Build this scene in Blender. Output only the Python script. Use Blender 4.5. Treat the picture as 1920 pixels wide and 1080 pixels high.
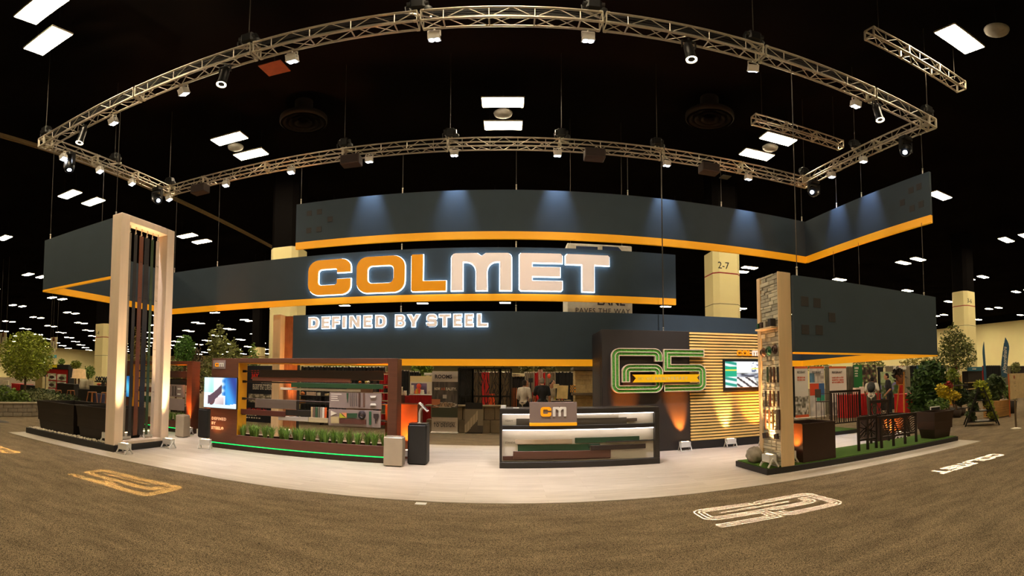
import bpy, math, random
from mathutils import Vector, Matrix, geometry
from math import sin, cos, pi, radians, tan, atan2, hypot
random.seed(7)
for o in list(bpy.data.objects): bpy.data.objects.remove(o)
SC = bpy.context.scene
COL = SC.collection

# ------------------------------------------------------------------ camera, world, exposure
# The photograph is a stitched panorama: an equirectangular camera, 1.55 m above the carpet.
FU, FV, CX, CY, PITCH, ROLL, YAW, HC = 888.14, 935.48, 953.458, 679.208, .0474, .0030, .0052, 1.55
cd = bpy.data.cameras.new('camera'); cam = bpy.data.objects.new('camera', cd); COL.objects.link(cam)
cd.type = 'PANO'; cd.panorama_type = 'EQUIRECTANGULAR'
cd.longitude_min = -CX / FU; cd.longitude_max = (1920 - CX) / FU
cd.latitude_max = CY / FV; cd.latitude_min = -(1080 - CY) / FV
cd.clip_start = .05; cd.clip_end = 400
cam.location = (0, 0, HC)
cam.matrix_world = Matrix.Translation((0, 0, HC)) @ Matrix.Rotation(-YAW, 4, 'Z') @ Matrix.Rotation(PITCH, 4, 'X') @ Matrix.Rotation(-ROLL, 4, 'Y') @ Matrix.Rotation(pi / 2, 4, 'X')
SC.camera = cam
w = bpy.data.worlds.new('hall_air'); SC.world = w; w.use_nodes = True
w.node_tree.nodes['Background'].inputs[0].default_value = (.9, .8, .65, 1)
w.node_tree.nodes['Background'].inputs[1].default_value = .004
SC.view_settings.view_transform = 'Standard'; SC.view_settings.look = 'None'
SC.view_settings.gamma = 1; SC.view_settings.use_curve_mapping = False
SC.view_settings.exposure = 0.0
try:
    SC.cycles.use_denoising = True
    SC.cycles.max_bounces = 6; SC.cycles.diffuse_bounces = 3; SC.cycles.glossy_bounces = 3
    SC.cycles.transmission_bounces = 4; SC.cycles.transparent_max_bounces = 6
    SC.cycles.caustics_reflective = False; SC.cycles.caustics_refractive = False
    SC.cycles.sample_clamp_indirect = 4.0
    SC.cycles.use_light_tree = True
except Exception: pass
HALL = 76.0            # radiance of a hall fixture's diffuser
WARM = (1.0, .82, .54)  # colour of the hall fixtures

def ray(x, y):
    u = (x - CX) / FU; v = tan(-(y - CY) / FV)
    d = Vector((sin(u), cos(u), v))
    c, s = cos(ROLL), sin(ROLL); d = Vector((c * d.x - s * d.z, d.y, s * d.x + c * d.z))
    c, s = cos(PITCH), sin(PITCH); d = Vector((d.x, c * d.y - s * d.z, s * d.y + c * d.z))
    c, s = cos(-YAW), sin(-YAW); return Vector((c * d.x - s * d.y, s * d.x + c * d.y, d.z))
def atY(x, y, Y):      # the point of the hall seen at photo pixel (x, y) in the vertical plane at depth Y
    d = ray(x, y); k = Y / d.y; return Vector((d.x * k, Y, HC + d.z * k))
def atX(x, y, X):
    d = ray(x, y); k = X / d.x; return Vector((X, d.y * k, HC + d.z * k))
def atZ(x, y, z=0):
    d = ray(x, y); k = (z - HC) / d.z; return Vector((d.x * k, d.y * k, z))

# ------------------------------------------------------------------ materials
def lin(c):
    c = c / 255.0
    return c / 12.92 if c <= .04045 else ((c + .055) / 1.055) ** 2.4
def rgb(c): return (lin(c[0]), lin(c[1]), lin(c[2]), 1)
MATS = {}
def mat(name, c=(128, 128, 128), rough=.6, metal=0.0, emit=0.0, var=.12, scale=6.0, stretch=(1, 1, 1), bump=0.0, coat=0.0, sheen=0.0, isl=0.0, vcol=False, trans=0.0, ecol=None, spec=None):
    if name in MATS: return MATS[name]
    m = bpy.data.materials.new(name); m.use_nodes = True; MATS[name] = m
    nt = m.node_tree; N = nt.nodes; Lk = nt.links; p = N['Principled BSDF']
    p.inputs['Roughness'].default_value = rough; p.inputs['Metallic'].default_value = metal
    col = rgb(c); p.inputs['Base Color'].default_value = col
    if coat: p.inputs['Coat Weight'].default_value = coat
    if sheen: p.inputs['Sheen Weight'].default_value = sheen; p.inputs['Sheen Roughness'].default_value = .5
    if spec is not None: p.inputs['Specular IOR Level'].default_value = spec
    if trans: p.inputs['Transmission Weight'].default_value = trans
    src = None
    if vcol:
        a = N.new('ShaderNodeAttribute'); a.attribute_name = 'col'; src = a.outputs['Color']
    if (var or bump) and not vcol:
        tc = N.new('ShaderNodeTexCoord'); mp = N.new('ShaderNodeMapping'); mp.inputs['Scale'].default_value = stretch
        Lk.new(tc.outputs['Object'], mp.inputs[0]); nz = N.new('ShaderNodeTexNoise'); nz.inputs['Scale'].default_value = scale; nz.inputs['Detail'].default_value = 3
        Lk.new(mp.outputs[0], nz.inputs['Vector'])
        if var:
            r = N.new('ShaderNodeValToRGB'); r.color_ramp.elements[0].position = .3; r.color_ramp.elements[1].position = .7
            r.color_ramp.elements[0].color = tuple(x * (1 - var) for x in col[:3]) + (1,); r.color_ramp.elements[1].color = tuple(min(1, x * (1 + var)) for x in col[:3]) + (1,)
            Lk.new(nz.outputs['Fac'], r.inputs[0]); src = r.outputs['Color']
        if bump:
            b = N.new('ShaderNodeBump'); b.inputs['Strength'].default_value = bump; b.inputs['Distance'].default_value = .02
            Lk.new(nz.outputs['Fac'], b.inputs['Height']); Lk.new(b.outputs[0], p.inputs['Normal'])
    if isl:
        g = N.new('ShaderNodeNewGeometry'); h = N.new('ShaderNodeHueSaturation'); mr = N.new('ShaderNodeMapRange')
        mr.inputs['To Min'].default_value = 1 - isl; mr.inputs['To Max'].default_value = 1 + isl
        Lk.new(g.outputs['Random Per Island'], mr.inputs['Value']); Lk.new(mr.outputs[0], h.inputs['Value'])
        if src: Lk.new(src, h.inputs['Color'])
        else: h.inputs['Color'].default_value = col
        src = h.outputs['Color']
    if src: Lk.new(src, p.inputs['Base Color'])
    if emit:
        p.inputs['Emission Strength'].default_value = emit
        if vcol: Lk.new(src, p.inputs['Emission Color']); Lk.new(N.new('ShaderNodeRGB').outputs[0], p.inputs['Base Color']); 
        else: p.inputs['Emission Color'].default_value = (ecol + (1,)) if ecol else col
        if vcol: N[-1].outputs[0].default_value = (.01, .01, .01, 1)
    return m

# ------------------------------------------------------------------ mesh builder
ORG = {}
class MB:
    def __init__(s): s.v = []; s.f = []; s.mi = []; s.sm = []
    def add(s, vs, fs, m=0, smooth=False):
        b = len(s.v); s.v += [Vector(x) for x in vs]
        for f in fs: s.f.append([b + i for i in f]); s.mi.append(m); s.sm.append(smooth)
        return s
    def box(s, x0, x1, y0, y1, z0, z1, m=0):
        return s.add([(x0, y0, z0), (x1, y0, z0), (x1, y1, z0), (x0, y1, z0), (x0, y0, z1), (x1, y0, z1), (x1, y1, z1), (x0, y1, z1)],
              [(0, 3, 2, 1), (4, 5, 6, 7), (0, 1, 5, 4), (1, 2, 6, 5), (2, 3, 7, 6), (3, 0, 4, 7)], m)
    def bbox(s, x0, x1, y0, y1, z0, z1, b=.01, m=0):   # chamfered box
        x0, x1 = min(x0, x1), max(x0, x1); y0, y1 = min(y0, y1), max(y0, y1); z0, z1 = min(z0, z1), max(z0, z1)
        b = min(b, (x1 - x0) * .45, (y1 - y0) * .45, (z1 - z0) * .45)
        pts = []
        for i, sx in enumerate((-1, 1)):
            for j, sy in enumerate((-1, 1)):
                for k, sz in enumerate((-1, 1)):
                    x = (x0, x1)[i]; y = (y0, y1)[j]; z = (z0, z1)[k]
                    pts += [(x, y - sy * b, z - sz * b), (x - sx * b, y, z - sz * b), (x - sx * b, y - sy * b, z)]
        I = lambda i, j, k, a: (i * 4 + j * 2 + k) * 3 + a
        fs = []
        for i in (0, 1):
            q = [I(i, 0, 0, 0), I(i, 1, 0, 0), I(i, 1, 1, 0), I(i, 0, 1, 0)]; fs.append(q if i else q[::-1])
            q = [I(0, i, 0, 1), I(1, i, 0, 1), I(1, i, 1, 1), I(0, i, 1, 1)]; fs.append(q[::-1] if i else q)
            q = [I(0, 0, i, 2), I(1, 0, i, 2), I(1, 1, i, 2), I(0, 1, i, 2)]; fs.append(q if i else q[::-1])
        for a in (0, 1):
            for c in (0, 1):
                fs.append([I(a, c, 0, 0), I(a, c, 1, 0), I(a, c, 1, 1), I(a, c, 0, 1)])
                fs.append([I(0, a, c, 1), I(1, a, c, 1), I(1, a, c, 2), I(0, a, c, 2)])
                fs.append([I(a, 0, c, 0), I(a, 1, c, 0), I(a, 1, c, 2), I(a, 0, c, 2)])
        for i in (0, 1):
            for j in (0, 1):
                for k in (0, 1): fs.append([I(i, j, k, 0), I(i, j, k, 1), I(i, j, k, 2)])
        return s.add(pts, fs, m)
    def frame(s, p0, p1, up=None):
        d = (Vector(p1) - Vector(p0)); L = d.length; d.normalize()
        u = Vector(up) if up else (Vector((0, 0, 1)) if abs(d.z) < .95 else Vector((0, 1, 0)))
        a = d.cross(u).normalized(); return d, a, a.cross(d), L
    def cyl(s, p0, p1, r0, r1=None, n=10, m=0, cap=True, smooth=True):
        r1 = r0 if r1 is None else r1
        d, a, b, L = s.frame(p0, p1); p0 = Vector(p0); p1 = Vector(p1)
        vs = []
        for p, r in ((p0, r0), (p1, r1)):
            for i in range(n): t = 2 * pi * i / n; vs.append(p + (a * cos(t) + b * sin(t)) * r)
        s.add(vs, [(i, (i + 1) % n, n + (i + 1) % n, n + i) for i in range(n)], m, smooth)
        if cap: s.add(vs, [list(range(n))[::-1], list(range(n, 2 * n))], m)
        return s
    def bar(s, p0, p1, w, h, m=0, up=None):   # rectangular bar from p0 to p1
        d, a, b, L = s.frame(p0, p1, up); p0 = Vector(p0); p1 = Vector(p1); a = a * (w / 2); b = b * (h / 2)
        vs = [p + q for p in (p0, p1) for q in (-a - b, a - b, a + b, -a + b)]
        return s.add(vs, [(0, 1, 2, 3)[::-1], (4, 5, 6, 7), (0, 1, 5, 4), (1, 2, 6, 5), (2, 3, 7, 6), (3, 0, 4, 7)], m)
    def tube(s, pts, r, n=8, m=0):
        for i in range(len(pts) - 1): s.cyl(pts[i], pts[i + 1], r if not isinstance(r, (list, tuple)) else r[i], r if not isinstance(r, (list, tuple)) else r[i + 1], n, m)
        return s
    def lathe(s, prof, c=(0, 0, 0), n=20, m=0, axis=None):
        c = Vector(c); R = Matrix.Identity(3)
        if axis: R = Vector((0, 0, 1)).rotation_difference(Vector(axis)).to_matrix()
        vs = [c + R @ Vector((r * cos(2 * pi * i / n), r * sin(2 * pi * i / n), z)) for r, z in prof for i in range(n)]
        fs = [(j * n + i, j * n + (i + 1) % n, (j + 1) * n + (i + 1) % n, (j + 1) * n + i) for j in range(len(prof) - 1) for i in range(n)]
        return s.add(vs, fs, m, True)
    def ball(s, c, r, n=10, k=7, m=0, R=None):
        r = Vector((r, r, r)) if not isinstance(r, (tuple, list)) else Vector(r); c = Vector(c)
        vs = []; fs = []
        for j in range(k + 1):
            t = pi * j / k
            for i in range(n):
                q = Vector((r.x * sin(t) * cos(2 * pi * i / n), r.y * sin(t) * sin(2 * pi * i / n), r.z * cos(t)))
                vs.append(c + (R @ q if R else q))
        for j in range(k):
            for i in range(n): fs.append((j * n + i, (j + 1) * n + i, (j + 1) * n + (i + 1) % n, j * n + (i + 1) % n))
        return s.add(vs, fs, m, True)
    def prism(s, loops, T, d, m=0, ms=None):
        # outline loops (outer, then holes) in 2-D; T(x, y, z) maps to the hall, z from 0 (front) to d (back)
        ms = m if ms is None else ms
        P = [[Vector((x, y, 0)) for x, y in L] for L in loops]; flat = [q for L in P for q in L]
        tri = geometry.tessellate_polygon(P)
        s.add([T(q.x, q.y, 0) for q in flat], [t for t in tri], m)
        if d:
            s.add([T(q.x, q.y, d) for q in flat], [t[::-1] for t in tri], ms)
            for L in P:
                n = len(L)
                s.add([T(q.x, q.y, z) for z in (0, d) for q in L], [(i, (i + 1) % n, n + (i + 1) % n, n + i) for i in range(n)], ms)
        return s
    def obj(s, name, mats, parent=None, **tags):
        me = bpy.data.meshes.new(name); o = bpy.data.objects.new(name, me); COL.objects.link(o)
        if parent is not None: org = ORG[parent.name]; o.parent = parent
        else:
            xs = [v.x for v in s.v]; ys = [v.y for v in s.v]; zs = [v.z for v in s.v]
            org = Vector(((min(xs) + max(xs)) / 2, (min(ys) + max(ys)) / 2, min(zs))); o.location = org
        ORG[o.name] = org
        me.from_pydata([v - org for v in s.v], [], s.f)
        if not isinstance(mats, (list, tuple)): mats = [mats]
        for m in mats: me.materials.append(m)
        me.polygons.foreach_set('material_index', s.mi); me.polygons.foreach_set('use_smooth', s.sm)
        me.update()
        if s.fixn:
            import bmesh
            bm = bmesh.new(); bm.from_mesh(me); bmesh.ops.recalc_face_normals(bm, faces=bm.faces); bm.to_mesh(me); bm.free()
        tag(o, **tags); return o
    fixn = False
def tag(o, label=None, cat=None, group=None, kind=None):
    if label: o['label'] = label
    if cat: o['category'] = cat
    if group: o['group'] = group
    if kind: o['kind'] = kind
    return o
def thing(name, label, cat, loc, group=None):
    o = bpy.data.objects.new(name, None); COL.objects.link(o); o.location = loc; o.empty_display_size = .1
    ORG[o.name] = Vector(loc); return tag(o, label, cat, group)
def part(name, parent):   # an Empty part that holds sub-parts
    o = bpy.data.objects.new(name, None); COL.objects.link(o); o.parent = parent; ORG[o.name] = ORG[parent.name]; o.empty_display_size = .05; return o
KIDS = {}
def dup(root, loc, rotz=None, label=None, group=None):
    kids = root.children
    r = root.copy(); COL.objects.link(r); r.location = loc; ORG[r.name] = Vector(loc)
    if rotz is not None: r.rotation_euler = (r.rotation_euler[0], r.rotation_euler[1], rotz)
    tag(r, label, None, group)
    for ch in kids:
        c = ch.copy(); COL.objects.link(c); c.parent = r
        for g in ch.children: d = g.copy(); COL.objects.link(d); d.parent = c
    return r
def share(name, src, parent, loc=None, M=None):   # another object on the same mesh
    o = bpy.data.objects.new(name, src.data); COL.objects.link(o); o.parent = parent
    if M is not None: o.matrix_local = M
    elif loc is not None: o.location = loc
    ORG[o.name] = ORG[parent.name]; return o
def text(body, size, loc, m, parent=None, name='lettering', rot=(pi / 2, 0, 0), ext=.002, off=0.0, align='LEFT', sx=1.0, spacing=1.0, ay='BOTTOM_BASELINE', width=None):
    c = bpy.data.curves.new(name, 'FONT'); c.body = body; c.size = size; c.extrude = ext; c.offset = off; c.align_x = align; c.align_y = ay; c.space_character = spacing; c.resolution_u = 2
    tmp = bpy.data.objects.new('tmp', c); COL.objects.link(tmp); dg = bpy.context.evaluated_depsgraph_get(); dg.update()
    me = bpy.data.meshes.new_from_object(tmp.evaluated_get(dg)); me.name = name; bpy.data.objects.remove(tmp); bpy.data.curves.remove(c)
    me.materials.clear(); me.materials.append(m); o = bpy.data.objects.new(name, me); COL.objects.link(o)
    if width:
        k = width / max(.01, max(v.co.x for v in me.vertices) - min(v.co.x for v in me.vertices)); sx = k
    o.rotation_euler = rot; o.scale = (sx, 1, 1); loc = Vector(loc)
    if parent is not None and len(body) > 1: o['kind'] = 'stuff'   # small print, joined
    if parent is not None: o.parent = parent; o.location = loc - ORG[parent.name]; ORG[o.name] = ORG[parent.name]
    else: o.location = loc
    return o
def canvas(name, w, h, loc, f, m, parent=None, rotz=0.0, res=(24, 16), double=False, **tags):
    # a flat print or screen: a fine grid of coloured cells, facing -Y before the turn about Z; loc = lower left corner
    nx, ny = res; me = bpy.data.meshes.new(name)
    R = Matrix.Rotation(rotz, 3, 'Z')
    vs = []; fs = []; cols = []
    for j in range(ny):
        for i in range(nx):
            b = len(vs)
            for (a, c) in ((i, j), (i + 1, j), (i + 1, j + 1), (i, j + 1)): vs.append(R @ Vector((w * a / nx, 0, h * c / ny)))
            fs.append((b, b + 1, b + 2, b + 3)); cc = f((i + .5) / nx, (j + .5) / ny); cc = rgb(cc); cols += [cc] * 4
    b = len(vs)   # a thin back so the print has a thickness
    for (a, c) in ((0, 0), (1, 0), (1, 1), (0, 1)): vs.append(R @ Vector((w * a, .006, h * c)))
    fs.append((b + 3, b + 2, b + 1, b)); cols += [(.3, .3, .3, 1)] * 4
    me.from_pydata(vs, [], fs); at = me.attributes.new('col', 'FLOAT_COLOR', 'CORNER')
    at.data.foreach_set('color', [x for c in cols for x in c]); me.materials.append(m)
    o = bpy.data.objects.new(name, me); COL.objects.link(o); loc = Vector(loc)
    if parent is not None: o.parent = parent; o.location = loc - ORG[parent.name]; ORG[o.name] = ORG[parent.name]
    else: o.location = loc; ORG[o.name] = loc
    return tag(o, **tags)
def spot(name, loc, target, power, color, angle, blend=.5, radius=.04, parent=None):
    l = bpy.data.lights.new(name, 'SPOT'); l.energy = power; l.color = color; l.spot_size = radians(angle); l.spot_blend = blend; l.shadow_soft_size = radius
    o = bpy.data.objects.new(name, l); COL.objects.link(o)
    q = (Vector(target) - Vector(loc)).to_track_quat('-Z', 'Y'); o.rotation_euler = q.to_euler(); o.location = loc
    if parent is not None: o.parent = parent; o.location = Vector(loc) - ORG[parent.name]
    return o
def arcpath(pts, radii, n=6):   # polyline with rounded corners
    out = [Vector(pts[0])]
    for i in range(1, len(pts) - 1):
        p = Vector(pts[i]); r = radii[i] if isinstance(radii, (list, tuple)) else radii
        if r <= 0: out.append(p); continue
        a = (Vector(pts[i - 1]) - p).normalized(); b = (Vector(pts[i + 1]) - p).normalized()
        half = a.angle(b) / 2; t = r / tan(half); c = p + (a + b).normalized() * (r / sin(half))
        p0 = p + a * t - c; p1 = p + b * t - c
        for k in range(n + 1):
            f = k / n; w0 = p0.lerp(p1, f); out.append(c + w0.normalized() * r)
    out.append(Vector(pts[-1])); return out
def offset_line(path, d):       # mitred offset of an open 2-D polyline, positive = left
    out = []; n = len(path)
    for i in range(n):
        t0 = (path[i] - path[i - 1]).normalized() if i else None; t1 = (path[i + 1] - path[i]).normalized() if i < n - 1 else None
        if t0 is None: t0 = t1
        if t1 is None: t1 = t0
        nrm = Vector((-(t0 + t1).y, (t0 + t1).x)).normalized(); c = max(.3, nrm.dot(Vector((-t0.y, t0.x))))
        out.append(path[i] + nrm * (d / c))
    return out
def band(path, d0, d1): return [(p.x, p.y) for p in offset_line(path, d0)] + [(p.x, p.y) for p in offset_line(path, d1)][::-1]
def grow(loop, d):              # offset of a closed loop, outward for a counter-clockwise one
    P = []
    for q in loop:
        q = Vector(q)
        if not P or (q - P[-1]).length > 1e-4: P.append(q)
    if (P[0] - P[-1]).length < 1e-4: P.pop()
    n = len(P); out = []
    for i in range(n):
        t0 = (P[i] - P[i - 1]); t1 = (P[(i + 1) % n] - P[i])
        if t0.length < 1e-6 or t1.length < 1e-6: out.append(tuple(P[i])); continue
        t0.normalize(); t1.normalize(); nn = Vector((t0.y + t1.y, -(t0.x + t1.x)))
        if nn.length < 1e-4: nn = Vector((t0.y, -t0.x))
        nn.normalize(); c = max(.5, nn.dot(Vector((t0.y, -t0.x)))); q = P[i] + nn * (d / c); out.append((q.x, q.y))
    return out
def rrect(x0, y0, x1, y1, r, n=5, ccw=True):
    L = []
    for cx, cy, a in ((x1 - r, y0 + r, -90), (x1 - r, y1 - r, 0), (x0 + r, y1 - r, 90), (x0 + r, y0 + r, 180)):
        for k in range(n + 1): t = radians(a + 90 * k / n); L.append((cx + r * cos(t), cy + r * sin(t)))
    return L if ccw else L[::-1]
# ------------------------------------------------------------------ big lights that are not in a lamp's builder: none; every light sits in its fixture
M_ = mat
m_black = mat('black_paint', (22, 21, 20), .55); m_ceil = mat('ceiling_black', (19, 17, 17), .95, var=.3, scale=.4, spec=0.0)
m_cream = mat('cream_wall', (255, 238, 176), .8, var=.05, scale=.3)
m_alu = mat('truss_aluminium', (196, 186, 170), .38, metal=.85, var=.06, scale=20)
m_alu2 = mat('plate_aluminium', (215, 205, 185), .35, metal=.6, var=.05)
m_wire = mat('steel_wire', (84, 78, 70), .5, metal=.8, var=.05)
m_white = mat('white_plastic', (226, 222, 214), .45, var=.03)
m_blackm = mat('black_metal', (26, 25, 25), .35, metal=.3, var=.1)
m_yellow = mat('yellow_trim', (240, 160, 18), .5, var=.03, emit=.42)   # backlit edge
m_slate = mat('slate_fabric', (49, 64, 75), .75, var=.05, scale=2, bump=.03)
m_square = mat('dark_square_print', (38, 34, 34), .6)
m_orange = mat('orange_acrylic', (235, 150, 14), .4, var=.02, emit=.44)   # lit channel letters
m_creamL = mat('cream_acrylic', (242, 220, 204), .4, var=.02, emit=.5)
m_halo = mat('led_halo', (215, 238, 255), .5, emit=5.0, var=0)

# ------------------------------------------------------------------ the hall
def structure(mb, name, m, **k): return mb.obj(name, m, kind='structure', **k)
carp = mat('carpet_pile', (103, 88, 66), .95, var=.0)
nt = carp.node_tree; N = nt.nodes; Lk = nt.links; P = N['Principled BSDF']
tc = N.new('ShaderNodeTexCoord'); n1 = N.new('ShaderNodeTexNoise'); n1.inputs['Scale'].default_value = 165; n1.inputs['Detail'].default_value = 2; n1.inputs['Roughness'].default_value = .7
n2 = N.new('ShaderNodeTexNoise'); n2.inputs['Scale'].default_value = 1.6; n2.inputs['Detail'].default_value = 3
mp = N.new('ShaderNodeMapping'); mp.inputs['Scale'].default_value = (1, 3.0, 1); Lk.new(tc.outputs['Object'], mp.inputs[0]); Lk.new(mp.outputs[0], n2.inputs['Vector'])
Lk.new(tc.outputs['Object'], n1.inputs['Vector'])
r1 = N.new('ShaderNodeValToRGB'); e = r1.color_ramp.elements; e[0].position = .42; e[0].color = rgb((34, 29, 19)); e[1].position = .58; e[1].color = rgb((172, 150, 120))
r2 = N.new('ShaderNodeValToRGB'); e = r2.color_ramp.elements; e[0].position = .3; e[0].color = (.7, .7, .7, 1); e[1].position = .7; e[1].color = (1.1, 1.1, 1.1, 1)
mx = N.new('ShaderNodeMix'); mx.data_type = 'RGBA'; mx.blend_type = 'MULTIPLY'; mx.inputs[0].default_value = 1
Lk.new(n1.outputs['Fac'], r1.inputs[0]); Lk.new(n2.outputs['Fac'], r2.inputs[0]); Lk.new(r1.outputs[0], mx.inputs[6]); Lk.new(r2.outputs[0], mx.inputs[7]); Lk.new(mx.outputs[2], P.inputs['Base Color'])
P.inputs['Specular IOR Level'].default_value = .1
structure(MB().box(-140, 76, -16, 152, -.1, 0), 'floor', carp)
structure(MB().box(-140, 76, -16, 152, 11.2, 11.3), 'ceiling', m_ceil)
structure(MB().box(-138.3, -138, -16, 152, 0, 10.7), 'wall_left', m_cream)
structure(MB().box(-138.3, -138, -16, 152, 10.7, 11.2), 'wall_left_upper', m_ceil)
structure(MB().box(69.5, 69.8, -16, 152, 0, 10.14), 'wall_right', m_cream)
structure(MB().box(69.5, 69.8, -16, 152, 10.14, 11.2), 'wall_right_upper', m_ceil)
structure(MB().box(-140, 76, 150, 150.3, 0, 10.7), 'wall_back', m_cream)
structure(MB().box(-140, 76, 150, 150.3, 10.7, 11.2), 'wall_back_upper', m_ceil)
structure(MB().box(-140, 76, -16.3, -16, 0, 11.2), 'wall_front', m_cream)

# white plank floor of the stand
pl = mat('white_planks', (226, 216, 200), .38, var=0)
nt = pl.node_tree; N = nt.nodes; Lk = nt.links; P = N['Principled BSDF']
tc = N.new('ShaderNodeTexCoord'); br = N.new('ShaderNodeTexBrick'); br.inputs['Scale'].default_value = 1; br.inputs['Brick Width'].default_value = 1.83; br.inputs['Row Height'].default_value = .178; br.inputs['Mortar Size'].default_value = .0015
br.inputs['Color1'].default_value = rgb((216, 204, 188)); br.inputs['Color2'].default_value = rgb((203, 190, 172)); br.inputs['Mortar'].default_value = rgb((170, 152, 130)); br.offset = .37
Lk.new(tc.outputs['Object'], br.inputs['Vector'])
mp = N.new('ShaderNodeMapping'); mp.inputs['Scale'].default_value = (.8, 14, 1); nz = N.new('ShaderNodeTexNoise'); nz.inputs['Scale'].default_value = 2.2; nz.inputs['Detail'].default_value = 5
Lk.new(tc.outputs['Object'], mp.inputs[0]); Lk.new(mp.outputs[0], nz.inputs['Vector'])
r1 = N.new('ShaderNodeValToRGB'); e = r1.color_ramp.elements; e[0].position = .3; e[0].color = (.76, .73, .7, 1); e[1].position = .58; e[1].color = (1, 1, 1, 1); Lk.new(nz.outputs['Fac'], r1.inputs[0])
mx = N.new('ShaderNodeMix'); mx.data_type = 'RGBA'; mx.blend_type = 'MULTIPLY'; mx.inputs[0].default_value = 1
Lk.new(br.outputs['Color'], mx.inputs[6]); Lk.new(r1.outputs[0], mx.inputs[7]); Lk.new(mx.outputs[2], P.inputs['Base Color'])
structure(MB().bbox(-11.1, 9.95, 6.42, 12.75, 0, .012, .004), 'floor_planks', pl)

# building columns: cream to a painted line, black above it
m_red = mat('red_paint', (170, 32, 24), .6)
def column(x, y, h, num, lab, w=1.32):
    c = thing('column', lab, 'column', (x, y, 0)); c['kind'] = 'structure'
    o = .22; a = w / 2
    L = [(-a + o, -a), (a - o, -a), (a, -a + o), (a, a - o), (a - o, a), (-a + o, a), (-a, a - o), (-a, -a + o)]
    T = lambda p, q, z: Vector((x + p, y + q, z))
    MB().prism([L], lambda p, q, z: T(p, q, z), h).obj('shaft', m_cream, c)
    MB().prism([[(p * .96, q * .96) for p, q in L]], lambda p, q, z: T(p, q, h + z), 11.2 - h).obj('upper_shaft', m_ceil, c)
    s = MB()
    for k in (h - 1.0,): s.prism([[(p * 1.006, q * 1.006) for p, q in L]], lambda p, q, z: T(p, q, k + z), .05)
    s.obj('red_line', m_red, c)
    j = MB(); j.prism([[(p * 1.004, q * 1.004) for p, q in L]], lambda p, q, z: T(p, q, h - 2.3 + z), .025); j.obj('joint', mat('joint_line', (120, 104, 74), .8), c)
    text(num, .42, (x - .25, y - a - .012, h - .8), m_black, c, align='CENTER', name='number')
column(9.35, 18.9, 7.15, '2-7', 'cream column with a red line and number plate 2-7 behind the hanging banner')
column(-9.25, 18.5, 7.15, '2-5', 'cream column rising behind the orange ribbed fin')
column(27.35, 18.7, 7.2, '3-6', 'cream column with number 3-6 above the tall tree by the yellow wall')
column(-27.2, 24.0, 5.35, '2-4', 'cream column with number 2-4 beside the wooden bar stools')
column(-26.6, 46.0, 5.2, '24', 'small far cream column above the brown display frame')

# ceiling fixtures on a 30 ft grid, two to a bay
m_led = mat('fixture_diffuser', (255, 244, 222), .5, emit=HALL, var=0, ecol=WARM)
m_house = mat('fixture_housing', (190, 184, 170), .5)
NUM = 'one two three four five six seven eight nine ten eleven twelve thirteen fourteen fifteen sixteen seventeen eighteen nineteen twenty twenty-one twenty-two twenty-three twenty-four twenty-five'.split()
def flabel(i, j, dy): return 'white LED ceiling panel, %s of its pair, row %s from the front, column %s' % ('farther' if dy else 'nearer', NUM[j + 1], NUM[i + 15])
def fixture(x, y, z=10.2):
    t = thing('ceiling_light', 'white rectangular LED panel hung below the black hall ceiling', 'ceiling light', (x, y, z), 'hall ceiling lights')
    h = MB(); h.bbox(x - .63, x + .63, y - .3, y + .3, z + .015, z + .07, .01)
    for sx in (-.45, .45): pass
    h.obj('housing', m_house, t)
    for sx in (-.45, .45): MB().cyl((x + sx, y, z + .07), (x + sx, y, 11.2), .006, n=4).obj('hanger', m_blackm, t)
    MB().box(x - .6, x + .6, y - .275, y + .275, z, z + .014).obj('diffuser', m_led, t); return t
L0 = None; FAR = MB(); FARH = MB()
for j in range(-1, 16):
    for i in range(-15, 9):
        x = -.12 + 9.144 * i
        for dy in (0, 1.5):
            x = -.12 + 9.144 * i; y = 4.45 + 9.12 * j + dy; D = hypot(x, y); az = atan2(x, y)
            if j < 0 and abs(i) > 3: continue
            if x < -137 or x > 66 or D > 168 or (az < -1.13 or az > 1.36) and D > 25: continue
            if j == 0 and i == 1 and dy == 0: continue       # this one is out
            if j == 0 and i == -1 and dy == 0: x, y = -8.2, 5.05
            if j > 3 and -.46 < az < .5 and j != 5: continue     # hidden behind the stand
            if D > 98 or az > 1.13 and D > 25: FAR.box(x - .6, x + .6, y - .275, y + .275, 10.2, 10.214); FARH.box(x - .63, x + .63, y - .3, y + .3, 10.215, 10.27); continue
            if L0 is None: L0 = fixture(x, y); L0['label'] = flabel(i, j, dy)
            else: dup(L0, (x, y, 10.2), label=flabel(i, j, dy))
t = FARH.obj('far_ceiling_lights', m_house, label='hundreds of tiny distant ceiling lights near the far walls', kind='stuff'); FAR.obj('diffusers', m_led, t, kind='stuff')
m_dome = mat('dome_grey', (150, 146, 138), .5)
for k, (x, y) in enumerate(((-.12, 14.44), (-9.55, 14.43), (9.25, 14.48), (9.27, 5.1))):
    t = thing('ceiling_dome', ['grey round dome between the two centre ceiling lights', 'grey round dome between ceiling lights above the leftmost strips tower', 'grey round dome between two lights behind the short truss', 'grey round dome at top corner beside the large ceiling light'][k], 'dome', (x, y, 10.25))
    MB().lathe([(0, 10.2), (.18, 10.21), (.28, 10.27), (.3, 10.34), (.2, 10.42), (.04, 10.45)], (x, y, 0)).obj('dome_shell', m_dome, t)
    MB().cyl((x, y, 10.45), (x, y, 11.2), .02, n=6).obj('stem', m_blackm, t)
m_diff = mat('diffuser_brown', (26, 17, 13), .9)
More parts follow.
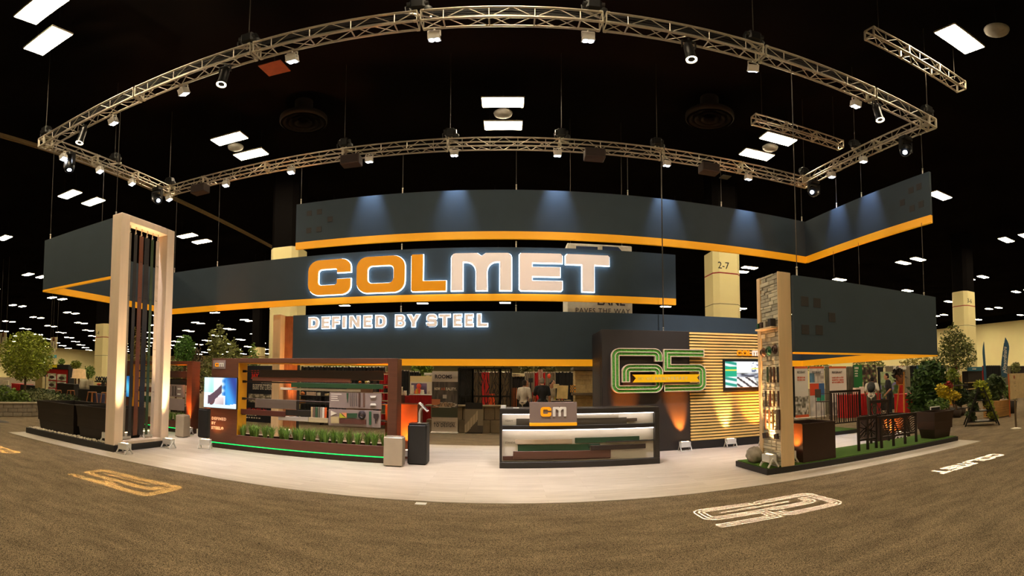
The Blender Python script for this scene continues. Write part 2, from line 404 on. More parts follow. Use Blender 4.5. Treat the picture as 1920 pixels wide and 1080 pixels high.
for k, (x, y) in enumerate(((-6.5, 13.8), (6.35, 13.5))):
    t = thing('air_diffuser', ['dark round air vent in the ceiling beside the left ceiling light pair', 'dark round air vent in the ceiling beside the right ceiling light pair'][k], 'air vent', (x, y, 10.3))
    MB().lathe([(.75, 10.3), (.79, 10.33), (.79, 10.5), (.3, 10.52), (.3, 11.2)], (x, y, 0), 28).obj('duct', m_diff, t)
    for r in (.68, .5, .3): MB().lathe([(r, 10.3), (r - .1, 10.42), (r - .13, 10.42), (r - .03, 10.3)], (x, y, 0), 28).obj('ring', m_diff, t)
b = thing('ceiling_beam', 'long beige double steel channel running along the ceiling at left', 'beam', (-15.2, 8, 10.3))
for dx in (0, .13): MB().box(-15.3 + dx, -15.24 + dx, 3, 45, 10.3, 10.42).obj('channel', mat('beam_beige', (150, 130, 96), .7), b)
t = MB().bbox(-6.15, -5.5, 10.2, 10.8, 10.28, 10.31, .005).obj('ceiling_panel', mat('panel_orange', (150, 80, 52), .7)); tag(t, 'flat orange square panel hung high behind the front truss', 'panel')
MB().cyl((-5.83, 10.5, 10.31), (-5.83, 10.5, 11.2), .01, n=5).obj('hanger', m_blackm, t)
t = MB().bbox(8.8, 9.2, 17.5, 17.9, 10.28, 10.31, .005).obj('ceiling_panel', mat('panel_grey', (120, 116, 108), .7)); tag(t, 'small grey square panel hung beneath the ceiling behind the back truss', 'panel')
MB().cyl((9, 17.7, 10.31), (9, 17.7, 11.2), .01, n=5).obj('hanger', m_blackm, t)

# ------------------------------------------------------------------ lighting truss
S = .255; RC = .025; ZB = 7.85
def truss_section(root, p0, p1, up, ninth, split, name='truss_section'):
    # box truss between chord corner p0 and p1 (lower near chord); side = horizontal normal, up = +Z
    p0 = Vector(p0); p1 = Vector(p1); d = (p1 - p0).normalized(); L = (p1 - p0).length; side = up; Z = Vector((0, 0, 1))
    sec = part(name, root)
    c4 = [Vector((0, 0, 0)), side * S, side * S + Z * S, Z * S]
    for c in c4: MB().cyl(p0 + c, p1 + c, RC, n=8).obj('chord', m_alu, sec)
    nb = max(2, round(L / .36)); st = L / nb; allb = MB()
    def brace(a, b, r=.0095):
        if split: MB().cyl(a, b, r, n=5).obj('brace', m_alu, sec)
        else: allb.cyl(a, b, r, n=5)
    for f in range(4):
        a, b = c4[f], c4[(f + 1) % 4]
        for k in range(nb):
            q0 = p0 + d * (st * k); q1 = p0 + d * (st * (k + 1))
            if f == 2 or f == 0 and k % 3 == 1: pass
            elif k % 2 == 0: brace(q0 + a, q1 + b)
            else: brace(q0 + b, q1 + a)
            if f == 0 and k % 2 == 1: brace(q0 + a, q0 + b, .014)
            if f == 3 and k % 2 == 1: brace(q0 + a, q0 + b)
    if not split: allb.obj('bracing', m_alu, sec, kind='stuff')
    # end plates
    for q in (p0, p1):
        pm = MB()
        for a, b in ((0, 1), (1, 2), (2, 3), (3, 0)): pm.bar(q + c4[a], q + c4[b], .05, .012, up=d)
        e = d * (.05 if q == p0 else -.05)
        for c in c4: pm.cyl(q + c, q + c + e, .032, n=8)
        pm.obj('end_plate', m_alu2, sec)
ring = thing('lighting_truss', 'aluminium box truss hung as a large rectangle above the trade show stand', 'truss', (-.87, 9.6, ZB))
xs = [-10.65, -7.2, -4.3, -1.36, 1.5, 4.35, 7.1, 8.93]
for a, b in zip(xs, xs[1:]): truss_section(ring, (a + .03, 6.9, ZB), (b - .03, 6.9, ZB), Vector((0, 1, 0)), 0, True)
xb = [-10.65, -9.2, -6.9, -4.45, -1.55, 1.4, 4.25, 6.7, 8.93]
for a, b in zip(xb, xb[1:]): truss_section(ring, (a + .02, 12.05, ZB), (b - .02, 12.05, ZB), Vector((0, 1, 0)), 0, False)
for x in (-10.9, 8.93):
    for a, b in ((7.16, 8.8), (8.84, 10.5), (10.54, 12.05)): truss_section(ring, (x, a, ZB), (x, b, ZB), Vector((1, 0, 0)), 0, False)
for x in (-10.9, 8.93):
    for y in (6.9, 12.05):
        c = MB()
        P8 = [Vector((x + i * S, y + j * S, ZB + k * S)) for i in (0, 1) for j in (0, 1) for k in (0, 1)]
        for i in range(8):
            for bit in (1, 2, 4):
                if not i & bit: c.cyl(P8[i], P8[i | bit], .032, n=8)
        for k in (0, S): c.bar((x, y, ZB + k), (x + S, y + S, ZB + k), .03, .02)
        c.obj('corner_block', m_alu2, ring)
# two short far trusses
for k, (x0, x1, y, z) in enumerate(((6.75, 10.05, 11.3, 9.2), (6.7, 10.0, 6.5, 9.3))):
    t = thing('short_truss', ['short dim truss hanging behind the right run of the ring', 'short dim truss hanging high in the top right of the hall'][k], 'truss', (x0, y, z))
    n = 3
    for i in range(n): truss_section(t, (x0 + (x1 - x0) * i / n + .01, y, z), (x0 + (x1 - x0) * (i + 1) / n - .01, y, z), Vector((0, 1, 0)), 0, False)
    for x in (x0 + .3, x1 - .3): MB().cyl((x, y + .13, z + S), (x, y + .13, 11.2), .008, n=5).obj('wire', m_wire, t)

# chain hoists above the truss
def hoist(x, y, lab, big=1.0, tilt=0.0):
    z = ZB + S; t = thing('chain_hoist', lab, 'hoist', (x, y, z), 'chain hoists on the truss ring')
    b = MB(); b.bbox(x - .13 * big, x + .13 * big, y - .1, y + .1, z + .12, z + .38 * big, .04); b.cyl((x - .17 * big, y, z + .26), (x + .17 * big, y, z + .26), .085, n=12); b.obj('motor', m_blackm, t)
    MB().lathe([(.0, z + .04), (.07, z + .04), (.1, z + .16), (.09, z + .2)], (x + .14, y + .03, 0), 10).obj('chain_bag', m_black, t)
    h = MB(); h.bar((x - .05, y, z + .12), (x - .03, y, z - .02), .03, .03); h.bar((x + .05, y, z + .12), (x + .03, y, z - .02), .03, .03); h.bar((x - .2, y - .1, z + .02), (x + .2, y + .1, z + .02), .04, .04); h.obj('hook', m_alu2, t)
    MB().cyl((x, y, z + .38 * big), (x, y, 11.2), .009, n=5).obj('chain', m_wire, t)
    cb = MB(); cb.tube([(x - .1, y, z + .3), (x - .2, y - .05, z + .2), (x - .18, y - .05, z + .03), (x + .15, y - .02, z + .05)], .014, 5); cb.obj('cable', m_black, t)
for k, x in enumerate((-4.45, -1.5, 1.45, 4.1)): hoist(x, 12.18, ['chain hoist on the back truss, farthest to the left of four', 'chain hoist on the back truss left of the paired ceiling lights', 'chain hoist on the back truss right of the paired ceiling lights', 'chain hoist on the back truss above the long banner, rightmost of four'][k])
for k, (x, lab) in enumerate(((-10.75, 'chain hoist on the front left corner of the truss ring'), (-4.45, 'chain hoist on the front truss above the left spotlight'), (-1.4, 'chain hoist on the front truss at the top edge, left of centre'), (1.35, 'chain hoist on the front truss at the top edge, right of centre'), (4.2, 'chain hoist on the front truss above the right spotlight'), (9.02, 'chain hoist on the front right corner of the truss ring'))): hoist(x, 7.02, lab)
hoist(-10.77, 9.6, 'chain hoist midway along the left run of truss'); hoist(9.05, 9.7, 'chain hoist midway along the right run of truss')
hoist(-10.77, 12.18, 'chain hoist on the rear left corner of the truss'); hoist(9.05, 12.15, 'chain hoist on the rear right corner of the truss')
# cable loom lying on the front truss
cb = MB()
for k in range(4):
    pts = [Vector((x, 7.0 + .05 * k, ZB + S + .03 + .03 * random.random())) for x in [-10.5 + i * .65 for i in range(31)]]; cb.tube(pts, .012, 5)
tag(cb.obj('cable_loom', m_black), 'black cables lying along the top of the front truss', 'cables', kind='stuff')

# ------------------------------------------------------------------ stage lamps
m_lens = mat('par_lens', (225, 235, 255), .2, emit=30, var=0); m_wlens = mat('warm_lens', (255, 222, 170), .2, emit=25, var=0, ecol=(1, .8, .5))
m_parw = mat('par_white', (205, 200, 192), .4)
PWR = dict(par=260, front=330)
def par(x, y, lab, target, power, color=(.86, .9, 1), angle=38, blend=.6, z=ZB, group='small white lamps under the truss'):
    t = thing('par_light', lab, 'stage lamp', (x, y, z), group); ax = (Vector(target) - Vector((x, y, z - .22))).normalized(); c = Vector((x, y, z - .2))
    y1 = MB(); y1.bar((x - .1, y, z - .2), (x - .1, y, z - .06), .02, .012); y1.bar((x + .1, y, z - .2), (x + .1, y, z - .06), .02, .012); y1.bar((x - .1, y, z - .06), (x + .1, y, z - .06), .02, .012); y1.cyl((x, y, z - .06), (x, y, z + .02), .018, n=6); y1.obj('yoke', m_parw, t)
    d, a, b, _ = y1.frame(c, c + ax)
    h = MB(); h.bar(c - ax * .07, c + ax * .06, .19, .16); h.bar(c + ax * .05, c + ax * .075, .2, .17); h.obj('housing', m_parw, t)
    for i, j in ((-1, -1), (1, -1), (-1, 1), (1, 1)):
        q = c + ax * .079 + a * (i * .045) + b * (j * .038); MB().cyl(q, q + ax * .004, .036, n=10).obj('lens', m_lens, t)
    spot('beam', c + ax * .12, target, power, color, angle, blend, .05, t); return t
G = 'small white lamps under the front truss'
for k, (px, py) in enumerate(((209, 224), (341, 172), (545, 108), (813, 68), (1104, 64), (1415, 125), (1608, 193))):
    p = atY(px, py, 7.1); nm = ['first', 'second', 'third', 'fourth', 'fifth', 'sixth', 'seventh'][k]
    par(p.x, 7.155, nm + ' white LED lamp from the left under the front truss', ((-7.0, -5.2, -3.6, -1.0, 1.5, 5.6, 6.6)[k], (9.0, 9.6, 9.2, 9.4, 9.3, 10.9, 8.4)[k], (0, 0, .4, 0, .3, 1.6, 0)[k]), (800, 800, 1100, 1100, 1200, 1700, 600)[k], (1, .93, .97), 58, .8, group=G)
G = 'small white lamps under the back truss'
for k, px in enumerate((427, 548, 693, 852, 1045, 1249, 1401)):
    p = atY(px, 300, 12.1); nm = ['first', 'second', 'third', 'fourth', 'fifth', 'sixth', 'seventh'][k]
    if k < 2: par(p.x, 12.05, nm + ' white LED lamp from the left under the back truss', (p.x, 10.6, 0), 120, (1, .93, .9), 50, .8, group=G)
    else: par(p.x, 12.05, nm + ' white LED lamp from the left under the back truss', (p.x, 12.42, 5.2), 480, (.5, .68, 1), 46, 1.0, group=G)
G = 'small white lamps under the side trusses'
for k, (px, py) in enumerate(((115, 275), (182, 318), (242, 341), (326, 362))):
    p = atX(px, py, -10.77); p.y = min(p.y, 12.05); par(-10.645, p.y, ['first', 'second', 'third', 'fourth'][k] + ' white LED lamp under the left truss counted from the front', (-8.5, p.y, 0), 110, (1, .93, .88), 50, .8, group=G)
for k, (px, py) in enumerate(((1624, 294), (1565, 324))):
    p = atX(px, py, 9.05); par(8.93, p.y, ['nearer', 'farther'][k] + ' white LED lamp under the right truss run', (9.24, p.y, 5.0), 480, (.44, .6, 1), 46, 1.0, group=G)
def head(x, y, lab, aim, z=ZB):
    t = thing('moving_head', lab, 'stage lamp', (x, y, z), 'black moving head lamps'); aim = Vector(aim).normalized(); c = Vector((x, y, z - .42))
    MB().bbox(x - .15, x + .15, y - .12, y + .12, z - .16, z - .04, .02).obj('base', m_blackm, t)
    k = MB(); k.bar((x - .19, y, z - .16), (x - .19, y, z - .46), .05, .1); k.bar((x + .19, y, z - .16), (x + .19, y, z - .46), .05, .1); k.bar((x - .19, y, z - .18), (x + .19, y, z - .18), .1, .05); k.obj('yoke', m_blackm, t)
    MB().lathe([(0, -.2), (.1, -.19), (.15, -.08), (.16, .05), (.13, .2), (.12, .21)], c, 14, axis=aim).obj('lamp_head', m_blackm, t)
    MB().cyl(c + aim * .2, c + aim * .205, .06, n=12).obj('lens', m_lens, t)
head(-10.6, 7.75, 'black moving head lamp below the left truss near the front corner', (.35, -.2, -1)); head(-10.6, 11.4, 'black moving head lamp below the left truss near the rear corner', (.5, -.3, -.5))
head(9.0, 7.75, 'black moving head lamp below the right truss near the front corner', (-.5, -.3, -.6)); head(9.0, 11.6, 'black moving head lamp below the right truss near the rear corner', (-.6, -.4, -.3))
m_spk = mat('speaker_case', (52, 34, 28), .6)
for k, px in enumerate((376, 658, 1115, 1330)):
    p = atY(px, 310, 12.0); t = thing('truss_box', ['dark box slung under the back truss beside its left corner', 'dark box slung under the back truss above the banner logo squares', 'dark box slung under the back truss right of centre', 'dark box slung under the back truss near the right corner'][k], 'speaker', (p.x, 12.0, ZB - .35), 'boxes under the back truss')
    MB().bbox(p.x - .27, p.x + .27, 11.85, 12.2, ZB - .33, ZB - .05, .015).obj('case', m_spk, t); MB().box(p.x - .24, p.x + .24, 11.84, 11.848, ZB - .3, ZB - .08).obj('grille', mat('speaker_grille', (40, 27, 23), .8), t)
    [MB().bar((p.x + s, 12.05, ZB - .05), (p.x + s, 12.05, ZB + .02), .03, .02).obj('clamp', m_blackm, t) for s in (-.2, .2)]
# ------------------------------------------------------------------ letter shapes
def arc(cx, cy, r, a0, a1, n=5, ry=None): return [(cx + r * cos(radians(a0 + (a1 - a0) * k / n)), cy + (ry or r) * sin(radians(a0 + (a1 - a0) * k / n))) for k in range(n + 1)]
def glyph(ch):
    if ch == 'C':
        w = 1.16; r = .3
        return w, [[(w, .62)] + arc(w - .24, .76, .24, 0, 90) + arc(r, 1 - r, r, 90, 180) + arc(r, r, r, 180, 270) + arc(w - .24, .24, .24, 270, 360) + [(w, .43), (.8, .43)] + arc(.74, .33, .06, 0, -90, 3) + arc(.37, .37, .1, 270, 180, 3) + arc(.37, .64, .1, 180, 90, 3) + arc(.74, .68, .06, 90, 0, 3) + [(.8, .62)]]
    if ch == 'O': w = 1.33; return w, [rrect(0, 0, w, 1, .3, 7), rrect(.3, .25, w - .3, .75, .13, 5, False)]
    if ch == 'L': w = .96; return w, [[(.03, 0), (w, 0), (w, .27), (.32, .27), (.32, 1), (.03, 1), (0, .97), (0, .03)]]
    if ch == 'M':
        w = 1.67
        return w, [[(.0, .0), (.32, 0), (.32, .77)] + arc(.42, .5, .27, 90, 0, 5) + [(.69, 0), (1.0, 0)] + arc(1.26, .5, .27, 180, 90, 5)[0:] + [(1.35, .77), (1.35, 0), (w, 0)] + arc(w - .12, .88, .12, 0, 90, 3) + [(.96, 1), (.84, .92), (.72, 1)] + arc(.12, .88, .12, 90, 180, 3)]
    if ch == 'E': w = 1.19; return w, [[(.04, 0), (w - .04, 0), (w, .04), (w, .26), (.35, .26), (.35, .38), (1.13, .38), (1.13, .63), (.35, .63), (.35, .75), (w, .75), (w, .95), (w - .05, 1), (.04, 1), (0, .96), (0, .04)]]
    if ch == 'T': w = 1.2; return w, [[(.45, 0), (.78, 0), (.78, .73), (w, .73), (w, .96), (w - .04, 1), (.04, 1), (0, .96), (0, .73), (.45, .73)]]
    if ch == 'D2': return .84, [[(0, 0), (.46, 0)] + arc(.46, .38, .38, -90, 0) + arc(.46, .62, .38, 0, 90) + [(0, 1)], [(.25, .79), (.44, .79)] + arc(.44, .62, .15, 90, 0, 3) + arc(.44, .38, .15, 0, -90, 3) + [(.25, .21)]]
    if ch == 'E2': return .74, [[(0, 0), (.74, 0), (.74, .22), (.26, .22), (.26, .4), (.68, .4), (.68, .61), (.26, .61), (.26, .78), (.74, .78), (.74, 1), (0, 1)]]
    if ch == 'F2': return .72, [[(0, 0), (.26, 0), (.26, .38), (.66, .38), (.66, .6), (.26, .6), (.26, .78), (.72, .78), (.72, 1), (0, 1)]]
    if ch == 'I2': return .26, [[(0, 0), (.26, 0), (.26, 1), (0, 1)]]
    if ch == 'N2': return .86, [[(0, 0), (.25, 0), (.25, .6), (.6, 0), (.86, 0), (.86, 1), (.61, 1), (.61, .42), (.27, 1), (0, 1)]]
    if ch == 'B2': return .84, [[(0, 0), (.54, 0)] + arc(.54, .28, .28, -90, 75, 6) + arc(.52, .74, .26, -60, 90, 6) + [(0, 1)], [(.25, .8), (.48, .8)] + arc(.48, .71, .09, 90, -90, 4) + [(.25, .62)], [(.25, .42), (.5, .42)] + arc(.5, .31, .11, 90, -90, 4) + [(.25, .2)]]
    if ch == 'Y2': return .92, [[(.33, 0), (.59, 0), (.59, .38), (.92, 1), (.64, 1), (.46, .62), (.28, 1), (0, 1), (.33, .38)]]
    if ch == 'S2': pth = arcpath([Vector(q) for q in ((.7, .68), (.7, .88), (.12, .88), (.12, .5), (.72, .5), (.72, .12), (.1, .12), (.1, .3))], .15, 4); return .84, [band(pth, -.115, .115)]
    if ch == 'T2': return .84, [[(.29, 0), (.55, 0), (.55, .78), (.84, .78), (.84, 1), (0, 1), (0, .78), (.29, .78)]]
    if ch == 'L2': return .74, [[(0, 0), (.74, 0), (.74, .23), (.26, .23), (.26, 1), (0, 1)]]
    if ch == '.': return .2, [[(0, 0), (.2, 0), (.2, .2), (0, .2)]]
def letter(parent, ch, x, z, W, H, y, depth, face, side=None, halo=None, name=None, hg=.028, stand=.05):
    w, loops = glyph(ch); sx = W / w
    sa = lambda L: sum(L[i - 1][0] * L[i][1] - L[i][0] * L[i - 1][1] for i in range(len(L)))
    loops = [L if (sa(L) > 0) == (k == 0) else L[::-1] for k, L in enumerate(loops)]
    T = lambda p, q, d: Vector((x + p * sx, y + d, z + q * H)); o = MB()
    o.prism(loops, T, depth, 0, 1); f = o.obj(name or 'letter', [face, side or face], parent)
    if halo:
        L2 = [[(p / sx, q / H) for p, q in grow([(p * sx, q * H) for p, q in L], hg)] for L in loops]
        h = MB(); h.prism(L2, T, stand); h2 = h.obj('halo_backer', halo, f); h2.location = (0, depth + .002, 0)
    return f

# ------------------------------------------------------------------ hanging banners
def panel(parent, x0, y0, x1, y1, z0, z1, trim=.16, th=.07, n=1):
    # a straight banner wall seen on edge from (x0, y0) to (x1, y1)
    a = Vector((x0, y0, 0)); b = Vector((x1, y1, 0)); d = (b - a).normalized(); s = Vector((-d.y, d.x, 0)) * (th / 2)
    def slab(p, q, z0, z1, g=0):
        s2 = s * (1 + g); p = p.copy(); q = q.copy()
        return MB().add([p - s2 + Vector((0, 0, z0)), q - s2 + Vector((0, 0, z0)), q + s2 + Vector((0, 0, z0)), p + s2 + Vector((0, 0, z0)), p - s2 + Vector((0, 0, z1)), q - s2 + Vector((0, 0, z1)), q + s2 + Vector((0, 0, z1)), p + s2 + Vector((0, 0, z1))],
               [(0, 3, 2, 1), (4, 5, 6, 7), (0, 1, 5, 4), (1, 2, 6, 5), (2, 3, 7, 6), (3, 0, 4, 7)])
    slab(a, b, z0 + trim, z1).obj('banner_panel', m_slate, parent)
    if trim: slab(a, b, z0, z0 + trim - .001, .06).obj('yellow_trim', m_yellow, parent)
def squares(parent, pts, y, s=.155, axis='y'):
    for p in pts:
        m = MB()
        if axis == 'y': m.bbox(p[0] - s / 2, p[0] + s / 2, y - .006, y + .01, p[2] - s / 2, p[2] + s / 2, .003)
        else: m.bbox(y - .006, y + .01, p[1] - s / 2, p[1] + s / 2, p[2] - s / 2, p[2] + s / 2, .003)
        m.obj('logo_square', m_square, parent)
ub = thing('upper_banner', 'slate hanging banner with yellow lower edge, topmost, turning forward at its right end', 'hanging banner', (1.6, 12.3, 5.28), 'hanging banners')
panel(ub, -5.93, 12.3, 9.15, 12.3, 5.28, 6.64, .2); panel(ub, 9.15, 12.265, 9.15, 7.12, 5.28, 6.64, .2)
squares(ub, [atY(x, y, 12.265) for x, y in ((580, 400), (599, 397), (619, 411), (579, 432), (598, 430))], 12.265)
squares(ub, [atX(x, y, 9.115) for x, y in ((1723, 350), (1708, 357), (1692, 380), (1710, 391), (1727, 383))], 9.115, .17, 'x')
mbn = thing('name_banner', 'slate hanging banner carrying the large orange and cream COLMET letters', 'hanging banner', (-3, 12.3, 3.67), 'hanging banners')
panel(mbn, -10.6, 12.3, 4.63, 12.3, 3.67, 5.05, .17); panel(mbn, -10.6, 12.265, -10.6, 7.14, 3.67, 5.05, .17); panel(mbn, -10.635, 7.1, -7.62, 7.1, 3.67, 5.05, .05)
HZ0, HZ1 = 3.905, 4.86
for ch, a, b, m in (('C', 577.8, 656.8, m_orange), ('O', 668.5, 758.5, m_orange), ('L', 771, 836, m_orange), ('M', 846, 959, m_creamL), ('E', 974, 1054.5, m_creamL), ('T', 1061, 1143, m_creamL)):
    xa = atY(a, 520, 12.12).x; xb = atY(b, 520, 12.12).x
    letter(mbn, ch, xa, HZ0, xb - xa, HZ1 - HZ0, 12.12, .06, m, m, m_halo, hg=.017, stand=.03)
lb = thing('slogan_banner', 'slate hanging banner with small glowing DEFINED BY STEEL letters, lowest of three', 'hanging banner', (1.5, 12.3, 2.04), 'hanging banners')
panel(lb, -5.95, 12.3, 8.9, 12.3, 2.04, 3.4, .17); panel(lb, 8.9, 12.265, 8.9, 6.99, 2.04, 3.4, .17); panel(lb, 4.84, 6.95, 8.935, 6.95, 2.04, 3.4, .03)
squares(lb, [atY(x, y, 6.915) for x, y in ((1509, 565), (1532, 568), (1560, 595), (1510, 618), (1536, 619))], 6.915, .17)
p0 = atY(588, 616, 12.16).z; HS = atY(588, 595, 12.16).z - p0
for ch, a, b in (('D', 578.5, 597), ('E', 603, 618), ('F', 622.5, 636.5), ('I', 642, 648), ('N', 655, 674.5), ('E', 681.5, 696.5), ('D', 704, 723), ('B', 741, 759.5), ('Y', 764, 786.5), ('S', 800, 819), ('T', 823.5, 844), ('E', 850.5, 865.5), ('E', 872, 887), ('L', 895, 914)):
    xa = atY(a, 605, 12.16).x; xb = atY(b, 605, 12.16).x
    letter(lb, ch + '2', xa, p0, xb - xa, HS, 12.15, .03, m_creamL, m_creamL, m_halo, name='slogan_letter', hg=.015, stand=.02)
# suspension wires
def wire(x, y, z0, z1, lab, r=.007):
    t = thing('suspension_wire', lab, 'wire', (x, y, z0), 'steel wires holding the banners')
    MB().cyl((x, y, z0 + .1), (x, y, z1), r, n=5).obj('rope', m_wire, t)
    k = MB(); k.cyl((x, y, z0), (x, y, z0 + .12), .016, n=6); k.ball((x, y, z0 + .15), .022, 6, 4); k.obj('shackle', m_alu2, t)
for k, px in enumerate((565, 755, 968, 1177, 1352, 1502)):
    x = atY(px, 360, 12.3).x; nm = ['first', 'second', 'third', 'fourth', 'fifth', 'sixth'][k]
    wire(x, 12.3, 6.64, ZB, nm + ' wire from the left holding the topmost banner')
    if 0 < k < 3: wire(x, 12.3, 5.05, 5.28, nm + ' wire in the gap above the big letters'); wire(x, 12.3, 3.4, 3.67, nm + ' wire in the gap above the slogan')
for k, y in enumerate((10.7, 9.6, 7.35)): wire(9.15, y, 6.64, ZB, ['rear', 'middle', 'front'][k] + ' wire above the forward wing of the topmost banner')
for k, y in enumerate((10.7, 9.6, 7.3)): wire(8.97, y, 3.4, 5.28 if k else 5.28, ['rear', 'middle', 'front'][k] + ' wire between topmost banner wing and lower right box')
wire(4.95, 6.95, 3.4, ZB, 'long wire with a big shackle beside the stone pier', .009)
for k, (x, y) in enumerate(((-10.5, 7.15), (-7.9, 7.15), (-10.55, 9.0), (-10.5, 12.3), (-8.7, 12.3))): wire(x, y, 5.05, ZB, ['wire above the outer corner of the left banner box', 'wire beside the top of the white strip portal', 'wire above the left side of the banner box', 'wire at the rear left corner of the lettered banner', 'wire above the lettered banner right of the portal'][k])
wire(4.12, 11.9, 2.85, ZB, 'dark power cable hanging from the right of the back truss down to the wall', .016)

# ------------------------------------------------------------------ left platform with the strip portal
m_plat = mat('platform_black', (20, 18, 17), .5)
m_pale = mat('pale_wood', (230, 196, 150), .5, var=.05, scale=3, stretch=(4, 4, .3))
m_portal = mat('portal_white', (244, 220, 196), .5, var=.04, scale=3, stretch=(4, 4, .3))
m_pebble = mat('white_pebble', (222, 210, 190), .7, isl=.2, var=0)
pf = thing('black_platform', 'low black platform with white pebbles under the strip portal', 'platform', (-9.2, 7.8, 0))
q = MB(); q.bbox(-10.92, -7.42, 6.88, 8.72, .012, .15, .006); q.obj('deck', m_plat, pf)
pb = MB()
for k in range(900):
    x = random.uniform(-10.85, -7.5); y = random.choice((random.uniform(6.93, 7.2), random.uniform(6.93, 8.65))); r = random.uniform(.016, .034)
    pb.ball((x, y, .15 + r * .5), (r, r * .8, r * .6), 5, 3)
tag(pb.obj('white_pebbles', m_pebble), 'layer of small white pebbles on the black platform', 'pebbles', kind='stuff')
po = thing('strip_portal', 'tall pale wooden portal frame with six hanging coloured steel strips', 'portal', (-7.6, 7.8, .15))
X0, X1 = -7.72, -7.42; Y0, Y1 = 6.89, 8.66; ZT = 5.03
MB().bbox(X0, X1, Y0, Y0 + .26, .15, ZT, .008).obj('post', m_portal, po); MB().bbox(X0, X1, Y1 - .26, Y1, .15, ZT, .008).obj('post', m_portal, po)
MB().bbox(X0, X1, Y0 + .262, Y1 - .262, ZT - .16, ZT, .008).obj('lintel', m_portal, po); MB().bbox(X0, X1, Y0 + .262, Y1 - .262, .15, .22, .008).obj('base_beam', m_portal, po)
cols = [(128, 118, 104), (34, 33, 33), (104, 58, 38), (26, 26, 30), (44, 66, 40), (214, 196, 180)]
ns = ['dark bronze', 'black', 'rust brown', 'wide black', 'green', 'cream']
wd = [.09, .1, .13, .16, .09, .11]
for k in range(6):
    y = Y0 + .42 + k * .185; m = mat('strip_paint_%d' % k, cols[k], .4, metal=.1)
    s = MB(); s.bbox(-7.585, -7.575, y - wd[k] / 2, y + wd[k] / 2, .3, ZT - .33, .002)
    o = s.obj('steel_strip', m, po, label=ns[k] + ' steel strip')
    h = MB(); h.bar((-7.58, y - .02, ZT - .34), (-7.58, y + .01, ZT - .16), .012, .02); h.ball((-7.58, y, ZT - .3), .02, 6, 4); h.obj('hanging_clip', m_alu2, o)
    b2 = MB(); [b2.cyl((-7.574, y + dy, z), (-7.568, y + dy, z), .009, n=6) for z in (1.25, 2.2, 3.3, 4.1) for dy in (-.02, .02)]; b2.obj('bolt_heads', m_blackm, o, kind='stuff')
m_bronze = mat('bronze_planter', (58, 42, 34), .38, metal=.45, var=.1, scale=2); m_planter = mat('dark_planter', (44, 38, 34), .42, metal=.25, var=.08, scale=2)
m_soil = mat('soil', (30, 24, 20), .95)
def planter(x0, x1, y0, y1, z0, h, ti, lab, m=m_planter, th=.03, soil=True):
    # open box that narrows towards its foot by ti
    t = thing('planter', lab, 'planter', ((x0 + x1) / 2, (y0 + y1) / 2, z0)); o = MB()
    def rg(a, z): return [(x0 + a, y0 + a, z), (x1 - a, y0 + a, z), (x1 - a, y1 - a, z), (x0 + a, y1 - a, z)]
    L = [rg(ti, z0), rg(0, z0 + h), rg(th, z0 + h), rg(th + .01, z0 + h * .35)]
    vs = [v for r in L for v in r]; fs = [(3, 2, 1, 0)]
    for k in range(3): fs += [(k * 4 + i, k * 4 + (i + 1) % 4, k * 4 + 4 + (i + 1) % 4, k * 4 + 4 + i) for i in range(4)]
    fs.append((12, 13, 14, 15)); o.add(vs, fs); o.obj('shell', m, t)
    rim = MB(); R1 = rg(-.006, z0 + h + .002); [rim.bar(R1[i], R1[(i + 1) % 4], .02, .02) for i in range(4)]; rim.obj('rim', m, t)
    return t
planter(-10.62, -9.0, 7.0, 8.3, .15, .72, .1, 'dark tapered planter box on the black platform, the outer of two')
planter(-9.1 + .18, -7.8, 7.0, 8.3, .15, .72, .1, 'dark tapered planter box on the black platform, next to the portal')

# floor uplights
def uplight(x, y, z, rot, lab, target, power, color, angle=30, glow=(1, .62, .3)):
    t = thing('floor_uplight', lab, 'uplight', (x, y, z), 'white floor uplights'); R = Matrix.Rotation(rot, 3, 'Z'); P = lambda a, b, c: Vector((x, y, z)) + R @ Vector((a, b, c))
    tg = Vector(target); c = P(0, 0, .15)
    h = MB(); vs = [P(sx * .125, sy * .075, sz) for sz in (.09, .215) for sx, sy in ((-1, -1), (1, -1), (1, 1), (-1, 1))]; h.add(vs, [(0, 3, 2, 1), (4, 5, 6, 7), (0, 1, 5, 4), (1, 2, 6, 5), (2, 3, 7, 6), (3, 0, 4, 7)]); h.obj('housing', m_white, t)
    for s in (-1, 1):
        f = MB(); f.bar(P(s * .135, 0, .16), P(s * .135, -.11, .005), .015, .03); f.bar(P(s * .135, 0, .16), P(s * .135, .11, .005), .015, .03); f.obj('foot', m_white, t)
    MB().bar(P(-.135, -.1, .012), P(.135, -.1, .012), .02, .015).obj('crossbar', m_white, t)
    for k in (-1, 0, 1):
        q = P(k * .07, 0, .2155); MB().cyl(q, q + Vector((0, 0, .004)), .026, n=8).obj('lens', mat('uplight_lens_%d' % int(glow[1] * 100), (255, 200, 140), .3, emit=14, var=0, ecol=glow), t)
    spot('beam', P(0, 0, .235), target, power, color, angle, .7, .05, t); return t
AMB = (1, .26, .035); WRM = (1, .68, .36)
uplight(-7.17, 6.97, .012, 0, 'white floor uplight at the front right corner of the black platform', (-7.42, 7.03, 3.6), 900, WRM, 30, (1, .7, .4))
uplight(-7.2, 8.42, .012, 0, 'white floor uplight in front of the rear post of the portal', (-7.42, 8.52, 3.6), 900, WRM, 34, (1, .7, .4))
uplight(-7.85, 7.1, .15, 0, 'white floor uplight on the platform between planter and portal', (-7.66, 7.7, 2.5), 160, WRM, 40)
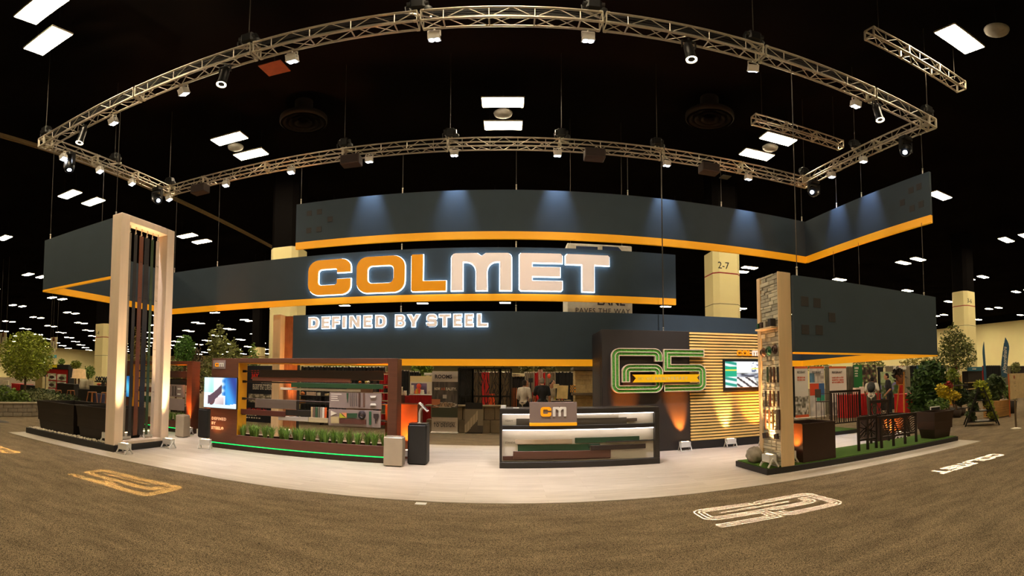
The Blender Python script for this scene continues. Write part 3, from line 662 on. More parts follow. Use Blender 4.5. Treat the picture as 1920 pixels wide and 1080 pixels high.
for k, y in enumerate((7.45, 8.15)): uplight(-7.68, y, .15, pi / 2, ['nearer', 'farther'][k] + ' white floor uplight among the pebbles inside the strip portal', (-7.57, 7.78, 4.87), 420, (1, .5, .18), 24)
def h_(i, j, s): v = sin(i * 127.1 + j * 311.7 + s * 74.7) * 43758.5453; return v - math.floor(v)
def vn(u, v, f, s=0):   # smooth value noise, 0..1, for printed pictures
    x = u * f; y = v * f; i = math.floor(x); j = math.floor(y); a = x - i; b = y - j; a = a * a * (3 - 2 * a); b = b * b * (3 - 2 * b)
    return (h_(i, j, s) * (1 - a) + h_(i + 1, j, s) * a) * (1 - b) + (h_(i, j + 1, s) * (1 - a) + h_(i + 1, j + 1, s) * a) * b
# ------------------------------------------------------------------ brown display frames with sample boards
m_brown = mat('brown_laminate', (84, 48, 32), .42, var=.14, scale=3, stretch=(1, 1, 12)); m_yjamb = mat('yellow_laminate', (226, 158, 10), .5, var=.03)
m_rod = mat('rod_brown', (40, 22, 18), .4, metal=.4); m_green_led = mat('green_led', (10, 200, 70), .4, emit=2.4, var=0, ecol=(.0, .62, .1))
m_print = mat('printed_sheet', (200, 200, 200), .55, vcol=True); m_screen = mat('video_screen', (200, 200, 200), .3, vcol=True, emit=1.15)
m_mauve = mat('mauve_board', (136, 120, 116), .5, var=.03); m_ltext = mat('letter_white', (236, 228, 214), .5)
GREEN = (34, 66, 40); RUST = (92, 52, 38); DKB = (40, 28, 24); TAUPE = (92, 80, 72); LGREY = (170, 160, 150); PALE = (206, 194, 178)
def board(name, x0, x1, z0, z1, y, c, parent, th=.02, label=None):
    return MB().bbox(x0, x1, y, y + th, z0, z1, .004).obj(name, mat('board_%d_%d_%d' % c, c, .4, metal=.1, var=.1, scale=2, stretch=(.3, 1, 8)), parent, label=label)
def blades(n, h, sp, w=.008, seed=0):
    r = random.Random(seed); m = MB()
    for k in range(n):
        a = r.uniform(0, 2 * pi); b = r.uniform(0, .04); p = Vector((cos(a) * b, sin(a) * b, 0)); hh = h * r.uniform(.6, 1.1); lean = r.uniform(.1, 1) * sp; q = Vector((cos(a), sin(a), 0)); s = Vector((-sin(a), cos(a), 0)) * w
        p1 = p + q * lean * .35 + Vector((0, 0, hh * .65)); p2 = p + q * lean + Vector((0, 0, hh * r.uniform(.7, 1)))
        m.add([p - s * .7, p + s * .7, p1 + s, p1 - s, p2], [(0, 1, 2, 3), (3, 2, 4)])
    return m
m_blade = mat('grass_blade', (124, 164, 76), .6, isl=.45, var=0)
def display_frame(x0, x1, y0, y1, zt, tw, label, tvx, seed):
    t = thing('display_stand', label, 'display frame', ((x0 + x1) / 2, (y0 + y1) / 2, .012))
    MB().bbox(x0, x0 + tw, y0, y1, .15, zt, .006).obj('tower', m_brown, t)
    MB().box(x0 + tw, x0 + tw + .012, y0 + .01, y1 - .01, .36, zt - .1).obj('yellow_jamb', m_yjamb, t)
    MB().bbox(x1 - .2, x1, y0, y1, .15, zt, .006).obj('post', m_brown, t)
    MB().bbox(x0 + tw, x1 - .2, y0, y1, zt - .1, zt, .006).obj('top_beam', m_brown, t)
    MB().box(x0 + tw, x1 - .2, y0 + .015, y1 - .015, zt - .113, zt - .101).obj('yellow_soffit', m_yjamb, t)
    tr = MB(); tr.bbox(x0 + tw, x1 - .2, y0, y0 + .03, .15, .36, .004); tr.bbox(x0 + tw, x1 - .2, y1 - .03, y1, .15, .36, .004); tr.box(x0 + tw, x1 - .2, y0 + .03, y1 - .03, .15, .3); tr.obj('trough', m_brown, t)
    MB().box(x0 + .03, x1 - .03, y0 + .06, y1 - .06, .012, .15).obj('plinth', mat('plinth_brown', (58, 36, 26), .5), t)
    MB().box(x0 + .01, x1 - .01, y0 + .045, y0 + .058, .125, .148).obj('glow_strip', m_green_led, t)
    for z in (1.78, 1.55, 1.17, .83): MB().cyl((x0 + tw, (y0 + y1) / 2, z), (x1 - .2, (y0 + y1) / 2, z), .016, n=8).obj('rod', m_rod, t)
    for z in (1.78, 1.55, 1.17, .83): MB().bbox(x0 + tw - .01, x0 + tw + .1, (y0 + y1) / 2 - .025, (y0 + y1) / 2 + .025, z - .028, z + .028, .005).obj('rod_socket', m_blackm, t)
    return t
FX0 = -6.66; FX1 = -2.17; FY = 9.3
fr = display_frame(FX0, FX1, FY, FY + .4, 2.06, .76, 'long brown display frame with green glowing base and grass, nearest of two', None, 1)
YM = FY + .17
def px(x, Y): return atY(x, 710, Y).x
def pz(x, y, Y): return atY(x, y, Y).z
BL = [(488, 720, 694.5, 712, DKB, 'dark brown'), (475, 659, 708.5, 716, RUST, 'rust brown'), (548, 720, 719, 728, GREEN, 'green'), (527, 677, 728.5, 733, PALE, 'pale'), (481, 558, 749, 766, TAUPE, 'taupe'), (455, 538, 769, 779, (74, 34, 26), 'red brown'), (538, 586, 769, 780, (26, 22, 20), 'black'), (525, 581, 781, 789, LGREY, 'light grey'), (582, 618, 783, 792, (176, 160, 128), 'beige')]
for k, (a, b, c, d, col, nm) in enumerate(BL): board('sample_board', px(a, YM), px(b, YM), pz((a + b) / 2, d, YM), pz((a + b) / 2, c, YM), YM - .03 - .012 * (k % 3), col, fr, label=nm + ' sample board')
for k, col in enumerate(((196, 170, 130), (104, 84, 76), (52, 84, 60), (96, 92, 80), (150, 136, 128), (230, 222, 210), (214, 96, 44))): board('swatch', px(585 + 4.3 * k, YM), px(588.6 + 4.3 * k, YM), pz(600, 783, YM), pz(600, 763.5, YM), YM - .03, col, fr)
for (a, b, c, d) in ((619, 716.5, 735.5, 766), (618, 715.5, 768.5, 800)): MB().bbox(px(a, YM), px(b, YM), YM - .02, YM + .0, pz((a + b) / 2, d, YM), pz((a + b) / 2, c, YM), .003).obj('sample_panel', m_mauve, fr)
def onp(name, poly, c, label=None, th=.02):   # flat shaped sample on the mauve panels, outline in photo pixels
    L = [(atY(x, y, YM - .045).x, atY(x, y, YM - .045).z) for x, y in poly]
    return MB().prism([L[::-1]], lambda p, q, d: Vector((p, YM - .042 + d, q)), th).obj(name, mat('sample_%d_%d_%d' % c, c, .5), fr, label=label)
onp('stake', [(649.5, 737), (653, 737), (652.5, 746), (651.3, 755), (650, 746)], GREEN, 'green stake')
onp('stake', [(672, 737), (675, 737), (675, 763), (673.5, 764), (672, 763)], (70, 44, 34), 'brown stake'); onp('stake', [(680.5, 737), (683.5, 737), (683.5, 763), (682, 764), (680.5, 763)], (100, 70, 58))
for x in (656, 659.5, 663, 667): onp('stake', [(x, 737), (x + .9, 737), (x + .9, 762), (x, 762)], (108, 96, 92))
for y in (742, 756.5): onp('bracket', [(693.5, y), (705, y), (703.5, y + 4), (695, y + 4)] if y < 750 else [(695, y), (703.5, y), (705, y + 3.6), (693.5, y + 3.6)], (236, 230, 220), 'white bracket')
onp('picture_tile', [(620, 770), (631, 775), (620, 779.5)], (226, 216, 200)); onp('picture_tile', [(636.5, 774.5), (648.5, 783.5), (636.5, 783.5)], (168, 166, 40)); onp('picture_tile', [(640, 774), (649.5, 774), (649.5, 783)], (220, 140, 96))
onp('picture_tile', [(620, 781), (635.5, 781), (635.5, 793.5), (620, 793.5)], (176, 158, 118)); onp('edging_piece', [(650.5, 775), (669, 775), (669, 783.5), (650.5, 783.5)], GREEN, 'green edging piece'); onp('edging_piece', [(636, 785.5), (686, 787), (686, 796), (636, 794)], (78, 40, 32), 'brown edging piece')
onp('stake', [(691.7, 771.5), (695.8, 771.5), (695.8, 796), (693.8, 797.5), (691.7, 796)], (28, 78, 48), 'wide green stake'); onp('tool', [(700, 776), (709.5, 776), (709.5, 783), (706, 786), (705, 794), (703.4, 794), (703, 786), (700, 783)], (44, 32, 32), 'dark anchor tool')
cm = MB(); c0 = atY(678.5, 778, YM - .05); [cm.lathe([(r, -.012), (r + .012, 0), (r, .012), (r - .012, 0), (r, -.012)], c0 + Vector((0, -.008 * k, 0)), 20, axis=(0, 1, 0)) for k, r in enumerate((.075, .062, .048))]; cm.obj('coil', mat('coil_dark', (52, 44, 46), .5), fr, label='dark coiled edging')
for k, wl in enumerate((.16, .1, .1, .12)): MB().box(px(622, YM), px(622, YM) + wl * 1.5, YM - .024, YM - .021, pz(630, 739.5 + k * 4, YM), pz(630, 739.5 + k * 4, YM) + .014).obj('print_line', m_ltext, fr)
# tower: television, logo plate, slogan
TY = FY - .07
def tv(parent_label, x0, x1, z0, z1, y, f, res, name='television'):
    t = thing(name, parent_label, 'television', ((x0 + x1) / 2, y, z0)); MB().bbox(x0 - .012, x1 + .012, y, y + .05, z0 - .012, z1 + .012, .006).obj('bezel', m_blackm, t)
    MB().box(x0 + .2, x1 - .2, y + .05, y + .068, z0 + .2, z1 - .2).obj('wall_mount', m_blackm, t)
    canvas('screen', x1 - x0, z1 - z0, (x0, y - .008, z0), f, m_screen, t, res=res); return t
def mixc(a, b, t): t = max(0, min(1, t)); return tuple(a[i] + (b[i] - a[i]) * t for i in range(3))
def scr1(u, v):
    if u > .66 and v > .12 + .25 * max(0, u - .8): return mixc((20, 60, 150), (60, 170, 245), .5 + .5 * sin(u * 9 + v * 3))
    if .55 < u <= .66 and v > .4: return mixc((225, 245, 255), (30, 120, 210), (u - .55) * 9 + .3 * sin(v * 30))
    if abs(v - (.2 + 1.25 * max(0, u - .15) ** 1.3 + .06)) < .14 and u > .12: return (92, 70, 84)
    if (u - .24) ** 2 * 2 + (v - .24) ** 2 < .022: return (96, 62, 70)
    if u < .3 and v > .5: return mixc((150, 235, 220), (225, 250, 245), v + .3 * sin(u * 20))
    if v < .12: return (225, 250, 255)
    if .35 < u < .62 and v < .36: return mixc((240, 225, 225), (110, 90, 105), (.4 - v) * 2 * (u - .3) * 2)
    return (240, 246, 252)
tv('wall television showing blue jacket and pale hand on the brown tower', atY(383, 740, TY).x, atY(443.5, 740, TY).x, .94, 1.62, TY, scr1, (72, 44))
MB().bbox(atY(400, 683, FY).x, atY(423.5, 683, FY).x, FY - .015, FY - .001, atY(411, 691.5, FY).z, atY(411, 675.5, FY).z, .003).obj('logo_plate', m_mauve, fr)
def cmlogo(parent, x, z, h, y, d=.012, cy=m_orange, cw=m_ltext):
    letter(parent, 'C', x, z, h * 1.18, h, y, d, cy, name='logo_letter'); letter(parent, 'M', x + h * 1.36, z, h * 1.5, h, y, d, cw, name='logo_letter')
cmlogo(fr, atY(404.5, 688, FY).x, atY(404.5, 687.5, FY).z, .085, FY - .03)
for k, s in enumerate(('DEFINED', 'BY', 'STEEL®')): text(s, .088, (atY(397.5, 770, FY).x, FY - .003, .66 - k * .108), m_ltext, fr, off=.004, spacing=1.25)
# grass clumps in the trough
proto = None
GX = [459, 471, 483, 496, 512, 527, 540, 553, 566, 576, 589, 602, 613, 625, 640, 654, 673, 689, 704, 720]
nth = ['first', 'second', 'third', 'fourth', 'fifth', 'sixth', 'seventh', 'eighth', 'ninth', 'tenth', 'eleventh', 'twelfth', 'thirteenth', 'fourteenth', 'fifteenth', 'sixteenth', 'seventeenth', 'eighteenth', 'nineteenth', 'twentieth']
gm = [blades(120, .36, .2, .006, s) for s in range(4)]
gobjs = []
def clump(x, y, z, k, lab, group, s=1.0):
    if k < 4 and len(gobjs) < 4:
        o = MB(); o.v = [v + Vector((x, y, z)) for v in gm[k].v]; o.f = gm[k].f; o.mi = gm[k].mi; o.sm = gm[k].sm; t = thing('grass_clump', lab, 'grass', (x, y, z), group); b = o.obj('leaf_blades', m_blade, t); gobjs.append(b); r = MB().lathe([(0, .0), (.05, 0), (.06, .025), (0, .04)], (x, y, z), 8).obj('root_ball', m_soil, t); t['rb'] = 1; gobjs[-1]['_'] = 1; return t
    t = thing('grass_clump', lab, 'grass', (x, y, z), group); t.rotation_euler = (0, 0, k * 1.3); t.scale = (s, s, s)
    share('leaf_blades', gobjs[k % 4], t); return t
for k, gx in enumerate(GX):
    p = atY(gx, 800, FY + .2); clump(p.x, FY + .14 + .1 * (k % 2), .3, k, nth[k] + ' ornamental grass clump from the television tower in the long trough', 'grass clumps in the near display frame')
# rear frame of the same kind
fr2 = display_frame(-11.6, -8.62, 11.05, 11.45, 2.08, .5, 'brown display frame with green glowing base far behind the strip portal', None, 2)
Y2 = 11.2
for a, b, c, d, col in ((313, 356, 696, 708, (66, 44, 38)), (300, 352, 712, 722, (30, 26, 24)), (262, 300, 728, 738, RUST), (266, 304, 746, 756, GREEN)): board('sample_board', atY(a, 710, Y2).x, atY(b, 710, Y2).x, atY(330, d, Y2).z, atY(330, c, Y2).z, Y2 - .03, col, fr2)
for (a, b, c, d) in ((306, 349, 721, 744), (306, 349, 747, 769)): MB().bbox(atY(a, 710, Y2).x, atY(b, 710, Y2).x, Y2 - .05, Y2 - .03, atY(330, d, Y2).z, atY(330, c, Y2).z, .003).obj('sample_panel', m_mauve, fr2)
for x in (312, 320, 326, 331): MB().box(atY(x, 710, Y2).x, atY(x + 2, 710, Y2).x, Y2 - .07, Y2 - .051, atY(x, 742, Y2).z, atY(x, 724, Y2).z).obj('stake', mat('stake_dark', (80, 70, 66), .5), fr2)
for y in (728, 738): MB().box(atY(336, 710, Y2).x, atY(342, 710, Y2).x, Y2 - .07, Y2 - .051, atY(340, y + 2.5, Y2).z, atY(340, y, Y2).z).obj('bracket', m_white, fr2)
for k, gx in enumerate((312, 322, 332, 342, 351)):
    p = atY(gx, 780, 11.25); clump(p.x, 11.2, .3, k + 20, nth[k] + ' grass clump from the left in the far display frame', 'grass clumps in the far display frame', .95)
def scr2(u, v): return mixc((20, 90, 160), (90, 200, 240), .5 + .5 * sin(u * 7 + v * 5)) if not (.35 < u < .6 and v > .35) else (235, 245, 250)
tv('wall television with a blue picture behind the strip portal', -11.95, -11.05, .95, 1.6, 10.97, scr2, (16, 12))
# display bins, pedestals, copper planters
def bin_box(x0, x1, y0, y1, h, lab):
    t = thing('waste_bin', lab, 'bin', ((x0 + x1) / 2, (y0 + y1) / 2, .012)); MB().bbox(x0, x1, y0, y1, .03, h, .012).obj('body', mat('bin_steel', (196, 180, 158), .35, metal=.25, var=.05), t)
    MB().bbox(x0 + .02, x1 - .02, y0 + .02, y1 - .02, h, h + .015, .004).obj('lid', mat('bin_lid', (150, 138, 122), .4, metal=.3), t)
    MB().box(x0 + .04, x1 - .04, y0 + .05, y1 - .05, .012, .03).obj('foot', m_blackm, t); return t
bin_box(-2.36, -1.98, 9.0, 9.26, .57, 'pale square metal bin at the right foot of the near display frame')
bin_box(-8.5, -8.2, 10.2, 10.5, .6, 'pale square metal bin with dark edges beside the far display frame')
def pedestal(x0, x1, y0, y1, h, lab):
    t = thing('pedestal', lab, 'pedestal', ((x0 + x1) / 2, (y0 + y1) / 2, .012)); MB().bbox(x0, x1, y0, y1, .012, h, .03).obj('body', m_black, t); MB().bbox(x0 + .01, x1 - .01, y0 + .01, y1 - .01, h, h + .012, .004).obj('top', m_blackm, t)
    return t
pd = pedestal(-1.96, -1.57, 9.36, 9.76, .8, 'black pedestal holding a white tablet stand beside the pale bin')
pedestal(-8.1, -7.75, 10.7, 11.05, .78, 'black pedestal standing between the far frame and the television tower')
ts = thing('tablet_stand', 'white tablet on a bent white stalk on the black pedestal', 'tablet stand', (-1.75, 9.55, .812))
MB().cyl((-1.75, 9.55, .812), (-1.75, 9.55, .825), .045, n=14).obj('base', m_white, ts)
MB().tube([(-1.75, 9.55, .82), (-1.75, 9.55, 1.0), (-1.73, 9.52, 1.07), (-1.68, 9.5, 1.12)], .022, 10).obj('stalk', m_white, ts)
tb = MB(); R = Matrix.Rotation(.75, 3, 'Y') ; P = lambda a, b, c: Vector((-1.66, 9.5, 1.13)) + R @ Vector((a, b, c))
vs = [P(sx * .12, sy * .09, sz * .012) for sz in (-1, 1) for sx, sy in ((-1, -1), (1, -1), (1, 1), (-1, 1))]; F6 = [(0, 3, 2, 1), (4, 5, 6, 7), (0, 1, 5, 4), (1, 2, 6, 5), (2, 3, 7, 6), (3, 0, 4, 7)]
tb.add(vs, F6); o = tb.obj('tablet', m_white, ts); vs = [P(sx * .1, sy * .07, .0125 + sz * .001) for sz in (0, 1) for sx, sy in ((-1, -1), (1, -1), (1, 1), (-1, 1))]; MB().add(vs, F6).obj('glass', mat('tablet_glass', (60, 62, 70), .15), o)
m_copper = mat('copper_brown', (110, 66, 44), .35, metal=.35, var=.08, scale=2)
planter(-2.62, -1.9, 10.1, 10.75, .012, 1.13, .0, 'tall brown planter behind the black tablet pedestal, lit orange', m_copper)
planter(-8.35, -7.75, 11.35, 11.9, .012, 1.1, .0, 'tall brown planter lit orange left of the television tower', m_copper)
uplight(-6.58, 9.02, .012, .3, 'white floor uplight at the left foot of the television tower', (-6.35, 9.34, .9), 24, AMB, 90)
uplight(-2.5, 9.86, .012, 0, 'white floor uplight behind the right post of the near frame', (-2.3, 9.75, 2.3), 700, AMB, 60)
uplight(-2.15, 9.9, .012, 0, 'white floor uplight in front of the tall brown planter', (-2.0, 10.3, 1.3), 420, AMB, 70)
uplight(-8.6, 10.9, .012, 0, 'white floor uplight at the right post of the far frame', (-8.6, 11.2, 2.2), 700, AMB, 50)
uplight(-7.9, 11.18, .012, 0, 'white floor uplight before the planter left of the television tower', (-8.0, 11.5, 1.4), 420, AMB, 70)

# ------------------------------------------------------------------ reception desk
DY = 9.2; D0, D1 = -.12, 3.08
m_dk = mat('desk_black', (30, 25, 22), .45); m_dw = mat('desk_white', (232, 222, 206), .5, var=.02)
dk = thing('reception_desk', 'black and white reception desk with coloured sample boards and cm logo panel', 'desk', (1.48, 9.6, .012))
MB().bbox(D0, D1, DY, DY + .8, 1.03, 1.13, .006).obj('top', m_dk, dk); MB().bbox(D0, D1, DY, DY + .8, .012, .13, .006).obj('base', m_dk, dk)
for a, b in ((D0, D0 + .045), (D1 - .1, D1)): MB().bbox(a, b, DY, DY + .8, .131, 1.029, .004).obj('side_post', m_dk, dk)
MB().box(D0 + .045, D1 - .1, DY + .12, DY + .16, .131, 1.029).obj('back_panel', m_dw, dk)
MB().bbox(D0 + .05, D1 - .105, DY + .02, DY + .119, .735, .815, .004).obj('middle_rail', m_dk, dk); MB().bbox(D1 - 1.1, D1 - .105, DY + .05, DY + .119, .47, .49, .002).obj('thin_rail', m_dk, dk)
YD = DY + .08
for a, b, c, d, col, k, nm in ((968, 1176, 784.5, 797.5, (84, 78, 72), 0, 'grey'), (1175, 1195, 784, 789.5, (96, 84, 76), 1, 'grey'), (1082, 1160, 778.5, 784, (150, 142, 128), 1, 'light grey'), (966, 1073, 824, 832.5, (200, 180, 156), 1, 'tan'), (1078, 1199, 819.5, 829.5, (36, 66, 42), 1, 'green'), (971, 1106, 834, 846.5, (26, 62, 36), 0, 'dark green'), (1103, 1125, 832, 838, (32, 56, 36), 1, 'green'), (962, 1145, 845.5, 860.5, (84, 52, 38), 1, 'rust brown'), (943, 1145, 854.5, 862.5, (80, 48, 36), 0, 'rust brown'), (1107, 1210, 833.5, 842.5, (42, 30, 25), 2, 'black brown')):
    m = (a + b) / 2; board('sample_board', atY(a, 820, YD).x, atY(b, 820, YD).x, atY(m, d, YD).z, atY(m, c, YD).z, YD - .02 * k + .02, col, dk, .018, nm + ' sample board')
for y, s in ((791, 'HEAVY'), (832, 'STANDARD')): text(s, .05, (atY(947, y, YD).x, DY + .118, atY(947, y, YD).z), mat('letter_grey', (140, 128, 116), .6), dk)
m_dfill = mat('desk_fill_glow', (255, 236, 214), .5, emit=8, var=0, ecol=(1, .9, .82))  # unseen strips added under top and rail to brighten the back panel
MB().box(D0 + .06, D1 - .12, DY + .03, DY + .055, 1.018, 1.029).obj('glow_strip', m_dfill, dk); MB().box(D0 + .06, D1 - .12, DY + .03, DY + .055, .722, .733).obj('glow_strip', m_dfill, dk)
YP = DY - .05; p0 = atY(993, 754, YP); p1 = atY(1082, 798, YP)
MB().bbox(p0.x, p1.x, YP, YP + .045, p1.z + .06, p0.z, .005).obj('logo_panel', mat('logo_grey', (126, 108, 100), .5, var=.02), dk); MB().bbox(p0.x, p1.x, YP - .002, YP + .046, p1.z, p1.z + .059, .004).obj('yellow_strip', m_yellow, dk)
cmlogo(dk, atY(1013.5, 775, YP).x, atY(1013.5, 781, YP).z, .175, YP - .015, .014)
t = MB().bbox(-.1, -.0, 9.3, 9.42, 1.13, 1.19, .004).obj('card_box', m_white); tag(t, 'small white box at the left end of the reception desk top', 'box')
t = MB().bbox(.14, .26, 9.28, 9.4, 1.13, 1.145, .004).obj('paper_pad', m_white); tag(t, 'small white pad on the reception desk left of the cm panel', 'pad')

# ------------------------------------------------------------------ dark wall with the 65 sign and the slatted wall
m_65 = mat('wall_dark', (36, 29, 25), .55, var=.04); m_slat = mat('pine_slat', (250, 200, 120), .55, var=.2, scale=1.2, stretch=(.6, 1, 16))
W0 = 2.25; WY = 10.95; WT = 2.82; WX = 4.47; WX1 = 6.95
ww = thing('feature_wall', 'dark closet wall whose front carries the green 65 sign', 'display wall', (3.36, 11.7, .012))
MB().bbox(W0, WX, WY, 12.2, .012, WT, .008).obj('wall_block', m_65, ww); MB().bbox(W0 - .008, W0, WY + .2, 12.0, .05, 2.1, .002).obj('closet_door', mat('door_dark', (52, 45, 40), .5), ww); MB().ball((W0 - .03, WY + .3, 1.05), .028, 8, 6).obj('door_knob', m_alu2, ww)
sw = thing('slat_wall', 'horizontal pine slat wall lit orange behind the stone pier', 'display wall', ((WX + WX1) / 2, 11.2, .012))
MB().box(WX + .002, WX1, WY + .03, WY + .5, .012, WT).obj('backing', m_black, sw); MB().bbox(WX + .002, WX1, WY - .02, WY + .029, .012, .2, .004).obj('plinth', m_black, sw)
n = 36; pitch = (WT - .21) / n; base = None
for k in range(n):
    z = .21 + k * pitch
    if k % 6 == 0: base = None
    if base is None: base = MB().bbox(WX + .004, WX1, WY - .025, WY + .028, z + .006, z + pitch - .02, .003).obj('slat', m_slat, sw); z0 = z
    else: share('slat', base, sw, (0, 0, z - z0)); 
def scr3(u, v):
    if u < .24: return (20, 170, 130) if .42 < v < .8 and not (.64 < v < .7) else ((240, 220, 80) if .64 <= v <= .7 else mixc((30, 150, 130), (240, 250, 250), .5 + .9 * sin(v * 30 + u * 12)))
    if .87 < u < .94 and .04 < v < .36: return (246, 236, 60)
    if u > .55 and .7 < v < .76: return (250, 236, 120)
    if v > .55: return (248, 248, 252) if u < .55 or vn(u * 1.6, v, 16, 2) < .62 else (110, 124, 150)
    if v < .4 and u < .7 - .3 * v: return (252, 246, 240) if sin((u * 1.1 + v * .8) * 30) > -.45 else (70, 66, 70)
    if .34 < v < .52: return mixc((60, 64, 76), (214, 218, 232), vn(u * 2, v * 3, 7, 3) * 1.3 - .15)
    return mixc((70, 72, 52), (220, 220, 220), vn(u, v, 12, 4))
tv('wall television showing a white factory picture on the slatted wall', atY(1359, 700, WY - .1).x, atY(1359, 700, WY - .1).x + 1.42, atY(1390, 726, WY - .1).z, atY(1390, 678, WY - .1).z, WY - .12, scr3, (64, 36)).children
MB().bbox(atY(1358, 700, WY - .1).x - .01, atY(1359, 700, WY - .1).x + 1.44, WY - .07, WY - .026, atY(1390, 733, WY - .1).z, atY(1390, 672.5, WY - .1).z, .006).obj('television_backboard', m_black, sw)
lx = atY(1382, 662, WY - .04).x; lz = atY(1400, 667, WY - .04).z
for ch, dx, wd_ in (('C', 0, .135), ('O', .165, .14), ('L', .33, .11), ('M', .455, .2), ('E', .68, .14), ('T', .84, .14)): letter(sw, ch, lx + dx, lz, wd_, .13, WY - .055, .028, m_orange if ch in 'COL' else m_creamL, name='logo_letter')
# the 65 sign
SIX = [(895, 565), (895, 735), (135, 735), (135, 70), (900, 70), (900, 450), (315, 450), (315, 195)]
FIVE = [(1745, 725), (1050, 725), (1050, 450), (1705, 450), (1705, 85), (985, 85)]
def p65(which, n=6): return arcpath([Vector(p) for p in which], 78 if which is SIX else [0, 0, 0, 78, 78, 0], n)
sg = thing('anniversary_sign', 'green turf 65 sign with cream outlines and yellow anniversary ribbon', 'sign', (3.6, WY - .1, 1.38))
sX = (4.843 - 2.44) / (1765 - 62); sZ = 1.024 / 812; SX = lambda p: 2.44 + (p - 62) * sX; SZ = lambda q: 1.377 + (q - 0) * sZ
m_turf = mat('turf_face', (84, 156, 56), .9, var=.5, scale=34, bump=1.0); m_rim = mat('cream_rim', (222, 204, 176), .5, var=.03)
TT = lambda y: (lambda p, q, d: Vector((SX(p), y + d, SZ(q))))
for nm, w_ in (('numeral_six', SIX), ('numeral_five', FIVE)):
    pth = p65(w_); f = MB(); f.prism([band(pth, -64, 64)[::-1]], TT(WY - .13), .08); f.fixn = True; f = f.obj(nm, m_turf, sg)
    for c_ in (-62, 0, 62): r = MB(); r.prism([band(pth, c_ - 7, c_ + 7)[::-1]], TT(WY - .155), .11); r.fixn = True; r.obj('outline_rib', m_rim, f)
    for e, d_ in ((pth[0], (pth[1] - pth[0]).normalized()), (pth[-1], (pth[-2] - pth[-1]).normalized())):
        nn = Vector((-d_.y, d_.x)); q = [e - nn * 68, e + nn * 68, e + nn * 68 + d_ * 14, e - nn * 68 + d_ * 14]; r = MB(); r.prism([[(a.x, a.y) for a in q]], TT(WY - .156), .11); r.fixn = True; r.obj('end_rib', m_rim, f)
for xx in (2.7, 3.5, 4.2): MB().box(xx, xx + .05, WY - .05, WY - .001, 1.45, 1.5).obj('standoff', m_blackm, sg)
RB = [(420, 330), (1640, 330), (1585, 265), (1640, 190), (420, 190), (478, 262)]
r = MB(); r.prism([RB[::-1]], TT(WY - .2), .03); r.fixn = True; r.obj('ribbon', mat('ribbon_yellow', (252, 196, 0), .45, var=.02), sg)
m_rt = mat('ribbon_letter', (206, 186, 130), .4)
text('EST. 1959', .075, (SX(515), WY - .203, SZ(236)), m_rt, sg, ext=.002, spacing=1.1); text('ANNIVERSARY', .098, (SX(808), WY - .203, SZ(232)), m_rt, sg, ext=.002, spacing=1.42, off=.002)
MB().box(SX(764), SX(768), WY - .204, WY - .2, SZ(220), SZ(312)).obj('divider', m_rt, sg)
uplight(atZ(1281, 845).x, 10.76, .012, 0, 'white floor uplight at the foot of the dark 65 wall', (4.1, 11.1, 1.235), 900, AMB, 44)
uplight(atZ(1363, 838).x, 10.74, .012, 0, 'white floor uplight at the foot of the slatted wall', (5.36, 11.06, 1.235), 330, (1, .52, .18), 42)
uplight(2.75, 10.74, .012, 0, 'white floor uplight behind the reception desk at the 65 wall', (2.8, 11.08, 1.235), 700, AMB, 44)
uplight(6.35, 10.5, .012, 0, 'white floor uplight at the slatted wall behind the stone pier', (6.3, 10.93, 1.2), 500, AMB, 70)

# ------------------------------------------------------------------ right platform, stone pier, planters, screens
m_grass = mat('artificial_grass', (66, 100, 8), .95, var=.3, scale=60, bump=.8)
rp = thing('grass_platform', 'low black platform topped with artificial grass at the right of the stand', 'platform', (7, 7.6, 0))
MB().bbox(4.28, 9.82, 7.03, 8.2, .012, .115, .006).obj('deck', m_plat, rp); MB().box(4.31, 9.79, 7.06, 8.17, .115, .128).obj('turf', m_grass, rp)
rp2 = thing('rear_platform', 'low black platform with grass under the upright wooden gate', 'platform', (8.9, 11.3, 0))
MB().bbox(7.7, 10.0, 10.9, 12.2, .012, .115, .006).obj('deck', m_plat, rp2); MB().box(7.73, 9.97, 10.93, 12.17, .115, .128).obj('turf', m_grass, rp2)
PZ = .128; PX = 4.58
yn = atX(1463, 700, PX).y; yf = atX(1430, 700, PX).y; yff = atX(1424, 700, PX).y; PT = 3.45
pr = thing('stone_pier', 'tall pale pier faced with stacked grey stone and metal samples', 'pier', (4.68, 7.4, PZ))
MB().bbox(PX - .03, 4.83, 6.98, yn, PZ, PT, .008).obj('post', m_pale, pr); MB().bbox(PX - .03, 4.83, yf, yff, PZ, PT, .008).obj('post', m_pale, pr); MB().box(PX + .07, 4.83, yn, yf, PZ, PT).obj('core', m_pale, pr)
m_stone = [mat('ledge_stone_%d' % k, c, .85, var=.2, scale=14, bump=.5) for k, c in enumerate(((206, 196, 172), (190, 182, 162), (220, 210, 186), (176, 168, 150)))]
def unitbox(m):
    q = MB().bbox(-.5, .5, -.5, .5, -.5, .5, .08); q.v = [v + ORG[pr.name] for v in q.v]; return q.obj('stone', m, pr)
unit = [unitbox(m) for m in m_stone]
first = list(unit); z = PZ + .01; random.seed(5)
while z < PT - .03:
    h = random.choice((.045, .06, .075)); h = min(h, PT - z); y = yn
    while y < yf - .01:
        L = random.uniform(.1, .3); L = min(L, yf - y); L = L if yf - y - L > .07 else yf - y
        pro = random.uniform(0, .03); M = Matrix.Translation(Vector((PX + .035 - pro / 2, y + L / 2, z + h / 2)) - ORG[pr.name]) @ Matrix.Diagonal((.07 + pro, L - .006, h - .005, 1))
        if first: u = first.pop(); u.matrix_local = M
        else: share('stone', random.choice(unit), pr, M=M)
        y += L
    z += h
XS = PX - .06
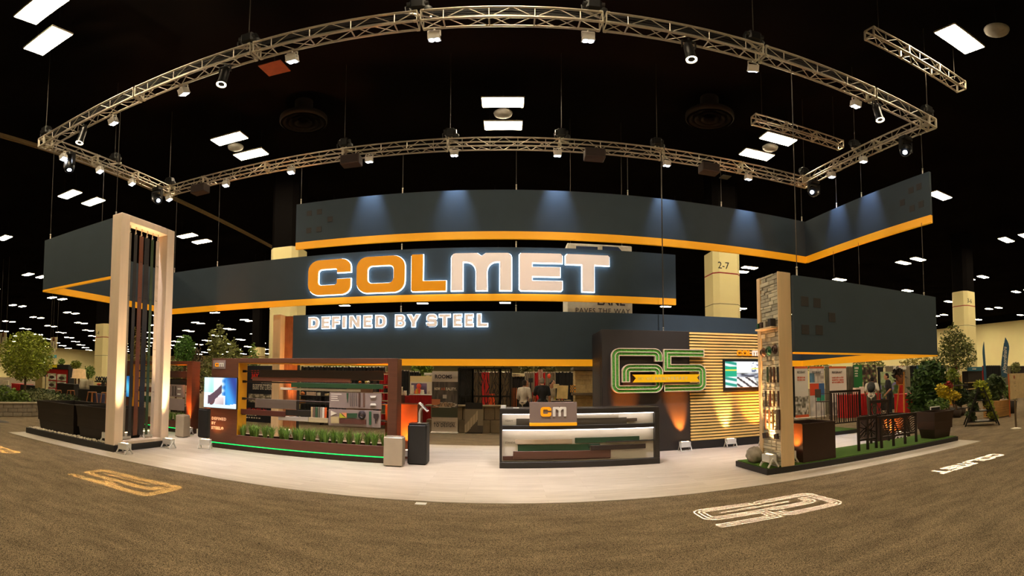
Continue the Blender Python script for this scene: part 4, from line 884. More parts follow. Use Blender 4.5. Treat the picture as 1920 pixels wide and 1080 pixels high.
def onpier(name, poly, c, th=.02, label=None):
    L = [(atX(x, y, XS).y, atX(x, y, XS).z) for x, y in poly]; m = MB(); m.prism([L], lambda p, q, d: Vector((XS + d, p, q)), th); m.fixn = True
    return m.obj(name, mat('sample_%d_%d_%d' % c, c, .5), pr, label=label)
MB().bbox(PX - .16, PX + .0, yn + .02, yf - .02, atX(1445, 616, XS).z - .01, atX(1445, 616, XS).z + .02, .004).obj('shelf', m_pale, pr)
sz = atX(1445, 616, XS).z + .021
for k, (f, c, h, w_) in enumerate(((.9, (24, 70, 46), .1, .06), (.72, (58, 38, 26), .11, .09), (.5, (150, 142, 128), .11, .08), (.22, (34, 28, 28), .14, .1))):
    y = yn + (yf - yn) * f; MB().bbox(PX - .13, PX - .02, y - w_ / 2, y + w_ / 2, sz, sz + h, .006).obj('sample_block', mat('sample_%d_%d_%d' % c, c, .5), pr, label=['green', 'brown', 'grey', 'black'][k] + ' sample block')
for k, (x, y, c) in enumerate(((1431, 661, (84, 54, 40)), (1441.5, 658, (24, 80, 56)), (1453, 655, (66, 44, 38)))):
    m = MB(); c0 = atX(x, y, XS - .03); [m.lathe([(r, -.012), (r + .011, 0), (r, .012), (r - .011, 0), (r, -.012)], c0 + Vector((-.012 * q, 0, 0)), 18, axis=(1, 0, 0)) for q, r in enumerate((.075, .066, .055, .042))]; m.obj('edging_coil', mat('coil_%d' % k, c, .35, metal=.3), pr, label=['brown', 'green', 'dark brown'][k] + ' edging coil')
for y0, y1, xs_, cs in ((688, 717, (1437, 1443, 1449, 1456), ((28, 52, 30), (60, 44, 30), (80, 44, 24), (26, 22, 20))), (733, 762, (1434, 1442, 1449, 1457), ((24, 20, 18), (84, 40, 24), (96, 66, 24), (90, 54, 40))), (768, 806, (1433, 1440, 1447, 1454, 1459), ((80, 50, 34), (110, 76, 48), (84, 64, 22), (120, 104, 88), (56, 28, 20)))):
    for x, c in zip(xs_, cs): onpier('sample_stake', [(x, y0), (x + 2, y0), (x + 2.6, y1), (x + .6, y1)], c)
for x, y in ((1433, 817), (1454, 819)): onpier('sample_bracket', [(x - 4, y - 5), (x + 3, y - 6), (x + 4, y + 4), (x - 3, y + 5)], (40, 28, 22), .05)
rk = MB(); rk.ball((4.45, 7.75, PZ + .13), (.16, .17, .15), 14, 9); random.seed(3)
rk.v = [v + Vector((random.uniform(-.018, .018), random.uniform(-.018, .018), random.uniform(-.018, .018))) for v in rk.v]
o = rk.obj('boulder', mat('boulder_grey', (150, 140, 122), .9, var=.25, scale=9, bump=.6)); tag(o, 'round grey boulder at the foot of the stone pier', 'rock')
uplight(4.42, 7.18, PZ, pi / 2, 'white floor uplight before the stone pier on the grass', (4.62, 7.5, 1.5), 420, (1, .55, .22), 46)
planter(5.1, 5.88, 7.1, 7.9, PZ, .68, .0, 'square bronze planter beside the stone pier with orange side', m_bronze)
uplight(4.94, 7.32, PZ, pi / 2, 'white floor uplight squeezed between pier and bronze planter', (5.1, 7.32, .62), 260, AMB, 100)
planter(9.0, 9.8, 7.12, 7.75, PZ, .62, .1, 'tapered bronze planter at the right end of the grass platform', m_bronze)
planter(8.72, 10.0, 8.8, 9.5, .012, .62, .0, 'bronze planter lit orange behind the wave screen', m_bronze)
uplight(9.3, 8.5, .012, 0, 'white floor uplight behind the wave screen', (9.35, 8.8, .5), 500, AMB, 120)
m_scr = mat('screen_bronze', (44, 32, 26), .4, metal=.3, var=.08)
def screen(name, lab, x0, x1, y, z0, zb, zt, posts, pat):
    t = thing(name, lab, 'screen', ((x0 + x1) / 2, y, z0))
    for p in posts: MB().bbox(p - .025, p + .025, y - .025, y + .025, z0, zt, .004).obj('post', m_scr, t)
    for a, b in ((zb, zb + .04), (zt - .07, zt)): MB().bbox(x0, x1, y - .02, y + .02, a, b, .003).obj('rail', m_scr, t)
    for i, s in enumerate(pat): s.obj('cutout_bar', m_scr, t)
    return t
Fz = PZ
a = atZ(1649, 842, Fz); b = atZ(1722, 829, Fz); yy = 7.3; x0 = 7.34; x1 = 8.5
pat = []
for k in range(9):
    m = MB(); pts = [Vector((x0 + (x1 - x0) * i / 24, yy, .38 + k * .045 + .028 * sin(i * .8 + k * .35) + .012 * sin(i * 1.9 + k))) for i in range(25)]
    for q in range(24): m.bar(pts[q], pts[q + 1], .012, .026)
    pat.append(m)
screen('wave_screen', 'low dark metal screen with wavy cut-outs on the grass platform', x0, x1, yy, Fz, .33, .8, (x0, x0 + .38, x0 + .77, x1), pat)
x0 = 6.78; x1 = 7.3; yy = 7.42; pat = []
for (p, q) in (((0, 0), (1, 1)), ((.1, .85), (.95, .1)), ((.05, .3), (.9, .9)), ((.3, 0), (.6, 1)), ((0, .6), (1, .25)), ((.2, .05), (.95, .6)), ((.5, 0), (1, .8)), ((.02, .12), (.5, .5))):
    pat.append(MB().bar((x0 + .02 + p[0] * (x1 - x0 - .04), yy, .38 + p[1] * .38), (x0 + .02 + q[0] * (x1 - x0 - .04), yy, .38 + q[1] * .38), .012, .022))
screen('branch_screen', 'low dark metal screen of crossing branch bars on the grass platform', x0, x1, yy, Fz, .32, .82, (x0, x0 + .26, x1), pat)
x0 = 7.75; x1 = 8.35; yy = 8.05; pat = []
for cx in (.25, .75):
    for r in (.13, .08):
        m = MB(); c0 = Vector((x0 + (x1 - x0) * cx, yy, .88)); P4 = [c0 + Vector((r * a_, 0, r * 1.2 * b_)) for a_, b_ in ((1, 0), (.5, .87), (-.5, .87), (-1, 0), (-.5, -.87), (.5, -.87))]
        for q in range(6): m.bar(P4[q], P4[(q + 1) % 6], .012, .014)
        pat.append(m)
for cx in (0, .5, 1): pat.append(MB().bar((x0 + (x1 - x0) * cx, yy, .72), (x0 + (x1 - x0) * cx, yy, 1.06), .012, .012))
screen('hexagon_screen', 'dark metal screen with hexagon cut-outs behind the wave screen', x0, x1, yy, Fz, .68, 1.1, (x0, x1), pat)
x0 = atY(1557, 740, 11.4).x; x1 = atY(1612, 740, 11.4).x; pat = [MB().bar((x0 + .05 + (x1 - x0 - .1) * k / 12, 11.4, .3), (x0 + .05 + (x1 - x0 - .1) * k / 12, 11.4, 1.2), .03 + .02 * (k % 2), .012) for k in range(13)]
screen('slatted_gate', 'tall dark gate of upright slats on the rear grass platform', x0, x1, 11.4, PZ, .28, 1.28, (x0, x1), pat)

# ------------------------------------------------------------------ profile spots that project logos on the carpet
def text_loops(body, size, sx=1.0):
    c = bpy.data.curves.new('tmp', 'FONT'); c.body = body; c.size = size; c.resolution_u = 1; o = bpy.data.objects.new('tmp', c); COL.objects.link(o)
    bpy.context.view_layer.update(); me = bpy.data.meshes.new_from_object(o.evaluated_get(bpy.context.evaluated_depsgraph_get()))
    cnt = {}
    for p in me.polygons:
        for e_ in p.edge_keys: cnt[e_] = cnt.get(e_, 0) + 1
    adj = {}
    for (i, j), k in cnt.items():
        if k == 1: adj.setdefault(i, []).append(j); adj.setdefault(j, []).append(i)
    loops = []; seen = set()
    for s in adj:
        if s in seen: continue
        L = [s]; seen.add(s); cur = s
        while True:
            nx = [q for q in adj[cur] if q not in seen]
            if not nx: break
            cur = nx[0]; seen.add(cur); L.append(cur)
        if len(L) > 2: loops.append([(me.vertices[i].co.x * sx, me.vertices[i].co.y) for i in L])
    bpy.data.objects.remove(o); bpy.data.meshes.remove(me); return loops
def area(L): return abs(sum(L[i - 1][0] * L[i][1] - L[i][0] * L[i - 1][1] for i in range(len(L)))) / 2
def inside(p, L):
    c = False
    for i in range(len(L)):
        (x1, y1), (x2, y2) = L[i - 1], L[i]
        if (y1 > p[1]) != (y2 > p[1]) and p[0] < (x2 - x1) * (p[1] - y1) / (y2 - y1) + x1: c = not c
    return c
def projector(lab, lx, loops, X0, X1, Y0, Y1, color, power, ly=7.08):
    # loops in a unit box (u to the right, v up); thrown on the carpet turned by half a turn
    z = ZB; t = thing('profile_spot', lab, 'stage lamp', (lx, ly, z), 'black profile spotlights on the front truss')
    L = Vector((lx, ly - .05, z - .2)); C = Vector(((X0 + X1) / 2, (Y0 + Y1) / 2, 0)); ax = (C - L).normalized(); d, a, b, _ = MB().frame(L, L + ax)
    sh = MB(); n = 16
    for (q0, r0, q1, r1) in ((-.12, .07, -.02, .085), (-.02, .085, .22, .085), (.22, .085, .36, .1)):
        sh.cyl(L + ax * q0, L + ax * q1, r0, r1, n, cap=False)
    sh.cyl(L - ax * .125, L - ax * .12, .07, n=n); sh.obj('barrel', m_blackm, t)
    k = MB(); s = Vector((.12, 0, 0)); k.bar(L + s, L + s + Vector((0, 0, .17)), .02, .04); k.bar(L - s, L - s + Vector((0, 0, .17)), .02, .04); k.bar(L - s + Vector((0, 0, .17)), L + s + Vector((0, 0, .17)), .04, .02); k.cyl(L + Vector((0, 0, .17)), L + Vector((0, 0, .25)), .02, n=6); k.obj('yoke', m_blackm, t)
    ring_ = MB(); c = L + ax * .345; vs = []
    for r in (.062, .094):
        for i in range(20): vs.append(c + (a * cos(2 * pi * i / 20) + b * sin(2 * pi * i / 20)) * r)
    ring_.add(vs, [(i, (i + 1) % 20, 20 + (i + 1) % 20, 20 + i) for i in range(20)]); ring_.obj('lens_rim', m_wlens, t)
    D = .1; pc = L + ax * D
    def mp_(u, v):
        P = Vector((X1 - u * (X1 - X0), Y1 - v * (Y1 - Y0), 0)); r = P - L; k_ = D / r.dot(ax); q = L + r * k_ - pc; return (q.dot(a), q.dot(b))
    HL = [[mp_(*p) for p in Lp] for Lp in loops]
    out = []; isl = []
    for i, Lp in enumerate(HL):
        dep = sum(1 for j, o_ in enumerate(HL) if j != i and area(o_) > area(Lp) and inside(Lp[0], o_)); (isl if dep % 2 else out).append(Lp)
    m = MB(); R = .021; T = lambda p, q, dd: pc + a * p + b * q + ax * dd
    m.prism([[(R * cos(2 * pi * i / 24), R * sin(2 * pi * i / 24)) for i in range(24)]] + out, T, 0)
    for Lp in isl: m.prism([Lp], T, 0)
    m.obj('gobo_plate', mat('gobo_black', (3, 3, 3), .9, var=0), t)
    spot('beam', L, C, power, color, 2 * math.degrees(math.atan(.0172 / D)), .05, 0.0, t); return t
def loops65(lw=10):
    # the two numerals as bands of four thin lines; the six is interrupted where the ribbon crosses it
    six = p65(SIX, 5); i0 = max(i for i, q in enumerate(six) if q.x > 890 and q.y < 330 and q.x > 700)
    A = six[:i0 + 1] + [Vector((900, 168))]; B = [Vector((900, 352))] + [q for q in six[i0 + 1:]]
    Ls = []
    for pth in (A, B, p65(FIVE, 5)):
        Ls.append([(p / 1765, q / 800) for p, q in band(pth, -54 - lw, 54 + lw)])
        for o_ in (-27, 27): Ls.append([(p / 1765, q / 800) for p, q in band([pth[0].lerp(pth[1], .02)] + pth[1:-1] + [pth[-1].lerp(pth[-2], .02)], o_ - 27 + lw, o_ + 27 - lw)])
    tl = text_loops('ANNIVERSARY', 110); mx_ = max(p[0] for L in tl for p in L)
    Ls += [[((520 + p[0] * 1000 / mx_) / 1765, (222 + p[1]) / 800) for p in L] for L in tl]
    return Ls
def loops_name():
    Ls = []; x = 0
    for ch in 'COLMET':
        w_, lp = glyph(ch); Ls += [[((x + p) / 8.3, q) for p, q in L] for L in lp]; x += w_ + .16
    return Ls
G65 = loops65(); GN = loops_name()
projector('black profile spotlight projecting the white 65 logo on the carpet', 2.95, G65, 2.25, 4.15, 4.72, 5.6, (1, .93, .9), 24000)
projector('black profile spotlight projecting the golden 65 logo on the carpet', -4.95, G65, -6.15, -4.3, 4.68, 5.55, (1, .62, .2), 17000)
projector('black profile spotlight projecting the white name on the carpet', 7.25, GN, 6.3, 8.4, 4.84, 5.19, (1, .95, .9), 26000)
projector('black profile spotlight projecting the golden name on the carpet', -9.1, GN, -10.3, -8.2, 4.72, 5.1, (1, .6, .18), 15000)
t = MB().bbox(-1.2, -1.05, 6.24, 6.36, .0, .006, .002).obj('floor_card', m_white); tag(t, 'small white card lying on the carpet by the plank floor edge', 'card')
# ------------------------------------------------------------------ background: neighbouring stands
def dashes(parent, x, y, Y, w, h, n, m, seed=1):   # a line of print too small to read
    r = random.Random(seed); mm = MB(); q = 0.0
    for k in range(n):
        L = w / n; mm.box(x + q, x + q + L * r.uniform(.5, .85), Y - .003, Y, y, y + h * r.uniform(.75, 1)); q += L
    return mm.obj('print_line', m, parent, kind='stuff')
def X_(x, Y, y=710): return atY(x, y, Y).x
def Z_(x, y, Y): return atY(x, y, Y).z
PLAIN = {}
def pm(c, rough=.6, **k): return mat('plain_%d_%d_%d' % tuple(c), c, rough, **k)
def pbox(name, lab, cat, x0, x1, y0, y1, Y, c, depth=.4, z0=None, top=None, group=None, m=None):
    # a box seen between photo pixels x0..x1, y0 (top)..y1 at depth Y; z0 overrides its foot
    a = X_(x0, Y); b = X_(x1, Y); zt = Z_((x0 + x1) / 2, y0, Y); zb = Z_((x0 + x1) / 2, y1, Y) if z0 is None else z0
    t = thing(name, lab, cat, ((a + b) / 2, Y + depth / 2, zb), group); MB().bbox(a, b, Y, Y + depth, zb, zt, .012).obj('body', m or pm(c), t)
    if top: MB().bbox(a - .02, b + .02, Y - .02, Y + depth + .02, zt, zt + .03, .006).obj('top', pm(top), t)
    return t
def hookup(t, x, y, z, zt):
    MB().bar((x, y, z), (x, y + .35, zt), .02, .02).obj('hook', m_alu2, t)
def drape(x0, x1, y0, Y, c, lab, zb=.02, poles=True):
    a = X_(x0, Y); b = X_(x1, Y); zt = Z_((x0 + x1) / 2, y0, Y); t = thing('drape', lab, 'drape', ((a + b) / 2, Y, zb)); n = max(8, int((b - a) / .07)); n -= n % 2
    m = MB(); vs = []
    for i in range(n + 1):
        x = a + (b - a) * i / n; y = Y + (.035 if i % 2 else -.035) * (.6 + .4 * sin(i * 1.7)); vs += [(x, y, zb), (x, y + .004, zt)]
    m.add(vs, [(2 * i, 2 * i + 2, 2 * i + 3, 2 * i + 1) for i in range(n)]); m.obj('cloth', pm(c, .85), t)
    MB().cyl((a, Y + .02, zt - .02), (b, Y + .02, zt - .02), .025, n=8).obj('top_rail', m_alu2, t)
    if poles:
        for x in (a, b): MB().cyl((x, Y + .05, 0), (x, Y + .05, zt), .022, n=8).obj('pole', m_alu2, t)
    return t
def rollup(x0, x1, y0, y1, Y, f, lab, res=(36, 72), base=(220, 214, 200)):
    a = X_(x0, Y); b = X_(x1, Y); zt = Z_((x0 + x1) / 2, y0, Y); zb = max(.06, Z_((x0 + x1) / 2, y1, Y)); t = thing('rollup_banner', lab, 'banner', ((a + b) / 2, Y, 0))
    canvas('banner_sheet', b - a, zt - zb, (a, Y, zb), f, m_print, t, res=res); MB().bbox(a - .02, b + .02, Y - .1, Y + .1, .0, zb, .02).obj('base', pm(base), t)
    MB().cyl(((a + b) / 2, Y + .03, zb), ((a + b) / 2, Y + .03, zt), .012, n=6).obj('pole', m_alu2, t); return t
def leafset(m, c, r, n, s, rnd, lo=.25):
    c = Vector(c)
    for k in range(n):
        while True:
            q = Vector((rnd.uniform(-1, 1), rnd.uniform(-1, 1), rnd.uniform(-1, 1)))
            if lo < q.length < 1: break
        p = c + Vector((q.x * r[0], q.y * r[1], q.z * r[2])); a = Vector((rnd.gauss(0, 1), rnd.gauss(0, 1), rnd.gauss(0, .6))).normalized(); b = a.cross(Vector((rnd.gauss(0, 1), rnd.gauss(0, 1), rnd.gauss(0, 1)))).normalized(); L = s * rnd.uniform(.6, 1.3)
        bb = len(m.v); m.v += [p - a * L, p + b * L * .45, p + a * L, p - b * L * .45]; m.f.append([bb, bb + 1, bb + 2, bb + 3]); m.mi.append(0); m.sm.append(False)
def leafmat(c): return mat('leaf_%d_%d_%d' % c, c, .6, isl=.5, var=0)
def plant(name, lab, x, y, z0, blobs, n, s, c, trunk=None, seed=1, group=None, cat='plant', pot=None, tc=(96, 70, 44)):
    rnd = random.Random(seed); t = thing(name, lab, cat, (x, y, z0), group); m = MB(); tot = sum(b[3] * b[4] * b[5] for b in blobs)
    for dx, dy, dz, rx, ry, rz in blobs: leafset(m, (x + dx, y + dy, z0 + dz), (rx, ry, rz), max(8, int(n * rx * ry * rz / tot)), s, rnd)
    m.obj('foliage', leafmat(c), t, kind='stuff')
    if trunk: k = MB(); k.tube([(x, y, z0), (x + .02, y, z0 + trunk * .5), (x, y, z0 + trunk)], [trunk_r(trunk)] * 3, 8); k.obj('trunk', pm(tc, .8), t)
    if pot: MB().lathe([(0, 0), (pot[0] * .75, 0), (pot[0], pot[1]), (pot[0] * .9, pot[1]), (pot[0] * .85, pot[1] * .8), (0, pot[1] * .8)], (x, y, z0), 14).obj('pot', pm(pot[2]), t)
    return t
def trunk_r(h): return .03 + .012 * h
def clutter(name, lab, cat, x0, x1, y0, y1, Y, c, kind='box', group=None, z0=None):
    a = X_(x0, Y); b = X_(x1, Y); zt = Z_((x0 + x1) / 2, y0, Y); zb = Z_((x0 + x1) / 2, y1, Y) if z0 is None else z0; w_ = b - a; t = thing(name, lab, cat, ((a + b) / 2, Y, zb), group); h = zt - zb; cx = (a + b) / 2; m = pm(c)
    if kind == 'jar': MB().lathe([(0, zb), (w_ * .42, zb), (w_ * .5, zb + h * .3), (w_ * .38, zb + h * .8), (w_ * .42, zt), (w_ * .3, zt), (0, zt - .01)], (cx, Y, 0), 12).obj('body', m, t)
    elif kind == 'ball': MB().ball((cx, Y, zb + h / 2), (w_ / 2, w_ / 2, h / 2), 12, 8).obj('body', m, t)
    else: MB().bbox(a, b, Y - w_ * .3, Y + w_ * .3, zb, zt, .01).obj('body', m, t)
    return t

# --- behind the left half: stone and fire-feature stand seen through the near frame
drape(545, 722, 687, 18.6, (24, 23, 24), 'long black drape behind the near display frame')
def navy(u, v):
    if v < .36 and .1 < u < .95 and sin(u * 60) * sin(v * 50) > .55: return (190, 190, 190)
    if .02 < u < .5 and .36 < v < .52: return mixc((120, 110, 80), (200, 190, 150), .5 + .5 * sin(u * 40 + v * 21))
    if .55 < u < .92 and .38 < v < .52: return mixc((40, 46, 40), (190, 180, 150), .5 + .6 * sin(u * 60))
    return (22, 24, 34)
t = pbox('banner_wall', 'dark navy display banner with red and white lettering behind the near frame', 'banner', 453, 517, 685.5, 795, 16.4, (24, 26, 38), .06, z0=.02)
Yn = 16.38; xn = X_(456, Yn)
text('Build the Lifestyle', .3, (X_(474, Yn), Yn, Z_(500, 731, Yn)), m_ltext, t, off=.0, width=X_(516, Yn) - X_(474, Yn)); dashes(t, X_(490, Yn), Z_(500, 718.5, Yn), Yn, X_(515, Yn) - X_(490, Yn), .05, 9, m_ltext, 2); dashes(t, X_(478, Yn), Z_(500, 723, Yn), Yn, X_(515, Yn) - X_(478, Yn), .05, 12, m_ltext, 3)
m_rl = mat('letter_red', (206, 40, 34), .5); text('JAY', .2, (X_(472, Yn), Yn, Z_(490, 708, Yn)), m_rl, t, off=.012); dashes(t, X_(471, Yn), Z_(490, 699, Yn), Yn, X_(505, Yn) - X_(471, Yn), .12, 6, m_rl, 4); text('RING OUTD IN', .2, (X_(457, Yn), Yn, Z_(490, 773, Yn)), m_rl, t, off=.004, width=X_(500, Yn) - X_(457, Yn)); dashes(t, X_(463, Yn), Z_(490, 780.5, Yn), Yn, .5, .1, 5, m_ltext, 5); dashes(t, X_(459, Yn), Z_(490, 785.5, Yn), Yn, .8, .05, 7, m_ltext, 6)
canvas('photo_strip', X_(513, Yn) - X_(467, Yn), .32, (X_(467, Yn), Yn - .01, Z_(490, 755, Yn)), lambda u, v: mixc((60, 54, 44), (240, 230, 210), vn(u * 2.5, v, 8, 3)), m_print, t, res=(24, 6)).name
# back left pier with ribbed face
bp_ = thing('ribbed_fin', 'tall cream fin with a corrugated copper-lit face at the back left of the stand', 'pier', (-6.4, 12.7, .012))
xa, xb, xc = X_(514, 12.75), X_(528, 12.75), X_(553, 12.75)
MB().bbox(xa, xb, 12.6, 13.1, .012, 3.5, .008).obj('side_post', m_pale, bp_)
cr = MB(); n = 22; vs = []
for i in range(n + 1): vs += [(xb + (xc - xb) * i / n, 12.9 + (.025 if i % 2 else 0), .012), (xb + (xc - xb) * i / n, 12.9 + (.025 if i % 2 else 0), 3.48)]
cr.add(vs, [(2 * i, 2 * i + 2, 2 * i + 3, 2 * i + 1) for i in range(n)]); cr.obj('corrugated_sheet', mat('corrugated_metal', (190, 130, 92), .4, metal=.4), bp_); MB().box(xb, xc, 12.93, 13.1, .012, 3.46).obj('backing', m_black, bp_)
uplight((xb + xc) / 2 + .05, 12.62, .012, 0, 'white floor uplight before the corrugated fin', ((xb + xc) / 2 + .05, 12.9, 2.6), 900, (1, .42, .12), 26)
# goods on the shelves seen between the sample boards
sh = thing('shelf_unit', 'black shelf unit with fire bowls and tiles behind the near frame', 'shelf', (X_(600, 17.2), 17.4, 0))
for y in (742, 757, 770, 786): MB().bbox(X_(549, 17.2), X_(655, 17.2), 17.2, 17.6, Z_(600, y + 1.5, 17.2), Z_(600, y, 17.2), .006).obj('shelf_board', pm((40, 36, 32)), sh)
for x in (549, 601, 654): MB().bbox(X_(x, 17.2), X_(x + 1.5, 17.2), 17.22, 17.58, 0, Z_(600, 735, 17.2), .006).obj('upright', pm((40, 36, 32)), sh)
for k, (x0, x1, y0, y1, c, kd) in enumerate(((549, 561, 733, 742, (190, 116, 30), 'jar'), (564, 572, 734, 742, (200, 110, 40), 'ball'), (577, 592, 735, 742, (196, 170, 150), 'box'), (596, 603, 736, 742, (220, 212, 190), 'box'), (557, 575, 749, 757, (170, 108, 36), 'jar'), (577, 594, 749, 757, (78, 80, 74), 'box'), (610, 618, 738, 742, (200, 180, 140), 'box'))): clutter('fire_bowl' if kd != 'box' else 'tile_sample', ['orange kettle-shaped bowl at the left end of the shelf behind the frame', 'orange ball-shaped burner on the top shelf behind the frame', 'pale pink tile on the top shelf behind the frame', 'white tile on the top shelf behind the frame', 'wide amber bowl on the second shelf behind the frame', 'dark grey stone tile on the second shelf behind the frame', 'tan tile at the right end of the top shelf'][k], 'bowl' if kd != 'box' else 'tile', x0, x1, y0, y1, 17.4, c, kd)
drape(712, 731, 698, 18.2, (176, 22, 24), 'red pleated drape behind the right post of the near frame')
s2 = thing('goods_rack', 'pale rack of plates and pots behind the right end of the near frame', 'shelf', (X_(722, 17), 17.2, 0))
for y in (701, 722, 736, 751, 775, 788): MB().bbox(X_(700, 17), X_(731, 17), 17, 17.4, Z_(715, y + 1.6, 17), Z_(715, y, 17), .006).obj('shelf_board', pm((190, 180, 150)), s2)
for x in (700, 730): MB().bbox(X_(x, 17), X_(x + 1.2, 17), 17.02, 17.38, 0, Z_(715, 698, 17), .004).obj('upright', pm((60, 52, 44)), s2)
for k, (x0, x1, y0, y1, c) in enumerate(((712, 718, 741, 751, (200, 186, 150)), (719, 728, 728, 736, (46, 44, 40)), (702, 710, 742, 751, (160, 150, 120)), (715, 726, 760, 775, (120, 130, 110)))): clutter('pot', ['cream pot on the pale rack', 'black round pot on the pale rack', 'small tan pot at the left of the pale rack', 'grey-green plate leaning on the lowest pale rack board'][k], 'pot', x0, x1, y0, y1, 17.2, c, 'jar')
for k, (x, c) in enumerate(((653, (210, 150, 50)), (672, (200, 110, 40)), (684, (220, 200, 120)), (688, (230, 226, 210)))): clutter('round_sample', ['amber ring sample left of the green board end', 'orange ball sample above the green board', 'straw coloured ball above the green board', 'white ball above the green board end'][k], 'ornament', x, x + 6, 714, 719.5, 17.2, c, 'ball', z0=Z_(672, 719, 17.0) + .001)
sg2 = pbox('sample_stand', 'low stand of patterned tiles behind the mauve sample panels', 'stand', 650, 699, 719, 800, 17.0, (120, 84, 60), .4, z0=0)
# pots on a red box beside the frame post
drape(744, 767, 694, 19, (20, 19, 20), 'black drape panel right of the near frame post'); drape(768, 786, 696, 19, (26, 24, 24), 'short black drape beside the pale flower poster')
pbox('red_box', 'red cloth covered box behind the tall brown planter', 'box', 744, 768, 742, 800, 17.6, (150, 20, 22), .5, z0=0)
pbox('brown_shelf_box', 'brown wooden box supporting the white cylinders', 'box', 740, 757, 741, 754, 17.3, (70, 40, 28), .25, z0=0)
clutter('white_cylinder', 'taller white cylinder on the box right of the frame post', 'cylinder', 746.5, 756.5, 725, 741, 17.45, (226, 214, 190), 'jar'); clutter('white_cylinder', 'shorter white cylinder standing in front of the black drape', 'cylinder', 756.5, 763.5, 732.5, 742, 17.7, (226, 214, 190), 'jar')
# red table with flowers
tb_ = pbox('skirted_table', 'table with red pleated skirt and flower displays left of the grey roll-up banner', 'table', 768, 811, 741, 800, 17.4, (190, 24, 28), .7, z0=0, top=(226, 222, 216))
for k in range(14): MB().bbox(X_(768.5 + k * 3, 17.38), X_(770 + k * 3, 17.38), 17.36, 17.4, .02, Z_(790, 742, 17.4), .01).obj('pleat', pm((176, 20, 24)), tb_)
def flow(u, v):
    if v > .78: return (226, 206, 150)
    if .05 < u < .75 and .1 < v < .75: return mixc((60, 50, 80), (140, 120, 160), vn(u, v, 7, 5)) if not ((u - .38) ** 2 + (v - .42) ** 2 < .03) else (224, 70, 44)
    return (226, 214, 196)
t = thing('flower_poster', 'pale poster with purple picture behind the red table', 'poster', (X_(789, 18.5), 18.5, 0)); canvas('sheet', X_(811, 18.5) - X_(769, 18.5), Z_(789, 705, 18.5) - .8, (X_(769, 18.5), 18.5, .8), flow, m_print, t, res=(20, 20)); MB().bbox(X_(786, 18.6), X_(790, 18.6), 18.53, 18.57, 0, 2.0, .004).obj('easel_leg', m_blackm, t)
for k, (x0, x1, y0, y1, c, kd) in enumerate(((781, 790, 719, 729, (226, 70, 40), 'ball'), (779, 785, 729, 740, (230, 160, 60), 'jar'), (788, 796, 731, 740, (240, 232, 216), 'jar'), (771, 777, 722, 740, (230, 220, 200), 'jar'), (802, 808, 733, 740, (220, 200, 180), 'jar'))): clutter('table_flower', ['round red flower ball on the red table', 'small orange vase on the red table', 'white cup on the red table', 'tall cream vase on the left of the red table', 'small pink vase at the right of the red table'][k], 'vase', x0, x1, y0, y1, 17.7, c, kd)
t = pbox('booth_sign', 'small white booth sign above the flower poster', 'sign', 795, 811, 699, 704, 18.5, (232, 226, 212), .03); t2 = t
# roll-up banner and block wall
def rooms(u, v):
    if v > .83: return (206, 198, 190)
    if v < .24: return (206, 190, 168)
    if v < .4: return (66, 70, 50)
    if (u < .33 and .32 < v < .54) and ((u - .12) ** 2 / .06 + (v - .5) ** 2 / .004 < 1 or (u - .15) ** 2 / .05 + (v - .36) ** 2 / .003 < 1): return (210, 130, 90)
    q = ((u - .52) / .46) ** 2 + ((v - .445) / .045) ** 2
    if .7 < q < 1: return (206, 200, 190)
    if q <= .7: return mixc((80, 66, 56), (220, 190, 160), vn(u * 1, v * 2, 26, 7))
    if .43 < u < .57 and .555 < v < .61: return (196, 192, 186)
    return mixc((56, 52, 50), (110, 104, 98), vn(u * 2, v, 9, 8))
t = rollup(810, 858.5, 696, 812, 15.9, rooms, 'tall grey roll-up banner with a fire bowl picture standing behind the stand', (40, 80), (236, 230, 216))
mdk = mat('letter_dark', (52, 46, 52), .6); Yr = 15.89; pt = lambda x, y: (X_(x, Yr), Yr - .004, Z_(834, y, Yr))
text('ROOMS', .17, pt(815, 709.5), mdk, t, off=.005); text('NOW', .12, pt(814.5, 731.5), m_ltext, t, off=.004, width=.2); text('A R', .12, pt(827.5, 731.5), mat('letter_orange', (214, 110, 70), .5), t, off=.004, width=.14); text('EALITY.', .12, pt(836, 731.5), m_ltext, t, off=.003, width=.36)
text('A NEW SIMPLER WAY', .085, pt(814.5, 794), mdk, t, spacing=1.15, width=.72); text('TO DESIGN.', .165, pt(814, 800.5), mdk, t, spacing=1.15, off=.003, width=.74)
bw = thing('block_wall', 'low taupe garden wall of large blocks in front of the cut-out screens', 'wall', (X_(870, 16.3), 16.5, 0)); m_blk = mat('block_taupe', (136, 122, 98), .85, var=.12, scale=4)
zw = Z_(870, 763, 16.3)
for k in range(7):
    for r in range(2): MB().bbox(X_(800 + k * 20 + (r * 8), 16.3) + .006, X_(820 + k * 20 + (r * 8), 16.3) - .006, 16.3, 16.75, .0 + r * zw / 2 + .004, (r + 1) * zw / 2 - .004, .012).obj('block', m_blk, bw)
MB().bbox(X_(798, 16.3), X_(950, 16.3), 16.26, 16.8, zw, zw + .06, .012).obj('coping', mat('coping_taupe', (150, 136, 110), .8), bw)
t = thing('walkway_poster', 'poster of a stone walkway leaning on the low taupe wall', 'poster', (X_(890, 16.1), 16.1, 0))
def walk(u, v):
    if u < .72 and v < .98 - .9 * max(0, .75 - u): return mixc((176, 160, 130), (206, 190, 160), .5 + .5 * sin(u * 40)) if v > .2 + .9 * max(0, .45 - u) * -1 and v > .9 * u - .1 else mixc((86, 78, 66), (120, 110, 94), v)
    return (150, 138, 116) if v > .3 else (84, 78, 70)
